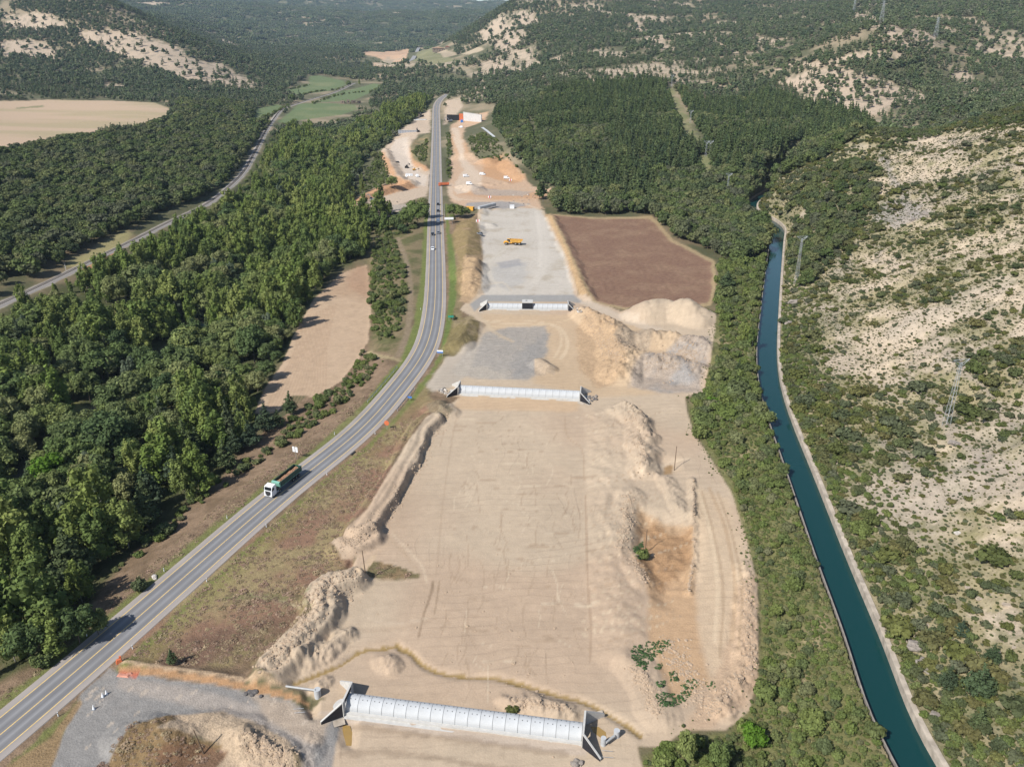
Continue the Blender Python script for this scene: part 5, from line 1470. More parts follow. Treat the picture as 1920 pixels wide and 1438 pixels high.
pp = plant_individuals('plantation_pine', K['plant_pine'], X[m], Y[m], Hh[m], 'slender dark pine of the plantation behind the brown field', 'tree', 'plantation pines', False, 300,
                       ('pine_plantation', 'dark pines further up the plantation slope', 'trees'), RNG.uniform(.85, 1.15, m.sum()), labelf=landmark_labels('slender dark pine', X[m], Y[m], Hh[m], 'pine'))
m = ~isp
make_stuff('mixed_wood', 'rounder mid green trees mixed into the pine slope', 'trees', oak_protos, X[m], Y[m], hg(X[m], Y[m]), np.repeat((Hh[m] / 7.5)[:, None], 3, 1), RNG.uniform(0, 6.28, m.sum()), RNG.integers(0, len(oak_protos), m.sum()))

# --- hills beyond: trees as they thin out over bare ground
HANDLED = [FOREST_RIV, OAKW, PINEW]
KEEPOUT = [polyb(q)[:, :2] for q in ([(766, 275), (775, 255), (806, 245), (808, 320), (772, 312)], [(826, 240), (832, 205), (850, 195), (935, 196), (940, 262), (985, 330), (1000, 350), (925, 300), (872, 300), (840, 300)], [(526, 230), (560, 194), (668, 194), (676, 212), (640, 232), (560, 242), (520, 240)], [(470, 236), (482, 204), (525, 196), (512, 222), (490, 246), (470, 246)], [(578, 144), (600, 140), (720, 155), (718, 166), (690, 196), (600, 196), (560, 184), (520, 178)],
    [(676, 96), (772, 90), (774, 100), (764, 116), (745, 124), (700, 120), (684, 112)], [(810, 96), (910, 88), (914, 98), (884, 112), (830, 118)], [(760, 132), (770, 112), (788, 88), (800, 92), (784, 118), (776, 132)], [(696, 116), (742, 120), (740, 134), (698, 132)], [(470, 290), (500, 240), (545, 205), (575, 188), (600, 190), (560, 204), (520, 236), (490, 292)],
    [(798, 86), (852, 86), (856, 118), (800, 118)], [(634, 182), (690, 180), (694, 204), (634, 204)], [(738, 198), (758, 196), (762, 212), (742, 214)], [(664, 370), (700, 300), (712, 282), (726, 300), (760, 345), (730, 372), (690, 400)])]
def hill_pts(y0, y1, sp, seed, bare_keep):
    w = .72 * y1 + 80
    X, Y = gridpts(-w, w, y0, y1, sp, seed)
    m = np.abs(X) < .70 * Y + 70
    X, Y = X[m], Y[m]
    Z = hg(X, Y); px, py, t = project(X, Y, Z + 6)
    m = (px > -160) & (px < 2080) & (py < 460) & (py > -140)
    X, Y, px, py = X[m], Y[m], px[m], py[m]
    m = clear_of(X, Y, 12, 8, 7, 4)
    for p in HANDLED: m &= ~inside(p, X, Y)
    br = np.zeros(X.shape, bool)
    for p in BARE_W: br |= inside(p, X, Y)
    rr = np.random.default_rng(seed + 5).random(len(X))
    m &= ~br | (rr < bare_keep)
    m &= ~((X > np.interp(Y, CANAL[:, 1], CANAL[:, 0])) & (Y < 640))
    m &= ~inside(VAL, X, Y)
    m &= ~((pdist(ROAD, X, Y) < 70) & (Y < 900) & (rr < .85))
    m &= ~inside(LEFTSITE, X, Y) & ~inside(FARSITE, X, Y)
    for p in KEEPOUT: m &= ~inside(p, X, Y)
    d_ = fbm(X, Y, 120, 4, 333)
    m &= ~((hg(X, Y) > 24) & (bare_field(X, Y) > .16) & (rr > .16))
    d2_ = fbm(X, Y, 28, 3, 335)
    m &= rr < np.clip(.74 + d_ * 1.2 + d2_ * .9, .10, 1)
    return X[m], Y[m]
# whole low detail trees that stand on the near hills serve the far ones too
fx, fy = hill_pts(620, 1500, 6.6, 21, .30)
pz = project(fx, fy, hg(fx, fy))
Hh = RNG.uniform(4.5, 8.5, len(fx))
isp = fbm(fx, fy, 90, 3, 340) > .1
m = ~isp
far_pr = plant_individuals('hill_oak', K['far'], fx[m], fy[m], Hh[m], 'small dark evergreen oak on the hills either side of the valley', 'tree', 'oaks scattered over the hills', False, 250,
                           ('hill_wood', 'small evergreen oaks covering the hills either side of the valley', 'trees'), RNG.uniform(.8, 1.2, m.sum()), labelf=landmark_labels('evergreen oak', fx[m], fy[m], Hh[m], 'far'))
m = isp
farp_pr = plant_individuals('hill_pine', K['far_pine'], fx[m], fy[m], Hh[m] * 1.25, 'small dark pine on the hills either side of the valley', 'tree', 'pines scattered over the hills', False, 250,
                            ('hill_pines', 'small dark pines covering the hills either side of the valley', 'trees'), RNG.uniform(.8, 1.2, m.sum()), labelf=landmark_labels('hill pine', fx[m], fy[m], Hh[m], 'far'))
fx, fy = hill_pts(1500, 3300, 10.0, 22, .12)
make_stuff('distant_wood', 'woods on the distant hills along the valley', 'trees', far_pr + farp_pr, fx, fy, hg(fx, fy), np.repeat(RNG.uniform(.9, 1.5, (len(fx), 1)), 3, 1), RNG.uniform(0, 6.28, len(fx)), RNG.integers(0, len(far_pr + farp_pr), len(fx)))
fx, fy = hill_pts(3300, 9000, 27.0, 23, .3)
rgc = np.random.default_rng(77)
cl_pr = []
for i in range(4):
    j = int(np.argmin(np.abs(fy - 3400 - 60 * i) + np.abs(fx + 200 - 200 * i)))
    o = link_mesh('distant_thicket', CLUMPS[i]); o.location = (fx[j], fy[j], hg(fx[j], fy[j])[0] - .5)
    tag(o, 'thicket of dark trees on the far forested ridge', 'trees', 'thickets on the far ridge', 'stuff'); cl_pr.append(o)
make_stuff('distant_forest', 'dark pine forest covering the farthest ridges', 'trees', cl_pr, fx, fy, hg(fx, fy) - .5, np.repeat(rgc.uniform(.9, 1.5, (len(fx), 1)), 3, 1), rgc.uniform(0, 6.28, len(fx)), rgc.integers(0, 4, len(fx)))

# --- dry hillside: shrubs
X, Y = gridpts(55, 620, 70, 640, 1.9, 31)
m = (X > np.interp(Y, CANAL[:, 1], CANAL[:, 0])) & inview(X, Y, 360)
X, Y = X[m], Y[m]
m = clear_of(X, Y, 9, 5, 5.8, 0, []); X, Y = X[m], Y[m]
dn = hg(X, Y, DENS); rr = RNG.random(len(X))
m = rr < np.clip(.27 + .46 * dn, .13, .9)
X, Y, dn = X[m], Y[m], dn[m]
Hh = np.clip(np.exp(RNG.normal(-.38, .55, len(X))) * (1 + .7 * np.clip(dn, -.3, 1)), .25, 3.6)
shrub_pr = plant_individuals('shrub', K['shrub'], X, Y, Hh, 'low dull green shrub on the pale hillside beyond the canal', 'shrub', 'shrubs on the hillside beyond the canal', False, 300,
                             ('hillside_shrubs', 'small dull green shrubs dotted over the pale hillside', 'shrubs'), RNG.uniform(.85, 1.35, len(X)), labelf=landmark_labels('hillside shrub', X, Y, Hh, 'hill'))
X, Y = gridpts(55, 560, 70, 560, 1.08, 32)
m = (X > np.interp(Y, CANAL[:, 1], CANAL[:, 0])) & inview(X, Y, 320)
X, Y = X[m], Y[m]
m = clear_of(X, Y, 9, 5, 5.6, 0, []); X, Y = X[m], Y[m]
dn = hg(X, Y, DENS); rr = RNG.random(len(X))
m = rr < np.clip(.6 + .35 * dn, .52, .95)
X, Y = X[m], Y[m]
make_stuff('hillside_tufts', 'tiny tufts of dry plants dotted over the pale hillside', 'plants', shrub_pr, X, Y, hg(X, Y) - .03, np.repeat(np.exp(RNG.normal(-1.15, .42, (len(X), 1))), 3, 1) * np.array([[1.2, 1.2, .8]]), RNG.uniform(0, 6.28, len(X)), RNG.integers(0, len(shrub_pr), len(X)))
# trees of the shaded bend of the hillside
BEND = polyb([(1478, 430), (1470, 380), (1500, 345), (1600, 300), (1650, 330), (1640, 400), (1600, 440), (1560, 480), (1540, 520), (1500, 545), (1478, 520)])
X, Y = in_poly_pts(BEND, 5.0, 33, canal=8)
m = RNG.random(len(X)) < .72; X, Y = X[m], Y[m]
Hh = RNG.uniform(3, 6.5, len(X))
plant_individuals('juniper', K['oak'], X, Y, Hh, 'bushy dark tree on the slope above the canal bend', 'tree', 'trees above the canal bend', False, 200, ('bend_wood', 'bushy dark trees above the canal bend', 'trees'), labelf=landmark_labels('bushy juniper', X, Y, Hh, 'bend', RNG.random(len(X))))
CREST = polyb([(1640, 250), (1760, 205), (1920, 178), (2050, 160), (2050, 215), (1920, 232), (1800, 240), (1700, 268), (1650, 285)])
X, Y = in_poly_pts(CREST, 4.2, 34)
m = RNG.random(len(X)) < .7; X, Y = X[m], Y[m]
make_stuff('crest_scrub', 'dense green scrub along the crest of the pale hillside', 'shrubs', oak_protos, X, Y, hg(X, Y), np.repeat(RNG.uniform(.2, .5, (len(X), 1)), 3, 1), RNG.uniform(0, 6.28, len(X)), RNG.integers(0, len(oak_protos), len(X)))

# --- scrub strip between site and canal
STRIP = polyb([(1344, 520), (1350, 490), (1390, 500), (1432, 480), (1428, 545), (1420, 620), (1416, 700), (1432, 770), (1468, 850), (1500, 945), (1535, 1070), (1565, 1160), (1605, 1270), (1640, 1360), (1700, 1480), (1720, 1560), (1190, 1560), (1208, 1432), (1235, 1410), (1262, 1395), (1300, 1385), (1365, 1380), (1405, 1345), (1428, 1290), (1430, 1100), (1405, 1005), (1378, 915), (1340, 850), (1308, 800), (1300, 755), (1325, 735), (1345, 680), (1350, 640)])
X, Y = in_poly_pts(STRIP, 2.25, 41, canal=4.7, polys=NOTREE)
n_ = fbm(X, Y, 22, 3, 410)
m = RNG.random(len(X)) < np.clip(.74 + n_ * .7, .15, .97); X, Y, n_ = X[m], Y[m], n_[m]
pz = project(X, Y, hg(X, Y))
Hh = np.clip(np.exp(RNG.normal(.35, .35, len(X))) * (1 + .5 * n_), .6, 4.0) * np.where(pz[1] < 800, 1.5, 1.0)
scrub_pr = plant_individuals('bush', K['scrub'], X, Y, Hh, 'leafy green bush in the scrub between the building site and the canal', 'bush', 'bushes between site and canal', False, 300,
                             ('canal_scrub', 'tangled green scrub between the building site and the canal', 'bushes'), RNG.uniform(.85, 1.3, len(X)), labelf=landmark_labels('leafy bush', X, Y, Hh, 'strip'))
X, Y = in_poly_pts(STRIP, .95, 42, canal=4.7, polys=NOTREE)
m = RNG.random(len(X)) < .62; X, Y = X[m], Y[m]
make_stuff('canal_undergrowth', 'low green undergrowth beside the canal', 'plants', scrub_pr, X, Y, hg(X, Y) - .03, np.repeat(RNG.uniform(.14, .34, (len(X), 1)), 3, 1), RNG.uniform(0, 6.28, len(X)), RNG.integers(0, len(scrub_pr), len(X)))
ex, ey = [], []
EDGE = np.array(SANDZ)[:, :2]
X, Y = gridpts(EDGE[:, 0].min(), EDGE[:, 0].max() + 6, EDGE[:, 1].min(), EDGE[:, 1].max(), .9, 44)
m = inview(X, Y, 20) & (X > np.interp(Y, ROAD[:, 1], ROAD[:, 0]) + 8); X, Y = X[m], Y[m]
de = pdist(EDGE, X, Y, True)
pe = project(X, Y, hg(X, Y))
m = (de < 3.2) & (pe[0] > 1255) & (RNG.random(len(X)) < np.clip(.8 - de * .24, 0, 1) * sstep(-.3, .3, fbm(X, Y, 7, 3, 440))) & (Y < 520); X, Y = X[m], Y[m]
make_stuff('edge_weeds', 'ragged weeds along the edges of the bare sand', 'plants', scrub_pr, X, Y, hg(X, Y) - .03, np.repeat(np.exp(RNG.normal(-2.35, .5, (len(X), 1))), 3, 1), RNG.uniform(0, 6.28, len(X)), RNG.integers(0, len(scrub_pr), len(X)))
# canal bank on the hillside edge
X, Y = gridpts(60, 200, 80, 420, 1.5, 43)
dc = pdist(CANAL, X, Y)
m = (X > np.interp(Y, CANAL[:, 1], CANAL[:, 0])) & (dc > 5.0) & (dc < 26) & inview(X, Y, 60)
X, Y, dc = X[m], Y[m], dc[m]
m = RNG.random(len(X)) < np.clip(.95 - dc / 24, 0, .9) * np.where(Y > 330, .5, 1); X, Y = X[m], Y[m]
make_stuff('bank_scrub', 'grey green scrub on the bank above the pale canal rim', 'bushes', scrub_pr, X, Y, hg(X, Y) - .03, np.repeat(RNG.uniform(.2, .75, (len(X), 1)), 3, 1), RNG.uniform(0, 6.28, len(X)), RNG.integers(0, len(scrub_pr), len(X)))

# --- low bushes by the road and round the bare field
ROADSCRUB = [polyz([(698, 470), (735, 440), (745, 470), (760, 520), (758, 600), (745, 640), (715, 640), (693, 600), (694, 540)], -2),
             polyz([(676, 650), (700, 670), (720, 690), (705, 705), (672, 742), (640, 770), (600, 800), (560, 815), (520, 830), (540, 790), (590, 752), (640, 722)], -3),
             polyz([(700, 425), (740, 405), (790, 425), (770, 440), (735, 438), (700, 468)], -1),
             polyz([(495, 840), (560, 812), (590, 800), (560, 830), (500, 860), (455, 900), (420, 915), (340, 985), (280, 1035), (240, 1060), (220, 1085), (205, 1080), (270, 1015), (340, 955), (400, 890)], -3)]
ROADSCRUB += [polyb([(876, 262), (905, 250), (930, 262), (985, 330), (960, 312), (925, 300), (885, 286)]), polyb([(838, 250), (844, 250), (848, 300), (846, 340), (838, 330)]), polyb([(664, 368), (700, 300), (714, 285), (724, 300), (740, 335), (700, 352)]), polyb([(772, 285), (800, 262), (804, 300), (790, 305)])]
bx, by = [], []
for i, pg in enumerate(ROADSCRUB):
    X, Y = in_poly_pts(pg, 2.5, 51 + i, road=9.5, polys=NOTREE)
    m = RNG.random(len(X)) < (.75 if i < 2 else .55); bx.append(X[m]); by.append(Y[m])
X, Y = np.concatenate(bx), np.concatenate(by)
Hh = np.clip(np.exp(RNG.normal(.3, .4, len(X))), .6, 3.2)
plant_individuals('roadside_bush', K['scrub'], X, Y, Hh, 'green bush on the dry ground between the road and the bare field', 'bush', 'bushes left of the road', False, 300, ('roadside_scrub', 'small green bushes on the dry roadside ground', 'bushes'), RNG.uniform(.9, 1.3, len(X)))
# dry tufts over the brown roadside field and verges
DRYF = polyz([(230, 1235), (330, 1130), (480, 1010), (620, 890), (700, 830), (770, 780), (790, 790), (745, 860), (700, 950), (650, 990), (620, 1020), (640, 1060), (600, 1085), (565, 1130), (580, 1165), (530, 1210), (490, 1240), (400, 1245), (300, 1245)])
DRYL = polyz([(120, 1240), (215, 1130), (350, 1000), (480, 890), (600, 800), (690, 740), (720, 720), (640, 800), (500, 915), (350, 1045), (200, 1175), (60, 1290), (-100, 1420), (-200, 1420), (0, 1300)], -1)
DRYB = polyz([(190, 1430), (250, 1372), (330, 1345), (290, 1390), (430, 1405), (350, 1440), (300, 1530), (150, 1530)])
dryl = leaf_mat('dry_grass', [(.34, .245, .17), (.27, .185, .14), (.36, .28, .175), (.26, .21, .125), (.31, .205, .155), (.30, .25, .145)], .25)
dm = MB(); foliage(dm, [(0, 0, .1, .7, .7, .28)], 60, .26, np.random.default_rng(5), .5, 0)
dme = [dm.mesh('dry_tuft', dryl)]
tx, ty = [], []
for i, pg in enumerate((DRYF, DRYL, DRYB, GPATCH)):
    X, Y = in_poly_pts(pg, .85, 61 + i, road=6.6, polys=[])
    m = RNG.random(len(X)) < .25 + .6 * sstep(-.3, .4, fbm(X, Y, 8, 3, 460)); tx.append(X[m]); ty.append(Y[m])
X, Y = np.concatenate(tx), np.concatenate(ty)
t0 = link_mesh('dry_grass', dme[0]); t0.location = (X[0], Y[0], hg(X[0], Y[0])[0]); tag(t0, 'tuft of dry brown grass on the roadside field', 'grass', None, 'stuff')
make_stuff('dry_grass_cover', 'dry brown grass covering the ground beside the road', 'grass', [t0], X, Y, hg(X, Y) - .03, np.repeat(np.exp(RNG.normal(-.85, .35, (len(X), 1))), 3, 1) * np.array([[1.3, 1.3, .8]]), RNG.uniform(0, 6.28, len(X)), np.zeros(len(X), int))
X, Y = in_poly_pts(STRIP, 1.0, 45, canal=4.6, polys=NOTREE)
m = RNG.random(len(X)) < .75 * sstep(-.6, .3, fbm(X, Y, 9, 3, 450)); X, Y = X[m], Y[m]
sg = MB(); foliage(sg, [(0, 0, .12, .6, .6, .32)], 60, .22, np.random.default_rng(15), .6, 0)
g0 = link_mesh('strip_grass', sg.mesh('grass_tuft', leaf_mat('green_grass', [(.15, .17, .06), (.20, .19, .085), (.11, .14, .05), (.24, .215, .11)], .25))); g0.location = (X[0], Y[0], hg(X[0], Y[0])[0]); tag(g0, 'grass tuft among the bushes beside the canal', 'grass', None, 'stuff')
make_stuff('strip_grass_cover', 'rank grass growing among the bushes beside the canal', 'grass', [g0], X, Y, hg(X, Y) - .03, np.repeat(RNG.uniform(.5, 1.3, (len(X), 1)), 3, 1), RNG.uniform(0, 6.28, len(X)), np.zeros(len(X), int))
# fresh green weeds on the sand
WEEDS = [[(1182, 1215), (1215, 1203), (1255, 1200), (1258, 1208), (1232, 1232), (1210, 1255), (1192, 1248), (1184, 1232)], [(1226, 1250), (1242, 1243), (1246, 1250), (1230, 1256)], [(1256, 1262), (1268, 1252), (1275, 1275), (1255, 1278)], [(1230, 1278), (1250, 1276), (1248, 1286), (1232, 1288)],
         [(1275, 1285), (1300, 1270), (1312, 1285), (1290, 1296)], [(1228, 1300), (1260, 1300), (1300, 1295), (1290, 1310), (1262, 1325), (1236, 1325)], [(1322, 1280), (1340, 1275), (1342, 1290), (1326, 1292)], [(1186, 1025), (1205, 1015), (1212, 1040), (1195, 1050)]]
wx, wy = [], []
for i, pg in enumerate(WEEDS):
    X, Y = in_poly_pts(polyb(pg), .38, 71 + i, polys=[]); wx.append(X); wy.append(Y)
X, Y = np.concatenate(wx), np.concatenate(wy)
m = RNG.random(len(X)) < .5 + .5 * sstep(-.3, .3, fbm(X, Y, 2.0, 2, 480)); X, Y = X[m], Y[m]
wmat = leaf_mat('weed_leaves', [(.065, .12, .05), (.085, .14, .055)], .25)
wb = MB(); foliage(wb, [(0, 0, .15, .35, .35, .25)], 40, .2, np.random.default_rng(6), .6, .5)
w0 = link_mesh('weeds', wb.mesh('weed', wmat)); w0.location = (X[0], Y[0], hg(X[0], Y[0])[0]); tag(w0, 'green weeds sprouting on the sand', 'weeds', None, 'stuff')
make_stuff('weed_patches', 'fresh green weeds sprouting in patches on the sand', 'weeds', [w0], X, Y, hg(X, Y), np.repeat(np.exp(RNG.normal(-.75, .35, (len(X), 1))), 3, 1), RNG.uniform(0, 6.28, len(X)), np.zeros(len(X), int))

hx, hy = [], []
for pts in ([(530, 234), (580, 236), (640, 226)], [(560, 180), (600, 172), (640, 166)], [(585, 196), (640, 178), (690, 172)], [(500, 222), (540, 196)], [(545, 168), (580, 160)], [(690, 176), (716, 162)], [(700, 112), (745, 120)], [(470, 246), (490, 246), (505, 228)]):
    pl = smooth_path([Pb(*q) for q in pts], 5.0); hx.append(pl[:, 0] + RNG.normal(size=len(pl)) * 2); hy.append(pl[:, 1] + RNG.normal(size=len(pl)) * 2)
X, Y = np.concatenate(hx), np.concatenate(hy); m = RNG.random(len(X)) < .75; X, Y = X[m], Y[m]
plant_individuals('hedge_bush', K['scrub'], X, Y, RNG.uniform(1.6, 4.2, len(X)), 'dark bush in a hedge line around the distant green meadows', 'bush', 'hedge bushes around the far fields', False, 200, ('hedges', 'hedge bushes around the far fields', 'bushes'))

# --- trees that stand out one by one: photo place of the foot, kind, height, width factor, name, label
SOLO = [
    (712, 586, 'broad', 6.5, 1.0, 'broadleaf_tree', 'dark round tree at the edge of the bare tan field beside the track'), (736, 566, 'broad', 5.5, .8, 'broadleaf_tree', 'narrow tree just above the dark round tree by the bare field'),
    (738, 592, 'pine', 5, .9, 'pine_tree', 'small dark tree casting its shadow over the dry track by the road'),
    (1285, 1428, 'broad', 6.5, .75, 'broadleaf_tree', 'big rounded bush like tree at the bottom edge below the sand'), (1345, 1445, 'broad', 6, .8, 'broadleaf_tree', 'second rounded tree at the bottom edge nearer the canal'),
    (1412, 1392, 'limebush', 3.6, 1.0, 'lime_bush', 'bright lime green bush at the lower corner of the sand'), (1338, 765, 'limebush', 4.0, 1.0, 'lime_bush', 'vivid lime green bush at the sand edge level with the middle arch'),
    (1312, 820, 'scrub', 4.2, 1.0, 'bush', 'tall yellow green bush where scrub meets sand below the middle arch'),
    (324, 1246, 'pine', 4.6, .9, 'pine_tree', 'small lone pine on the dry field beside the gravel yard entrance'),
    (150, 1205, 'broad', 9, 1.0, 'broadleaf_tree', 'bright leafy tree whose shadow falls across the road'), (105, 1222, 'poplar', 9.5, 1.3, 'poplar_tree', 'light green tree beside the bend shadow near the bottom of the road'),
    (60, 1235, 'broad', 9, 1.0, 'broadleaf_tree', 'leafy tree at the left edge just above the road'), (185, 1190, 'broad', 6.5, .9, 'broadleaf_tree', 'shorter leafy tree at the tip of the wood touching the road shadow'),
    (262, 1105, 'scrub', 3.0, 1.0, 'bush', 'olive green bush alone on the dry verge above the road shadow'), (80, 1245, 'scrub', 3.0, 1.2, 'bush', 'olive bush on the verge below the bright leafy tree'),
    (100, 920, 'lime', 12, 1.0, 'lime_tree', 'vivid lime green tree in the middle of the dark riverside wood'), (30, 990, 'lime', 9, .9, 'lime_tree', 'lime green tree cut by the left edge of the photo'),
    (195, 990, 'silver', 11, 1.0, 'willow_tree', 'silver grey poplar below the vivid lime green tree'), (178, 910, 'silver', 11, 1.0, 'willow_tree', 'tall silver grey tree standing between dark pines near the left edge'),
    (784, 424, 'broad', 17, 1.0, 'broadleaf_tree', 'largest dark tree left of the road opposite the white van'), (764, 426, 'broad', 13, 1.0, 'broadleaf_tree', 'mid green tree left of the largest roadside tree'), (794, 410, 'broad', 14, .8, 'broadleaf_tree', 'dark tree closest to the road shoulder opposite the white van'),
    (742, 432, 'broad', 10, 1.0, 'broadleaf_tree', 'lower tree at the foot of the rubble left of the road'), (722, 436, 'poplar', 13, .9, 'poplar_tree', 'light tree between the rubble and the riverside wood'), (700, 430, 'broad', 12, 1.0, 'broadleaf_tree', 'dark tree at the near end of the riverside wood by the rubble'), (755, 440, 'broad', 7, 1.1, 'broadleaf_tree', 'small tree below the roadside clump'),
    (850, 408, 'broad', 9.5, 1.0, 'broadleaf_tree', 'dark clump tree right of the road beside the guard rail'), (862, 410, 'broad', 9, 1.1, 'broadleaf_tree', 'dark tree left of the yellow tank'), (874, 406, 'broad', 6.5, 1.1, 'broadleaf_tree', 'lower dark tree touching the yellow tank'), (848, 418, 'broad', 6, 1.0, 'broadleaf_tree', 'low dark tree below the dark clump right of the road'),
    (545, 778, 'pine', 9, 1.2, 'pine_tree', 'dark pine at the bottom tip of the bare tan field'), (500, 808, 'pine', 10, 1.2, 'pine_tree', 'broad dark pine below the tip of the bare tan field'), (522, 800, 'pine', 7, 1.2, 'pine_tree', 'middle one of the dark pines below the bare field'), (470, 838, 'pine', 10, 1.2, 'pine_tree', 'dark pine where the riverside wood meets the bushes'),
    (442, 852, 'pine', 9, 1.2, 'pine_tree', 'dark pine left of the bushes on the dry roadside slope'),
    (679, 362, 'poplar', 15, .55, 'poplar_tree', 'slim columnar poplar at the wood edge beside the orange earth bank'), (735, 352, 'broad', 9, 1.2, 'broadleaf_tree', 'green thicket tree inside the loop of the orange earth bank'), (715, 350, 'broad', 7, 1.2, 'broadleaf_tree', 'lower green tree beside the thicket in the loop of the orange bank'),
    (708, 318, 'broad', 9, 1.0, 'broadleaf_tree', 'dark green tree along the top of the orange earth bank'), (703, 300, 'broad', 9, 1.0, 'broadleaf_tree', 'green tree at the upper end of the orange earth bank'),
    (1362, 540, 'pine', 9.5, 1.5, 'pine_tree', 'broad dark conifer right of the brown ploughed field'), (1384, 702, 'pine', 6, 1.2, 'pine_tree', 'small dark conifer in the gap beside the canal'), (1335, 722, 'pine', 4.5, 1.1, 'pine_tree', 'little dark conifer below the grey spoil heap'),
    (1418, 745, 'broad', 4.0, 1.1, 'broadleaf_tree', 'grey green tree leaning over the canal below the bend'), (1410, 650, 'poplar', 8, .9, 'poplar_tree', 'feathery tree group beside the straight of the canal'), (1398, 640, 'poplar', 7, .9, 'poplar_tree', 'feathery tree just left of the canal side tree group'),
    (1775, 1290, 'pine', 5.5, 1.1, 'hillside_pine', 'dark pine below the grey rock slabs on the hillside'), (1832, 1300, 'pine', 7.5, 1.25, 'hillside_pine', 'largest dark pine on the hillside beyond the canal'), (1858, 1240, 'pine', 4.5, 1.2, 'hillside_pine', 'dark pine higher up behind the largest hillside pine'), (1832, 1365, 'pine', 4.5, 1.2, 'hillside_pine', 'dark pine below the largest hillside pine'),
    (1800, 1190, 'pine', 4, 1.4, 'hillside_pine', 'low spreading pine right of the upper grey rock slab'), (1640, 1040, 'pine', 4.5, 1.2, 'hillside_pine', 'dark pine among bright scrub on the lower hillside'), (1612, 1000, 'scrub', 3.5, 1.0, 'bush', 'bright yellow green bush above the canal rim on the hillside'),
    (1500, 480, 'pine', 5, 1.2, 'hillside_pine', 'dark pine on the hillside near the slim pylon'), (1820, 408, 'pine', 6, 1.4, 'hillside_pine', 'round dark pine at the edge of the bare grey rock'), (1905, 395, 'pine', 5, 1.4, 'hillside_pine', 'round dark pine at the right edge on the upper slope'),
    (1683, 485, 'pine', 4, 1.3, 'hillside_pine', 'dark pine on the middle of the pale hillside'), (1590, 480, 'pine', 3.5, 1.4, 'hillside_pine', 'dark pine beside the rocky edge above the canal'), (1730, 570, 'pine', 3.5, 1.4, 'hillside_pine', 'small dark pine on the pale slope left of the tall pylon'), (1850, 600, 'pine', 3.5, 1.6, 'hillside_pine', 'low dark pine above the tall pylon'),
    (548, 192, 'broad', 13, 1.0, 'broadleaf_tree', 'lone big tree beside the railway in the green meadows'), (654, 163, 'broad', 12, .9, 'broadleaf_tree', 'round tree where the railway leaves the meadows'), (674, 160, 'poplar', 12, .8, 'poplar_tree', 'slim tree just right of the round railway tree'), (722, 172, 'broad', 9, 1.2, 'broadleaf_tree', 'dark round tree at the far corner of the meadow'),
    (766, 122, 'pine', 14, 1.0, 'pine_tree', 'dark tree beside the distant stretch of road'), (678, 128, 'poplar', 17, .45, 'poplar_tree', 'first of the dark slim poplars by the distant narrow field'), (694, 128, 'poplar', 17, .45, 'poplar_tree', 'last of the dark slim poplars by the distant narrow field'), (686, 128, 'poplar', 15, .45, 'poplar_tree', 'middle one of the dark slim poplars by the distant narrow field'),
    (1205, 1046, 'scrub', 2.6, 1.0, 'bush', 'green bush beside the wooden pole in the brown pit'), (960, 1336, 'shrub', 1.4, 1.2, 'shrub', 'dead grey bush on the sand just behind the nearest arch'),
    (850, 598, 'scrub', 2.0, 1.0, 'bush', 'dark bush on the verge by the upper arch track'), (898, 226, 'pine', 10, .8, 'pine_tree', 'dark conifer in front of the white slope wall'),
    (1018, 372, 'plant_pine', 19, 1.0, 'plantation_pine', 'pine standing alone at the corner where the dirt track meets the plantation'), (1012, 374, 'plant_pine', 16, 1.0, 'plantation_pine', 'pine leaning beside the corner pine at the dirt track')]
for (px, py, key, H, w, nm, lab) in SOLO:
    kd = K[key]; p = Pb(px, py)
    k_ = RNG.integers(0, len(kd.whole)); s_ = H / kd.H
    if kd.trunks:
        o = bpy.data.objects.new(nm, None); COL.objects.link(o)
        link_mesh('crown', kd.crowns[k_], o); link_mesh('trunk', kd.trunks[k_], o)
    else:
        o = link_mesh(nm, kd.whole[k_])
    o.location = (p[0], p[1], p[2] - .05); o.scale = (s_ * w, s_ * w, s_); o.rotation_euler = (0, 0, RNG.random() * 6.28)
    tag(o, lab, 'bush' if key in ('scrub', 'limebush', 'shrub') else 'tree')

# ------------------------------------------------------------------ arch culverts of precast concrete
BITU = mat('bitumen_coating', (.014, .015, .020), .55, .2, 2)
DARKM_ = mat('lifting_socket', (.05, .05, .05), .8)
CWHITE = mat('precast_concrete', A(214, 216, 217, .58), .85, .14, .45, .2)
def on_ground(px, py, z=None):
    p = Pb(px, py) if z is None else P(px, py, z)
    return np.array([p[0], p[1], h1(p[0], p[1])])

def arch_profile(w, hw, rise, th, n=14):
    """Outer and inner outline of one arch (x across, z up)."""
    out = [(-w / 2, 0), (-w / 2, hw)] + [(-w / 2 * math.cos(math.pi * i / n), hw + rise * math.sin(math.pi * i / n)) for i in range(1, n)] + [(w / 2, hw), (w / 2, 0)]
    wi, ri = w - 2 * th, rise - th
    inn = [(wi / 2, 0), (wi / 2, hw)] + [(wi / 2 * math.cos(math.pi * i / n), hw + ri * math.sin(math.pi * i / n)) for i in range(1, n)] + [(-wi / 2, hw), (-wi / 2, 0)]
    return out, inn

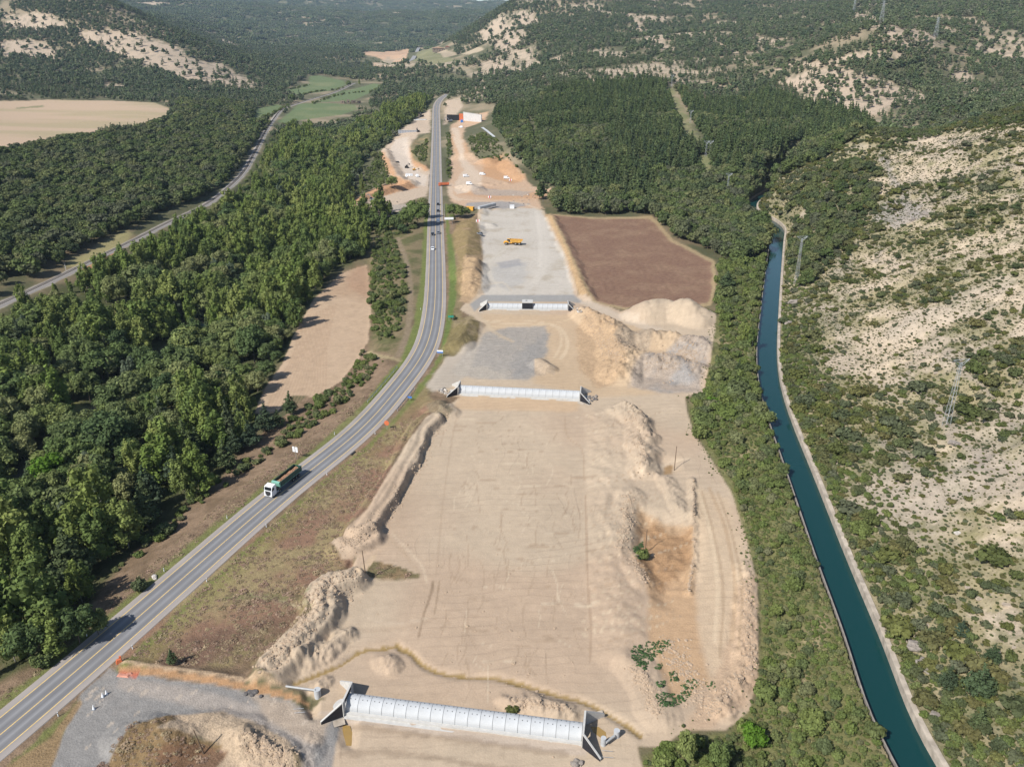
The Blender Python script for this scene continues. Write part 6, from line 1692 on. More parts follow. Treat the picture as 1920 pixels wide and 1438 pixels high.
def arch_mesh(L, w, hw, rise, th):
    mb = MB(); n = 14
    out, inn = arch_profile(w, hw, rise, th, n)
    inn = inn[::-1]
    k = len(out)
    for j in range(k - 1):
        o0, o1, i0, i1 = out[j], out[j + 1], inn[j], inn[j + 1]
        v = lambda x, p: (x, p[0], p[1])
        mb.quad([v(0, o0), v(0, o1), v(L, o1), v(L, o0)])
        mb.quad([v(0, i0), v(L, i0), v(L, i1), v(0, i1)])
        mb.quad([v(0, o0), v(0, i0), v(0, i1), v(0, o1)])
        mb.quad([v(L, o0), v(L, o1), v(L, i1), v(L, i0)])
    for fx_ in (.3, .7):
        for an_ in (74, 112):
            ca, sa = math.cos(R(an_)), math.sin(R(an_)); c_ = (fx_ * L, -w / 2 * ca, hw + rise * sa)
            mb.box((c_[0], c_[1], c_[2]), (.16, .16, .05), 0, 1)
    return mb.mesh('arch_segment', [CWHITE, DARKM_])

def culvert(a, b, nseg, w, hw, rise, label, left=True, right=True, hat=3.3, box=None):
    a, b = np.array(a), np.array(b)
    v = b - a; L = np.linalg.norm(v[:2]); rz = math.atan2(v[1], v[0])
    z0 = min(h1(*a[:2]), h1(*b[:2])) - .05
    z0 = max(z0, -.25)
    root = thing('arch_culvert', label, 'culvert', (a[0], a[1], z0), rz, 'arched concrete culverts across the building site')
    sl_ = L / nseg
    me = arch_mesh(sl_ - .07, w, hw, rise, .22)
    for i in range(nseg):
        if box is not None and i in box: continue
        s = link_mesh('arch_segment', me, root); s.location = (i * sl_, 0, .32)
    li = MB(); li.prism([(y * .97, z * .985 + .3) for y, z in arch_profile(w - .06, hw, rise - .03, .2)[0]], 0.02, L - .02, 0, 'x')
    li.obj('joint_filler', mat('joint', A(150, 150, 148), .9), root)
    for sgn in (-1, 1):
        f = MB(); f.box((L / 2, sgn * (w / 2 + .28), .22), (L, .56, .62)); f.box((L / 2, sgn * (w / 2 + .95), .0), (L, .8, .2)); f.obj('footing', CONC, root)
    for side, on in ((-1, left), (1, right)):
        if not on: continue
        x0 = 0 if side < 0 else L
        hwm = MB()
        ow = w / 2 - .1
        hwm.box((x0 + side * .22, -(ow + .55), hat / 2), (.36, 1.1, hat)); hwm.box((x0 + side * .22, ow + .55, hat / 2), (.36, 1.1, hat))
        hwm.box((x0 + side * .22, 0, (hat + hw + rise) / 2), (.36, 2 * ow, hat - hw - rise))
        hd = hwm.obj('headwall', CONC, root)
        bt = MB()
        bt.box((x0 + side * .036, 0, (hat + hw + rise) / 2 + .16), (.012, 2 * ow, hat - hw - rise - .5)); bt.obj('coating', BITU, hd)
        for yy in (-1, 1):
            p0 = np.array([x0 + side * .3, yy * (ow + 1.0)]); p1 = p0 + np.array([side * 3.3, yy * 2.5])
            dd = (p1 - p0) / np.linalg.norm(p1 - p0); nn_ = np.array([-dd[1], dd[0]]) * .17
            if np.dot(nn_, [0, yy]) < 0: nn_ = -nn_          # towards the earth side
            wm_ = MB(); h0, h1_ = hat, .75
            q = [(p0 - nn_), (p1 - nn_), (p1 + nn_), (p0 + nn_)]
            hs = [h0, h1_, h1_, h0]
            bot = [(c[0], c[1], -.3) for c in q]; top = [(c[0], c[1], h) for c, h in zip(q, hs)]
            wm_.quad(top); 
            for i in range(4):
                j = (i + 1) % 4
                wm_.quad([bot[i], bot[j], top[j], top[i]])
            ww = wm_.obj('wing_wall', CONC, root)
            e = nn_ * 1.03
            cb_ = MB(); cb_.quad([(p0[0] + e[0], p0[1] + e[1], .1), (p1[0] + e[0], p1[1] + e[1], .1), (p1[0] + e[0], p1[1] + e[1], h1_ - .12), (p0[0] + e[0], p0[1] + e[1], h0 - .2)])
            cb_.obj('coating', BITU, ww)
        ap = MB(); xm = x0 + side * 2.0
        ap.quad([(x0 + side * .4, -(ow + .9), .06), (x0 + side * .4, ow + .9, .06), (x0 + side * 3.6, ow + 3.4, .04), (x0 + side * 3.6, -(ow + 3.4), .04)]); ap.obj('apron', CONC, root)
        lp = MB()
        for yy in (-1, 1):
            lp.quad([(x0, yy * (ow + 1.2), .05), (x0 + side * 3.6, yy * (ow + 3.7), .03), (x0 + side * 3.2, yy * (ow + 5.0), .02), (x0 - side * .8, yy * (ow + 2.7), .05)])
        lp.obj('footing', CONC_OLD, root)
    if box is not None:
        xm = (box[0] + len(box) / 2) * sl_; wbx = len(box) * sl_ + .3
        bm_ = MB(); bm_.box((xm, 0, 1.9), (wbx, w + .7, 3.8)); bx = bm_.obj('shaft_box', CONC, root)
        c = MB(); c.box((xm, -(w + .7) / 2 - .01, 1.75), (wbx - .06, .02, 3.2)); c.obj('coating', BITU, bx)
        c = MB(); c.box((xm + wbx / 2 + .01, 0, 1.75), (.02, w + .5, 3.2)); c.obj('coating', BITU, bx)
        c = MB(); c.box((xm - .5, .4, 3.82), (.8, .8, .06)); c.obj('hatch', BITU, bx)
    return root
culvert(P(655, 1322), P(1092, 1378), 19, 3.5, .55, 1.6, 'nearest and largest white arched culvert at the bottom of the site')
culvert(P(862, 735), P(1087, 746), 18, 3.6, .6, 1.7, 'middle white arched culvert between sand plain and grey gravel pad')
culvert(P(914, 578), P(1064, 579.5), 16, 3.4, .6, 1.6, 'farthest white arched culvert with a black shaft box in its middle', box=(7, 8))

# ------------------------------------------------------------------ vehicles
def paint_mat(name, c, rough=.35): return mat(name, c, rough, .04, 1, 0, 0, .5)
TYRE = mat('tyre', (.02, .02, .021), .9); RIM = mat('wheel_rim', (.35, .35, .36), .4, .05, 1, 0, .7); GLASS = mat('vehicle_glass', (.012, .016, .02), .08, .02, 1, 0, 0, .6)
DARKM = mat('dark_metal', (.03, .03, .032), .6); WHITEP = paint_mat('white_paint', (.72, .73, .74)); BLACKP = paint_mat('black_paint', (.02, .021, .024), .25)
GREYP = paint_mat('grey_paint', (.16, .17, .19), .3); ORANGEP = paint_mat('orange_paint', (.50, .13, .05), .55); YELLOWP = paint_mat('yellow_paint', (.60, .31, .04), .5); GREENP = paint_mat('green_paint', (.012, .06, .042), .4)
GREENL = paint_mat('pale_green_paint', (.20, .42, .33), .45); REDP = paint_mat('red_paint', (.6, .06, .04), .5); BLUEP = paint_mat('blue_paint', (.05, .16, .45), .5); EARTH = mat('earth_load', A(176, 134, 104), .95, .3, 2, .6)
LAMP = mat('lamp_glass', (.7, .7, .68), .2, .02, 1, 0, 0, .6)

def add_wheels(root, pos, r, w):
    me = MB(); me.wheel((0, 0, 0), r, w, 0, 16); tm = me.mesh('tyre', TYRE)
    me = MB(); me.wheel((0, 0, 0), r * .55, w + .03, 0, 10); rm = me.mesh('rim', RIM)
    for p in pos:
        t = link_mesh('wheel', tm, root); t.location = p
        q = link_mesh('rim', rm, t)

def car(label, paint, loc, rz, van=False, cat='car', group='cars on the main road'):
    nm = 'van' if van else 'car'
    root = thing(nm, label, cat, loc, rz, group)
    L, W = (5.2, 1.95) if van else (4.3, 1.78)
    b = MB()
    if van: prof = [(-2.6, .35), (2.55, .35), (2.6, .75), (2.35, 1.12), (1.75, 1.3), (1.2, 2.1), (.9, 2.2), (-2.5, 2.2), (-2.6, 2.0)]
    else: prof = [(-2.1, .3), (2.1, .3), (2.15, .62), (1.95, .82), (1.0, .95), (.3, 1.42), (-.2, 1.47), (-1.2, 1.44), (-1.85, 1.0), (-2.12, .9)]
    b.prism(prof, -W / 2, W / 2)
    b.obj('body', paint, root)
    g = MB()
    if van: g.prism([(1.79, 1.33), (1.24, 2.06), (1.20, 2.04), (1.74, 1.31)], -W / 2 + .1, W / 2 - .1)
    else: g.prism([(1.02, .985), (.33, 1.43), (.28, 1.40), (.96, .965)], -W / 2 + .1, W / 2 - .1)
    g.obj('windscreen', GLASS, root)
    for s in (-1, 1):
        g = MB()
        if van: g.prism([(1.5, 1.36), (1.1, 1.95), (.35, 1.95), (.35, 1.36)], s * W / 2 - .01, s * W / 2 + .012)
        else: g.prism([(.85, .98), (.3, 1.36), (-1.15, 1.36), (-1.6, 1.02)], s * W / 2 - .01, s * W / 2 + .012)
        g.obj('side_window', GLASS, root)
        h = MB(); h.box((L / 2 - .12 if van else 2.08, s * (W / 2 - .3), .72), (.12, .34, .16)); h.obj('headlight', LAMP, root)
    if not van:
        g = MB(); g.prism([(-1.2, 1.46), (-1.84, 1.03), (-1.88, 1.06), (-1.22, 1.49)], -W / 2 + .12, W / 2 - .12); g.obj('rear_window', GLASS, root)
    add_wheels(root, [(x, s * (W / 2 - .1), .33) for x in (-1.35 * L / 4.3, 1.35 * L / 4.3) for s in (-1, 1)], .33, .22)
    return root

RD, RN, RS = path_frames(ROAD)
def road_place(px, py, lane):
    """lane +1: right lane going away, -1: left lane coming towards the camera."""
    a, dy, dz = ray(px, py)
    q = Pb(px, py)
    i = int(np.argmin((ROAD[:, 0] - q[0]) ** 2 + (ROAD[:, 1] - q[1]) ** 2))
    c = ROAD[i].copy(); c[:2] += RN[i] * 1.78 * lane; c[2] += .01
    rz = math.atan2(RD[i, 1], RD[i, 0]) + (0 if lane > 0 else math.pi)
    return c, rz
for px, py, lane, p_, van, lab in [(818.5, 384, 1, BLACKP, False, 'black car farthest up in the short queue on the right lane'), (822.5, 396, 1, BLACKP, False, 'black car just ahead of the white van on the right lane'),
                                   (824, 417, 1, WHITEP, True, 'white van driving away on the right lane past the big roadside tree'), (824.5, 439, 1, GREYP, False, 'dark grey car following the white van on the right lane'),
                                   (811, 441, -1, BLACKP, False, 'black car coming down the left lane opposite the dark grey car'), (811, 469, -1, WHITEP, False, 'white car nearest the camera on the left lane of the straight')]:
    c, rz = road_place(px, py, lane)
    car(lab, p_, c, rz, van, 'van' if van else 'car')
for px, py, rz, p_, van, lab in [(874, 332, .3, WHITEP, True, 'white van parked left most on the orange far site'), (905, 328.5, -.2, WHITEP, True, 'white van parked alone in the middle of the orange far site'), (950, 335.5, 0, WHITEP, True, 'white van at the right of the far site beside the red and white board'),
                                 (880, 346.5, -.1, WHITEP, True, 'white van on the brink of the rubble mound in the track bend'), (899, 440, 2.6, GREYP, False, 'grey car parked at the left edge of the pale terrace'), (745, 305.5, 2.4, BLACKP, False, 'black car on the white haul road left of the main road'),
                                 (782, 332, 1.9, WHITEP, True, 'white van beside the stacked materials left of the main road'), (864, 240, 2.8, WHITEP, True, 'white van below the big white slope wall')]:
    car(lab, p_, Pb(px, py), rz, van, 'van' if van else 'car', 'vehicles parked on the building site')

def tipper_truck():
    c, rz = road_place(535, 909, -1)
    root = thing('tipper_truck', 'white cabbed articulated tipper lorry with green trailer full of earth on the road', 'lorry', c, rz)
    m = MB(); m.prism([(4.9, .55), (6.95, .55), (7.0, 1.2), (6.9, 2.3), (6.55, 3.25), (6.3, 3.42), (5.0, 3.5), (4.9, 3.3)], -1.22, 1.22); cab = m.obj('cab', WHITEP, root)
    m = MB(); m.prism([(6.93, 2.28), (6.62, 3.08), (6.58, 3.06), (6.88, 2.26)], -1.08, 1.08); m.obj('windscreen', GLASS, cab)
    m = MB(); m.box((7.0, 0, 1.5), (.06, 1.7, 1.1)); m.obj('grille', DARKM, cab)
    m = MB(); m.box((7.02, 0, .72), (.16, 2.44, .34)); m.obj('bumper', WHITEP, cab)
    m = MB(); m.box((6.72, 0, 3.12), (.3, 1.9, .1)); m.obj('sun_visor', DARKM, cab)
    for s in (-1, 1):
        m = MB(); m.prism([(6.6, 2.15), (6.5, 2.95), (5.75, 2.95), (5.75, 2.15)], s * 1.22 - .01, s * 1.22 + .015); m.obj('side_window', GLASS, cab)
        m = MB(); m.box((6.75, s * 1.42, 2.55), (.12, .22, .6)); m.obj('mirror', DARKM, cab)
        m = MB(); m.box((7.05, s * .95, .95), (.06, .34, .18)); m.obj('headlight', LAMP, cab)
    m = MB(); m.box((1.6, 0, .9), (11.2, .9, .28)); m.box((4.2, 0, 1.25), (1.2, 2.0, .5)); m.obj('chassis', DARKM, root)
    for s in (-1, 1):
        m = MB(); m.bar((3.9, s * 1.0, .75), (5.0, s * 1.0, .75), .6, 0, 10); m.obj('fuel_tank', RIM, root)
    tr = MB(); z0, z1 = 1.35, 2.95; x0, x1 = -6.9, 3.0
    for s in (-1, 1):
        tr.box(((x0 + x1) / 2, s * 1.2, (z0 + z1) / 2), (x1 - x0, .08, z1 - z0)); tr.box(((x0 + x1) / 2, s * 1.22, z1), (x1 - x0, .16, .14)); 
        for i in range(8): tr.box((x0 + .5 + i * 1.28, s * 1.26, 2.05), (.09, .07, 1.2))
    tr.box(((x0 + x1) / 2, 0, z0 + .02), (x1 - x0, 2.32, .12)); tr.obj('trailer_body', GREENP, root)
    m = MB(); m.prism([(3.02, 1.35), (3.12, 1.35), (3.6, 2.75), (3.6, 3.1), (2.95, 3.12), (2.92, 2.95), (3.02, 2.9)], -1.26, 1.26); m.obj('trailer_front', GREENL, root)
    m = MB(); m.box((-6.95, 0, 2.1), (.1, 2.4, 1.5)); m.obj('tailgate', GREENP, root)
    m = MB(); m.box((-2, 0, 2.36), (9.4, .03, .05)) if False else None
    for s in (-1, 1):
        q = MB(); q.box((-2, s * 1.265, 1.5), (9.6, .03, .1)); q.obj('side_strip', GREENL, root)
    ld = MB(); nx, ny = 24, 6
    vv = []
    for i in range(nx + 1):
        for j in range(ny + 1):
            x = x0 + .2 + (x1 - x0 - .4) * i / nx; y = -1.12 + 2.24 * j / ny
            e = 1 - (2 * j / ny - 1) ** 2
            vv.append((x, y, 2.15 + .55 * e * (.6 + .4 * math.sin(i * .9 + j)) + random.uniform(-.08, .08)))
    ld.arr(vv, [(i * (ny + 1) + j, (i + 1) * (ny + 1) + j, (i + 1) * (ny + 1) + j + 1, i * (ny + 1) + j + 1) for i in range(nx) for j in range(ny)])
    ld.obj('earth_load', EARTH, root)
    add_wheels(root, [(x, s * 1.02, .5) for x in (6.0, 3.4, 2.3 - 4.0 - 1.2, -4.2, -5.5) for s in (-1, 1)], .5, .36)
    return root
tipper_truck()

def dumper():
    p = Pb(962, 459)
    root = thing('dump_truck', 'yellow articulated dump truck standing on the pale gravel terrace', 'dump truck', p, math.pi - .12)
    m = MB(); m.prism([(2.6, 1.0), (5.6, .95), (5.7, 1.5), (5.3, 2.0), (3.6, 2.3), (2.6, 2.3)], -1.1, 1.1); m.obj('bonnet', YELLOWP, root)
    m = MB(); m.box((2.7, 0, 2.6), (1.7, 1.7, 1.6), taper=(.85, .85)); cab = m.obj('cab', DARKM, root)
    m = MB(); m.box((2.7, 0, 3.44), (1.6, 1.6, .1)); m.obj('cab_roof', YELLOWP, cab)
    for s in (-1, 1):
        m = MB(); m.box((4.1, s * 1.35, 1.75), (1.9, .5, .12)); m.obj('mudguard', YELLOWP, root)
    m = MB(); m.box((-1.2, 0, 1.1), (6.5, 1.0, .5)); m.box((1.3, 0, 1.3), (1.2, .7, .7)); m.obj('chassis', YELLOWP, root)
    b = MB(); xs = [(1.4, 3.3), (.9, 1.9), (-4.2, 1.75), (-5.6, 2.6)]
    for s in (-1, 1):
        b.prism([(1.9, 3.35), (1.1, 1.8), (-4.2, 1.6), (-5.7, 2.7), (-5.6, 3.15), (-4.6, 3.2)], s * 1.55 - .06, s * 1.55 + .06)
    b.quad([(1.9, -1.5, 3.4), (1.9, 1.5, 3.4), (1.1, 1.5, 1.8), (1.1, -1.5, 1.8)]); b.quad([(1.1, -1.5, 1.8), (1.1, 1.5, 1.8), (-4.2, 1.5, 1.6), (-4.2, -1.5, 1.6)]); b.quad([(-4.2, -1.5, 1.6), (-4.2, 1.5, 1.6), (-5.7, 1.5, 2.7), (-5.7, -1.5, 2.7)])
    b.obj('dump_body', mat('worn_yellow', (.48, .26, .05), .6, .25, 1.5), root)
    add_wheels(root, [(x, s * 1.2, .9) for x in (4.1, -1.6, -3.9) for s in (-1, 1)], .9, .65)
dumper()

def excavator(px, py, rz, label, paint, s=1.0, armup=.5):
    root = thing('excavator', label, 'excavator', Pb(px, py), rz, 'excavators on the building site'); root.scale = (s, s, s)
    for y in (-1, 1):
        m = MB(); m.prism([(-2.0, .1), (2.0, .1), (2.3, .45), (2.0, .85), (-2.0, .85), (-2.3, .45)], y * 1.15 - .3, y * 1.15 + .3); m.obj('track', DARKM, root)
    m = MB(); m.box((-.5, 0, 1.6), (3.4, 2.4, 1.1)); m.box((-1.7, 0, 1.7), (1.0, 2.5, 1.3)); m.box((0, 0, .95), (1.4, 1.4, .3)); m.obj('house', paint, root)
    m = MB(); m.box((.7, .7, 2.4), (1.4, 1.0, 1.5), taper=(.85, .9)); m.obj('cab', GLASS, root)
    m = MB(); m.bar((1.0, -.2, 1.8), (3.0, -.2, 4.6), .6, 0, 4, .5); m.bar((3.0, -.2, 4.6), (5.0, -.2, 4.2), .5, 0, 4, .4); m.obj('boom', paint, root)
    m = MB(); m.bar((4.9, -.2, 4.3), (5.7, -.2, 1.7 + armup), .42, 0, 4, .3); m.obj('arm', paint, root)
    m = MB(); m.prism([(5.3, 1.6 + armup), (6.0, 1.7 + armup), (5.9, .9 + armup), (5.2, .6 + armup), (4.9, 1.0 + armup)], -.75, .35); m.obj('bucket', DARKM, root)
excavator(699, 379, 2.6, 'grey excavator digging at the left end of the orange bank', GREYP, 1.15)
excavator(763, 315.5, 1.2, 'dark excavator on the haul road beside the black car', BLACKP, .9, 2.0)
excavator(791, 219.5, 2.4, 'dark excavator with raised arm behind the white slab far up the site', BLACKP, 1.2, 2.5)
excavator(784, 248, 2.0, 'dark excavator at the right end of the ribbed grey wall', BLACKP, 1.0, 1.5)
excavator(844, 229, 3.4, 'grey excavator in front of the black formwork wall', GREYP, 1.3)
excavator(777, 320, .4, 'small yellow excavator beside the orange cut slope', YELLOWP, .7)

def orange_lorry():
    p = Pb(832, 349)
    root = thing('tipper_lorry', 'orange tipper lorry turning off the road into the far site', 'lorry', p, math.pi + .25)
    m = MB(); m.prism([(2.6, .6), (4.4, .6), (4.45, 1.6), (4.2, 2.7), (2.6, 2.8)], -1.2, 1.2); cab = m.obj('cab', ORANGEP, root)
    m = MB(); m.prism([(4.47, 1.65), (4.24, 2.55), (4.2, 2.5), (4.43, 1.62)], -1.05, 1.05); m.obj('windscreen', GLASS, cab)
    m = MB(); m.box((-.6, 0, .85), (7.6, .9, .3)); m.obj('chassis', DARKM, root)
    m = MB()
    for s in (-1, 1): m.box((-1.1, s * 1.2, 1.9), (6.6, .1, 1.6))
    m.box((2.15, 0, 2.0), (.1, 2.4, 1.9)); m.box((-4.4, 0, 1.9), (.1, 2.4, 1.6)); m.box((-1.1, 0, 1.2), (6.6, 2.4, .15)); m.obj('tipper_body', ORANGEP, root)
    m = MB(); m.box((-1.1, 0, 2.2), (6.3, 2.2, .5), taper=(.8, .5)); m.obj('earth_load', EARTH, root)
    add_wheels(root, [(x, s * 1.0, .5) for x in (3.5, -1.6, -3.0) for s in (-1, 1)], .5, .35)
orange_lorry()

# ------------------------------------------------------------------ site furniture and far structures
def single(name, label, cat, mb, m, loc, rz=0, group=None):
    o = mb.obj(name, m); o.location = tuple(float(c) for c in loc); o.rotation_euler = (0, 0, rz)
    return tag(o, label, cat, group)
p = Pb(882, 395)
t = thing('container', 'bright yellow container tank between the dark tree and white slab', 'container', p, -.35)
m = MB(); m.box((0, 0, 1.5), (5.2, 2.6, 2.6)); m.obj('shell', YELLOWP, t); m = MB(); m.box((2.62, 0, 1.5), (.06, 2.3, 2.2)); m.obj('door', DARKM, t); m = MB(); m.box((0, 1.1, .1), (5, .2, .25)); m.box((0, -1.1, .1), (5, .2, .25)); m.obj('skid', DARKM, t)
a_, b_ = Pb(898, 393), Pb(928, 389)
v = b_ - a_; rz = math.atan2(v[1], v[0]); L = np.linalg.norm(v[:2])
m = MB(); m.box((L / 2, 0, .9), (L, 2.4, 1.8)); m.box((L / 2, 0, 1.95), (L + .2, 1.6, .3)); single('concrete_beam', 'long white concrete beam lying beside the yellow container', 'concrete beam', m, CWHITE, a_, rz)
m = MB(); m.box((0, 0, 1.1), (3.0, 2.2, 2.2)); m.box((0, 0, 2.25), (3.2, 2.4, .12)); single('site_cabin', 'small white site cabin beside the reddish pile on the upper terrace', 'cabin', m, WHITEP, Pb(960, 391), .1)
for px, py, lab in [(896, 417, 'red and white board standing at the corner of the pale terrace'), (957, 340, 'red and white board beside the white van on the far site'), (918, 372, 'small orange board on the grey rubble strip')]:
    t = thing('barrier_board', lab, 'barrier', Pb(px, py), .1)
    m = MB(); m.box((0, 0, 1.0), (2.4, .1, 1.5)); pnl = m.obj('panel', WHITEP, t); m = MB(); m.box((0, -.06, 1.0), (.8, .02, 1.5)); m.obj('red_stripe', REDP, pnl)
    m = MB(); m.box((-.9, 0, .15), (.1, .8, .3)); m.box((.9, 0, .15), (.1, .8, .3)); m.obj('stand', DARKM, t)
# ribbed wall, white slab and slope wall far up
def wall_thing(name, label, a, b, h, th, mtl, ribs=0, ribm=None, capm=None):
    a, b = np.array(a), np.array(b); v = b - a; L = np.linalg.norm(v[:2]); rz = math.atan2(v[1], v[0])
    t = thing(name, label, 'wall', (a[0], a[1], min(a[2], b[2]) - .3), rz)
    m = MB(); m.box((L / 2, 0, h / 2), (L, th, h)); m.obj('wall_face', mtl, t)
    for i in range(ribs):
        m = MB(); m.box(((i + .5) * L / ribs, -th / 2 - .12, h / 2 - .1), (.28, .24, h - .2)); m.obj('rib', ribm or mtl, t)
    if capm: m = MB(); m.box((L / 2, 0, h + .12), (L + .3, th + .5, .22)); m.obj('coping', capm, t)
    return t
wall_thing('retaining_wall', 'grey ribbed retaining wall far left of the straight road', Pb(747, 251), Pb(783, 247.5), 4.4, .6, mat('grey_panel', A(186, 188, 194), .8), 12, mat('grey_rib', A(150, 152, 160), .8), CONC)
wall_thing('retaining_wall', 'low white slab wall behind the ribbed grey wall', Pb(776, 226), Pb(800, 225), 2.0, 2.5, CWHITE)
wall_thing('slope_wall', 'black formwork wall at the foot of the far cut slope', Pb(838, 226), Pb(861, 226), 7.5, .8, mat('black_formwork', (.012, .011, .012), .7), 6, BLACKP)
wall_thing('slope_wall', 'orange steel formwork beside the black wall at the far cut', Pb(861.5, 226), Pb(869, 226), 8.6, 1.0, ORANGEP, 4, mat('rust_frame', (.35, .10, .04), .7))
wall_thing('slope_wall', 'tall white sprayed concrete wall of the far cut slope', Pb(869.5, 226), Pb(903, 229), 10.5, 1.0, mat('sprayed_concrete', A(222, 218, 214), .9, .1, .3, .3), 0, None, CONC)
m = MB(); m.box((0, 0, 1.5), (3, 3, 3)); m.bar((0, 0, 3), (0, 0, 3.8), 1.2, 0, 8); single('water_tank', 'blue tank in front of the orange formwork', 'tank', m, BLUEP, Pb(866, 230), .2)
dr = [Pb(903, 240), Pb(914, 248), Pb(926, 258)]
o = ribbon('drain_channel', np.array(dr), [-1.6, -1.2, 1.2, 1.6], [.9, .5, .5, .9], CWHITE); tag(o, 'white concrete drain chute running down the scrubby slope', 'drain')
m = MB()
for i in range(9): m.box((i % 3 * 1.8 - 2, i // 3 * 1.6, .5), (1.2, 1.1, 1.0))
for i in range(9):
    q = MB(); q.box((0, 0, .5), (1.4, 1.2, .6 + .5 * random.random())); c = Pb(762 + (i % 4) * 3.4, 328 + (i // 4) * 2.2)
    single('material_pallet', 'white wrapped pallet of materials stacked left of the main road', 'pallet', q, WHITEP, c, random.random(), 'wrapped pallets beside the haul road')
# farmhouse, ruin, arched bridge
p = Pb(822, 98)
t = thing('farmhouse', 'stone farmhouse with flat tiled roof beside the distant pale field', 'house', p, .15); t.scale = (1.3, 1.3, 1.3)
ST = mat('stone_wall', A(150, 134, 118), .9, .2, .5); TILE = mat('roof_tile', A(216, 182, 156), .9, .2, .4)
m = MB(); m.box((0, 0, 4), (26, 12, 9)); m.obj('wall', ST, t); m = MB(); m.prism([(-14, 8.4), (14, 8.4), (13.4, 8.9), (0, 11.2), (-13.4, 8.9)], -7, 7); m.obj('roof', TILE, t)
for i in range(4):
    m = MB(); m.box((-9 + i * 6, -6.03, 4.5), (1.4, .1, 2.2)); m.obj('window', DARKM, t)
m = MB(); m.box((3, -6.04, 1.4), (2.2, .1, 3.6)); m.obj('door', DARKM, t)
p = Pb(839, 92); t = thing('barn', 'small barn with reddish roof behind the distant farmhouse', 'barn', p, .1)
m = MB(); m.box((0, 0, 2.5), (14, 8, 6)); m.obj('wall', ST, t); m = MB(); m.prism([(-7.6, 5.2), (7.6, 5.2), (0, 8.2)], -4.6, 4.6); m.obj('roof', mat('red_roof', A(168, 108, 90), .9), t)
for i, (px, w_, h_) in enumerate([(642, 7, 5), (653, 5, 6.5), (663, 8, 5.5), (673, 7, 4.5)]):
    t = thing('ruined_wall', ['roofless end of the ruined farm nearest the railway', 'tall gable of the ruined farm in the meadow', 'long broken wall of the ruined farm in the meadow', 'low broken wall of the ruined farm nearest the river trees'][i], 'ruin', Pb(px, 194.5), .2 * i)
    m = MB(); m.box((0, 0, h_ / 2 - .3), (w_, .9, h_)); m.box((w_ / 2 - .4, 3, h_ * .35), (.9, 6, h_ * .7)); m.obj('wall', ST, t)
    m = MB(); m.box((w_ * .1, -.5, h_ * .45), (1.4, .14, 1.8)); m.obj('opening', DARKM, t)
a, b = Pt(730, 203, 1330), Pt(764, 201, 1330)
v = b - a; L = np.linalg.norm(v[:2]); bz = a[2]
t = thing('arch_bridge', 'old stone bridge with one dark arch half hidden by riverside trees', 'bridge', (a[0], a[1], bz), math.atan2(v[1], v[0]))
BST = mat('mossy_stone', A(112, 108, 92), .95, .25, .6, .4)
m = MB(); R1 = 9.0; n_ = 16; topz = 10.6
for i in range(n_):
    a0, a1 = math.pi * i / n_, math.pi * (i + 1) / n_
    x0_, z0_ = L / 2 - R1 * math.cos(a0), R1 * math.sin(a0); x1_, z1_ = L / 2 - R1 * math.cos(a1), R1 * math.sin(a1)
    k0, k1 = 1.16, 1.16
    q = lambda x, z, y, kk: (L / 2 + (x - L / 2) * kk, y, z * kk)
    m.quad([q(x0_, z0_, -2.6, 1), q(x1_, z1_, -2.6, 1), q(x1_, z1_, -2.6, k1), q(x0_, z0_, -2.6, k0)]); m.quad([q(x0_, z0_, 2.6, 1), q(x0_, z0_, 2.6, k0), q(x1_, z1_, 2.6, k1), q(x1_, z1_, 2.6, 1)])
    m.quad([q(x0_, z0_, -2.6, 1), q(x0_, z0_, 2.6, 1), q(x1_, z1_, 2.6, 1), q(x1_, z1_, -2.6, 1)]); m.quad([q(x0_, z0_, -2.6, k0), q(x1_, z1_, -2.6, k1), q(x1_, z1_, 2.6, k1), q(x0_, z0_, 2.6, k0)])
m.obj('arch_ring', BST, t)
m = MB()
for sx_ in (-1, 1): m.box((L / 2 + sx_ * (R1 * 1.08), 0, -8), (R1 * .2, 5, 17.0)); m.box((L / 2 + sx_ * (R1 * 1.5), 0, -1), (R1 * .7, 4.6, 14))
m.obj('abutment', BST, t); m = MB(); m.box((L / 2, 0, topz + .2), (L + 6, 5.6, .9)); m.obj('parapet', BST, t)

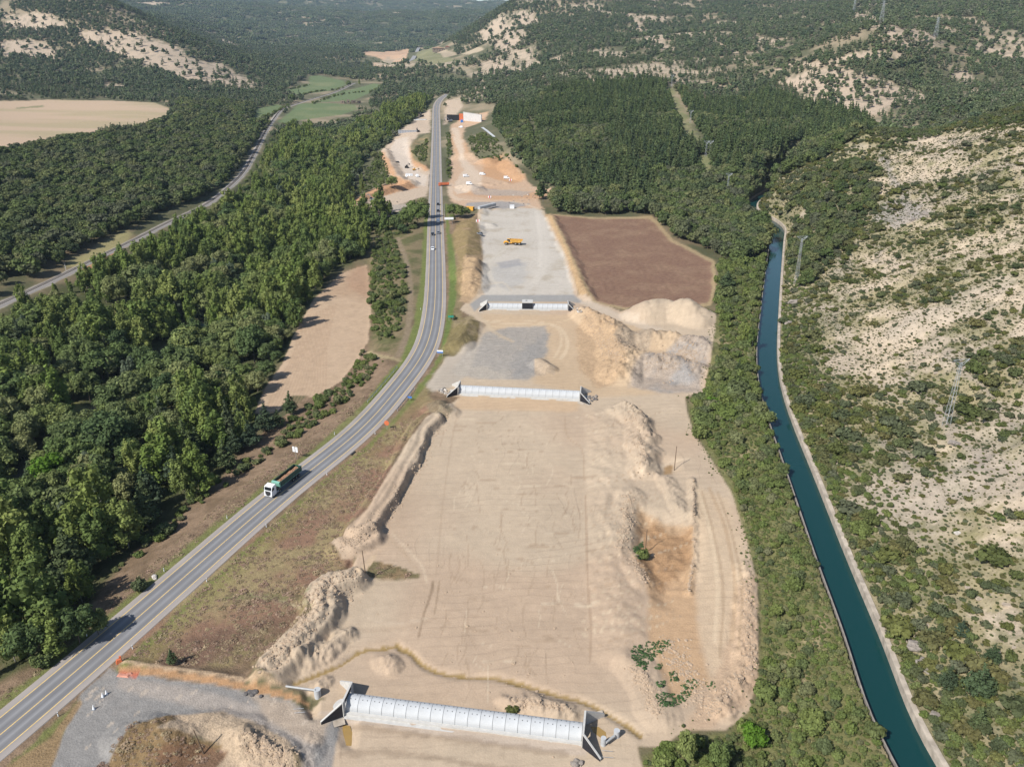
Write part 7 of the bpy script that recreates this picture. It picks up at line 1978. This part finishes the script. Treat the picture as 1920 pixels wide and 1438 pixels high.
# poles and pylons
WOOD = mat('weathered_wood', (.13, .09, .06), .9, .25, 3)
GALV = mat('galvanised_steel', (.42, .44, .46), .5, .08, 1, 0, .4)
def pole(px, py, h, label, lean=(0, 0), r=.13):
    p = on_ground(px, py)
    m = MB(); m.bar((0, 0, -.5), (lean[0], lean[1], h), 2 * r, 0, 8, 1.4 * r); single('wooden_pole', label, 'pole', m, WOOD, p, 0)
pole(685, 1074, 6.2, 'wooden pole at the tip of the long sand berm', (-.3, .1)); pole(1264, 882, 8, 'tall wooden pole in the small brown hollow', (.1, 0)); pole(1210, 1034, 6.5, 'wooden pole standing at the edge of the brown pit'); pole(383, 1413, 5.2, 'leaning wooden pole on the bottom sand heap', (-1.2, .4))
pole(1256, 872, .9, 'short stake beside the tall pole in the hollow', r=.05)
def pylon(px, py, h, label, style, s=1.0, rz=0.0):
    p = on_ground(px, py)
    t = thing('pylon', label, 'pylon', p, rz)
    w0, w1 = (1.5, .5) if style != 'tower' else (5.0, 1.0)
    th = .1 if style != 'tower' else .22
    m = MB(); N = 10
    for sx in (-1, 1):
        for sy in (-1, 1): m.bar((sx * w0 / 2, sy * w0 / 2, -.6), (sx * w1 / 2, sy * w1 / 2, h), th, 0, 4)
    for i in range(N):
        z0, z1 = h * i / N, h * (i + 1) / N
        a0, a1 = (w0 + (w1 - w0) * i / N) / 2, (w0 + (w1 - w0) * (i + 1) / N) / 2
        sg = 1 if i % 2 else -1
        m.bar((-a0 * sg, -a0, z0), (a1 * sg, -a1, z1), th * .7, 0, 3); m.bar((-a0 * sg, a0, z0), (a1 * sg, a1, z1), th * .7, 0, 3); m.bar((-a0, -a0 * sg, z0), (-a1, a1 * sg, z1), th * .7, 0, 3); m.bar((a0, -a0 * sg, z0), (a1, a1 * sg, z1), th * .7, 0, 3)
    m.obj('mast', GALV, t)
    c = MB()
    if style == 'vee':
        for s_ in (-1, 1):
            c.bar((0, 0, h - .3), (s_ * 2.6, 0, h + .9), .16, 0, 4); c.bar((0, 0, h - 1.6), (s_ * 2.6, 0, h + .9), .1, 0, 4)
        c.bar((-2.6, 0, h + .9), (2.6, 0, h + .9), .14, 0, 4)
        c.obj('cross_arm', GALV, t)
        for x in (-2.5, 0, 2.5):
            q = MB(); q.bar((x, 0, h + .9), (x, 0, h + .1), .12, 0, 6); q.obj('insulator', GLASS, t)
    else:
        for k_, zz in enumerate((h * .78, h * .88, h * .97)):
            c2 = MB(); wv = 3.6 if k_ == 1 else 2.8
            c2.bar((-wv, 0, zz), (wv, 0, zz), th, 0, 4); c2.bar((-wv, 0, zz), (0, 0, zz + 1.4), th * .7, 0, 3); c2.bar((wv, 0, zz), (0, 0, zz + 1.4), th * .7, 0, 3); c2.obj('cross_arm', GALV, t)
    return t
pylon(1774, 797, 19.5, 'tall grey lattice pylon standing on the pale hillside', 'vee', rz=.2)
pylon(1492, 532, 22, 'slim grey lattice pylon beside the upper canal', 'vee', rz=.1)
pylon(1363, 366, 15, 'grey lattice mast with forked top at the edge of the pine plantation', 'vee')
pylon(1651, 47, 30, 'lattice pylon on the far right ridge beside a pale clearing', 'tower'); pylon(1753, 72, 27, 'lattice pylon right of the grey gravel clearing on the far ridge', 'tower'); pylon(1600, 25, 24, 'faint lattice pylon farthest back on the right ridge', 'tower')
pylon(1294, 232, 12, 'small mast in the grassy cut through the pines', 'vee'); pylon(1259, 164, 14, 'small mast at the top of the grassy cut through the pines', 'vee'); pylon(1323, 294, 12, 'left one of two slim masts below the grassy cut', 'vee'); pylon(1330, 294, 12, 'right one of two slim masts below the grassy cut', 'vee')
for px, py, lab in [(124, 508, 'railway signal post left of the track nearest the left edge'), (185, 490, 'railway signal post beside the track by the grass clearing')]:
    t = thing('signal_post', lab, 'signal', on_ground(px, py)); m = MB(); m.bar((0, 0, -.2), (0, 0, 4.6), .16, 0, 6); m.obj('post', WHITEP, t); m = MB(); m.box((0, -.1, 4.4), (.5, .25, 1.0)); m.obj('signal_head', DARKM, t)

# signs, marker posts, guard rails along the road
def road_side(px, py, off):
    q = Pb(px, py); i = int(np.argmin((ROAD[:, 0] - q[0]) ** 2 + (ROAD[:, 1] - q[1]) ** 2))
    c = ROAD[i].copy(); c[:2] += RN[i] * off
    c[2] = h1(c[0], c[1])
    return c, math.atan2(RD[i, 1], RD[i, 0]), i
def sign(name, label, px, py, off, panels, m_back=None, h=2.2):
    c, a, i = road_side(px, py, off)
    t = thing(name, label, 'road sign', c, a - math.pi / 2)
    zt = max(z + hh / 2 for (_, _, z, _, hh) in panels)
    wmax = max(w for (_, _, _, w, _) in panels)
    for x in ((-wmax * .35, wmax * .35) if wmax > 1.6 else (0,)):
        q = MB(); q.bar((x, .06, -.3), (x, .06, zt), .09, 0, 6); q.obj('post', GALV, t)
    for (mt, x, z, w, hh) in panels:
        q = MB(); q.box((x, 0, z), (w, .05, hh)); q.obj('panel', mt, t)
sign('road_sign', 'tall white twin panel sign on the left verge above the lorry', 573, 868, -8, [(WHITEP, -.55, 3.2, .75, 1.7), (WHITEP, .5, 3.2, .75, 1.7)])
c, a, i = road_side(705, 806, 8.0)
t = thing('round_sign', 'round orange roadwork sign on the right verge of the bend', 'road sign', c, a - math.pi / 2)
q = MB(); q.bar((0, .08, -.2), (0, .08, 2.6), .1, 0, 6); q.obj('post', GALV, t); q = MB(); q.bar((0, -.03, 2.2), (0, .03, 2.2), 1.7, 0, 20); q.obj('panel', ORANGEP, t)
sign('road_sign', 'blue sign leaning over the right verge where the bend straightens', 757, 748, 7.5, [(BLUEP, 0, 1.3, 1.5, .7)])
sign('road_sign', 'white and blue direction sign by the grey track mouth', 819, 670, 7.5, [(BLUEP, 0, 1.9, 2.4, .6), (WHITEP, 0, 2.5, 2.4, .6)])
sign('road_sign', 'green direction sign on the right verge opposite the upper arch', 840, 600, 8, [(mat('sign_green', (.03, .25, .18), .5), 0, 2.0, 2.4, .9)])
sign('road_sign', 'wide white sign seen from behind beside the white van', 834, 423, 9, [(WHITEP, 0, 4.2, 6.0, 1.5)])
c, a, i = road_side(660, 843, 5.9); m = MB(); m.box((0, 0, .15), (2.2, .5, .3)); single('dark_block', 'dark block lying at the right edge of the bend', 'block', m, DARKM, c, a)  # low dark box at the right edge of the asphalt
pst = MB(); pst.box((0, 0, .45), (.16, .12, 1.0)); pst_me = pst.mesh('marker', WHITEP)
bnd = MB(); bnd.box((0, 0, .78), (.165, .125, .16)); bnd_me = bnd.mesh('band', DARKM)
posts = [(155, 1199, -6, 'left verge at the tree shadow'), (312, 1076, -6, 'left verge below the lorry'), (430, 978, -6, 'left verge just below the lorry'), (629, 812, -6, 'left verge above the twin panel sign'), (789, 582, -6.2, 'left verge of the straight beside the dry track'),
         (236, 1222, 6, 'right verge beside the gravel yard mouth'), (384, 1093, 6, 'right verge beside the brown dry field'), (498, 990, 6, 'right verge opposite the lorry cab'), (608, 893, 6, 'right verge opposite the lorry tail'), (689, 818, 6, 'right verge just below the round orange sign'), (100, 1340, 6.2, 'right verge at the bottom left corner')]
for px, py, off, wh in posts:
    c, a, i = road_side(px, py, off)
    t = thing('marker_post', 'white roadside marker post on the ' + wh, 'marker post', c, a, 'white marker posts along the road')
    link_mesh('post', pst_me, t); link_mesh('reflector_band', bnd_me, t)
def guard_rail(y0, y1, off, label):
    """Rail along the road between two places of the photograph."""
    c0, _, i0 = road_side(*y0, off); c1, _, i1 = road_side(*y1, off)
    i0, i1 = sorted((i0, i1)); i1 = max(i1, i0 + 3)
    pth = ROAD[i0:i1 + 1].copy()
    o = thing('guard_rail', label, 'guard rail', pth[0])
    rel = pth - pth[0]
    b_ = ribbon('beam', rel, [off - .04, off - .1, off - .04, off - .1, off - .04], [.45, .53, .61, .69, .77], GALV, uv=False); b_.parent = o
    d2, n2, s2 = path_frames(pth)
    pm = MB(); pm.box((0, 0, .25), (.12, .12, 1.0)); pm_ = pm.mesh('post', GALV)
    for j in range(0, len(pth)):
        q = link_mesh('post', pm_, o); q.location = (rel[j, 0] + n2[j, 0] * (off + .08 * np.sign(off)), rel[j, 1] + n2[j, 1] * (off + .08 * np.sign(off)), rel[j, 2])
guard_rail((692, 752), (744, 688), -6.1, 'guard rail on the left outside of the bend'); guard_rail((735, 772), (768, 730), 6.1, 'guard rail on the right inside of the bend')
guard_rail((806, 352), (807, 328), -6.3, 'guard rail left of the road opposite the orange lorry'); guard_rail((832, 412), (829, 385), 6.3, 'guard rail right of the road beside the dark trees')

# rocks, pipes, cones
ROCKM = mat('grey_rock', A(160, 150, 140), .95, .28, 1.5, .9); ROCKW = mat('pale_stone', A(214, 206, 196), .9, .15, 2, .4); ROCKD = mat('dark_stone', A(112, 108, 106), .9, .2, 2, .5)
def rock_mesh(seed, sx, sy, sz, m, sub=2):
    v, f = ico(sub); rg = np.random.default_rng(seed)
    n_ = fbm(v[:, 0] * 3 + v[:, 2] * 2 + seed, v[:, 1] * 3 - v[:, 2], 1.6, 4, seed)
    v = v * (1 + .5 * n_[:, None] + rg.normal(size=(len(v), 1)) * .10); v = np.sign(v) * np.abs(v) ** .82
    mb = MB(); mb.arr(v * np.array([sx, sy, sz]), f); return mb.mesh('rock', m)
for i, (px, py, sx, sy, sz, lab) in enumerate([(1728, 1212, 2.6, 1.5, .9, 'upper grey rock slab above the canal on the hillside'), (1738, 1248, 1.7, 2.0, .8, 'lower grey rock slab pointing down to the canal'), (1752, 1206, 1.6, 1.0, .7, 'small rock at the right end of the upper slab'),
                                               (1790, 832, 1.6, 1.2, .7, 'grey boulder below the tall pylon on the hillside'), (1492, 568, 3.0, 1.6, 1.2, 'dark rock ledge beside the canal below the slim pylon'), (1480, 608, 2.2, 1.6, 1.2, 'grey rock outcrop at the canal rim'), (1712, 412, 2.6, 1.3, .8, 'broad grey rock sheet on the upper hillside'), (1735, 402, 3.2, 1.3, 1.0, 'folded grey rock outcrop right of the broad rock sheet'),
                                               (1760, 1345, 1.6, 1.0, .6, 'brown grey rock under the largest hillside pine'), (1795, 1000, .8, .6, .4, 'small pale boulder on the middle of the hillside'), (303, 992, .9, .6, .5, 'white boulder on the dry slope beside the pines'), (338, 967, .5, .4, .4, 'smaller white boulder on the dry slope'), (290, 1082, 1.0, .5, .4, 'pale stone slab on the left verge of the road')]):
    p = Pb(px, py); o = link_mesh('rock', rock_mesh(500 + i, sx, sy, sz, ROCKW if 'white' in lab or 'pale' in lab else ROCKM)); o.location = (p[0], p[1], p[2] + sz * .15); o.rotation_euler = (0, 0, i * .7); tag(o, lab, 'rock')
rk = [rock_mesh(540 + i, .5, .4, .34, m_, 1) for i, m_ in enumerate((ROCKM, ROCKW, ROCKD))]
def stones(cx, cy, n, rx, ry, label, group, ms):
    for i in range(n):
        p = Pb(cx + RNG.normal() * rx, cy + RNG.normal() * ry); s_ = RNG.uniform(.5, 1.3)
        o = link_mesh('stone', rk[ms[i % len(ms)]]); o.location = (p[0], p[1], p[2] + .1 * s_); o.scale = (s_, s_, s_); o.rotation_euler = (0, 0, RNG.random() * 6); tag(o, label, 'stone', group)
stones(1110, 747, 22, 5, 3, 'grey stone heaped at the right mouth of the middle arch', 'stones at the right mouth of the middle arch', (0, 2))
stones(832, 733, 16, 6, 3, 'grey stone lying at the left mouth of the middle arch', 'stones at the left mouth of the middle arch', (0, 1))
stones(1084, 582, 10, 4, 2, 'pale stone at the right mouth of the far arch', 'stones at the right mouth of the far arch', (1, 0))
stones(476, 1301, 14, 6, 3, 'dark stone in the small dump on the yard edge', 'dark stones on the gravel yard edge', (2, 2))
stones(1080, 1432, 8, 5, 2, 'brown clod beside the wing of the nearest arch', 'clods beside the nearest arch', (0,))
stones(720, 395, 40, 22, 9, 'pale block of rubble below the orange bank left of the road', 'rubble blocks below the orange bank', (1, 0))
stones(1000, 372, 30, 30, 5, 'pale block of rubble along the dirt track of the far site', 'rubble blocks along the far dirt track', (1, 0, 2))
# clods over the pushed earth: too many to count
cx_, cy_ = [], []
for pts, sp_, n_ in [([(838, 772), (775, 890), (690, 1015), (640, 1030)], 16, 500), ([(665, 1092), (600, 1130), (560, 1210), (505, 1265)], 26, 700), ([(1175, 770), (1200, 840), (1205, 885)], 14, 220), ([(1180, 930), (1172, 985), (1165, 1020), (1212, 1090)], 14, 350),
                      ([(1150, 600), (1165, 690)], 20, 350), ([(1225, 690), (1300, 660)], 28, 900), ([(1180, 640), (1320, 700)], 30, 500), ([(1100, 590), (1165, 700)], 16, 500), ([(1400, 1080), (1408, 1250), (1330, 1340)], 12, 420), ([(1300, 900), (1302, 1040), (1290, 1110)], 3, 160), ([(470, 1395), (540, 1430)], 26, 350), ([(960, 1318), (1060, 1335)], 9, 120), ([(1190, 1250), (1235, 1340)], 16, 260), ([(1250, 1200), (1330, 1330)], 30, 400), ([(700, 1100), (1090, 1300)], 160, 160)]:
    a_ = np.array(pts, float)
    for _ in range(n_ * 2 if sp_ < 100 else n_):
        j = RNG.integers(0, len(a_) - 1); q = a_[j] + (a_[j + 1] - a_[j]) * RNG.random() + RNG.normal(size=2) * (sp_ * .5, sp_ * .4)
        c = P(q[0], q[1], .3); cx_.append(c[0]); cy_.append(c[1])
cx_, cy_ = np.array(cx_), np.array(cy_)
CLOD = mat('clod', A(196, 172, 146), .95, .2, 3, .5)
cl0 = link_mesh('clods', rock_mesh(560, .17, .14, .11, CLOD, 1)); cl0.location = (cx_[0], cy_[0], h1(cx_[0], cy_[0])); tag(cl0, 'lumps of pushed sandy earth', 'clods', None, 'stuff')
make_stuff('earth_clods', 'lumps of sandy earth strewn over the berms and heaps', 'clods', [cl0], cx_, cy_, hg(cx_, cy_), np.repeat(np.clip(np.exp(RNG.normal(-.35, .6, (len(cx_), 1))), .3, 2.6), 3, 1) * np.array([[1, 1, .75]]), RNG.uniform(0, 6.28, len(cx_)), np.zeros(len(cx_), int))
X, Y = gridpts(60, 560, 75, 600, 2.6, 91)
m = (X > np.interp(Y, CANAL[:, 1], CANAL[:, 0])) & inview(X, Y, 320) & (pdist(CANAL, X, Y) > 7); X, Y = X[m], Y[m]
m = RNG.random(len(X)) < .55 * sstep(.0, .35, fbm(X * .6 + Y * .5, Y * .4 - X * .3, 15, 3, 911)); X, Y = X[m], Y[m]
hs0 = link_mesh('hillside_stones', rock_mesh(570, .6, .42, .26, mat('ledge_rock', A(188, 172, 152), .95, .25, 1.5, .6), 1)); hs0.location = (X[0], Y[0], h1(X[0], Y[0])); tag(hs0, 'grey stones lying on the pale hillside', 'stones', None, 'stuff')
make_stuff('rock_ledges', 'broken grey rock ledges cropping out of the pale hillside', 'stones', [hs0], X, Y, hg(X, Y), np.repeat(np.clip(np.exp(RNG.normal(-.65, .5, (len(X), 1))), .2, 1.4), 3, 1) * np.array([[1.3, 1.1, .9]]), RNG.normal(.5, .5, len(X)), np.zeros(len(X), int))
# pipes and shafts at the mouths of the nearest culvert
PIPE = mat('grey_pipe', A(196, 196, 194), .6)
m = MB(); a_, b_ = P(537, 1292, .6), P(592, 1301, .6); m.bar((0, 0, .5), tuple((b_ - a_)[:2]) + (.7,), .4, 0, 12); single('pipe', 'long pale pipe reaching the left mouth of the nearest arch', 'pipe', m, PIPE, (a_[0], a_[1], h1(a_[0], a_[1]) + .2))
m = MB(); m.bar((0, 0, -.4), (0, 0, 1.6), 1.3, 0, 16); single('manhole_ring', 'white concrete ring standing left of the nearest arch', 'concrete ring', m, CWHITE, on_ground(596, 1304, 0))
m = MB(); m.bar((0, 0, -.4), (0, 0, 1.7), 1.0, 0, 16); single('manhole_ring', 'white concrete ring beside the right wing of the nearest arch', 'concrete ring', m, CWHITE, on_ground(1131, 1396, 0))
m = MB(); m.bar((0, 0, -.4), (0, 0, 1.5), 1.1, 0, 16); single('manhole_ring', 'white concrete ring at the far end of the short pipe by the nearest arch', 'concrete ring', m, CWHITE, on_ground(1156, 1380, 0))
m = MB(); a_, b_ = P(1136, 1392, .8), P(1152, 1380, .8); m.bar((0, 0, .9), tuple((b_ - a_)[:2]) + (.9,), .5, 0, 10); single('pipe', 'short pale pipe joining two white rings right of the nearest arch', 'pipe', m, PIPE, (a_[0], a_[1], h1(a_[0], a_[1])))
for i, (px, py) in enumerate([(1128, 1412), (1128, 1424), (570, 1330), (572, 1338)]):
    m = MB(); sg = 1 if px > 900 else -1; m.bar((0, 0, .7), (sg * 2.0, 0, .5), .07, 0, 5); single('steel_bar', ['upper', 'lower', 'upper', 'lower'][i] + ' thin steel bar propping the ' + ('right' if sg > 0 else 'left') + ' wing of the nearest arch', 'bar', m, GALV, on_ground(px, py, 0), 0)
def site_cone(px, py, lab):
    t = thing('marker_cone', lab, 'cone', on_ground(px, py, 0)); m = MB(); m.bar((0, 0, .05), (0, 0, .95), .55, 0, 10, .12); m.obj('cone_body', WHITEP, t); m = MB(); m.box((0, 0, .04), (.7, .7, .08)); m.obj('cone_base', GREYP, t)
site_cone(193, 1306, 'white cone on the gravel yard nearest the road'); site_cone(200, 1301, 'white cone just behind the first on the gravel yard'); site_cone(176, 1329, 'white cone standing apart on the dark gravel')
m = MB(); m.box((0, 0, .4), (1.2, .9, .8), taper=(.7, .6)); m.box((.35, .4, .8), (.4, .4, .6)); single('machine', 'small orange machine at the corner of yard and road', 'machine', m, ORANGEP, on_ground(224, 1243, 0), .6)
m = MB(); m.box((0, 0, .12), (2.6, 1.0, .25), taper=(.7, .5)); m.box((.9, .5, .1), (1.3, .8, .22), .5, taper=(.6, .6)); single('net_heap', 'crumpled salmon red netting at the yard mouth', 'netting', m, mat('red_net', A(214, 150, 128), .8, .25, 2, .5), on_ground(232, 1266, 0), -.15)
# puddles
PUD = mat('muddy_water', A(178, 146, 88), .12, .08, .6, 0, 0, .5)
def puddle(px, z, label):
    pts = [P(x, y, z) for x, y in px]; m = MB(); m.quad([(p[0], p[1], z) for p in pts][::-1]); o = m.obj('puddle', PUD); tag(o, label, 'puddle')
puddle([(644, 1358), (656, 1360), (663, 1380), (659, 1398), (642, 1396), (640, 1375)], -.62, 'ochre puddle in the hollow below the nearest arch')
puddle([(1108, 1362), (1122, 1362), (1136, 1372), (1138, 1388), (1128, 1384), (1112, 1372)], .02, 'ochre puddle behind the right mouth of the nearest arch')
puddle([(1134, 1404), (1150, 1408), (1152, 1424), (1138, 1430), (1132, 1418)], .02, 'ochre puddle beside the right wing of the nearest arch')

# ------------------------------------------------------------------ haze
hz0, hz1 = float(GZ.min()) - 2.0, float(GZ.max()) + 40.0
xm = float(np.abs(GX).max()) + 200
m = MB(); m.box((0, (Ys[-1] - 600) / 2, (hz0 + hz1) / 2), (2 * xm, Ys[-1] + 1600, hz1 - hz0))
hzm = bpy.data.materials.new('haze'); hzm.use_nodes = True
for nd in list(hzm.node_tree.nodes):
    if nd.type == 'BSDF_PRINCIPLED': hzm.node_tree.nodes.remove(nd)
pv = hzm.node_tree.nodes.new('ShaderNodeVolumePrincipled')
pv.inputs['Density'].default_value = 0.000036
pv.inputs['Color'].default_value = (.62, .80, 1.0, 1)
pv.inputs['Anisotropy'].default_value = 0.0
hzm.node_tree.links.new(pv.outputs[0], hzm.node_tree.nodes['Material Output'].inputs['Volume'])
o = m.obj('haze', hzm); tag(o, 'thin blue summer haze over the valley', 'haze', None, 'stuff')
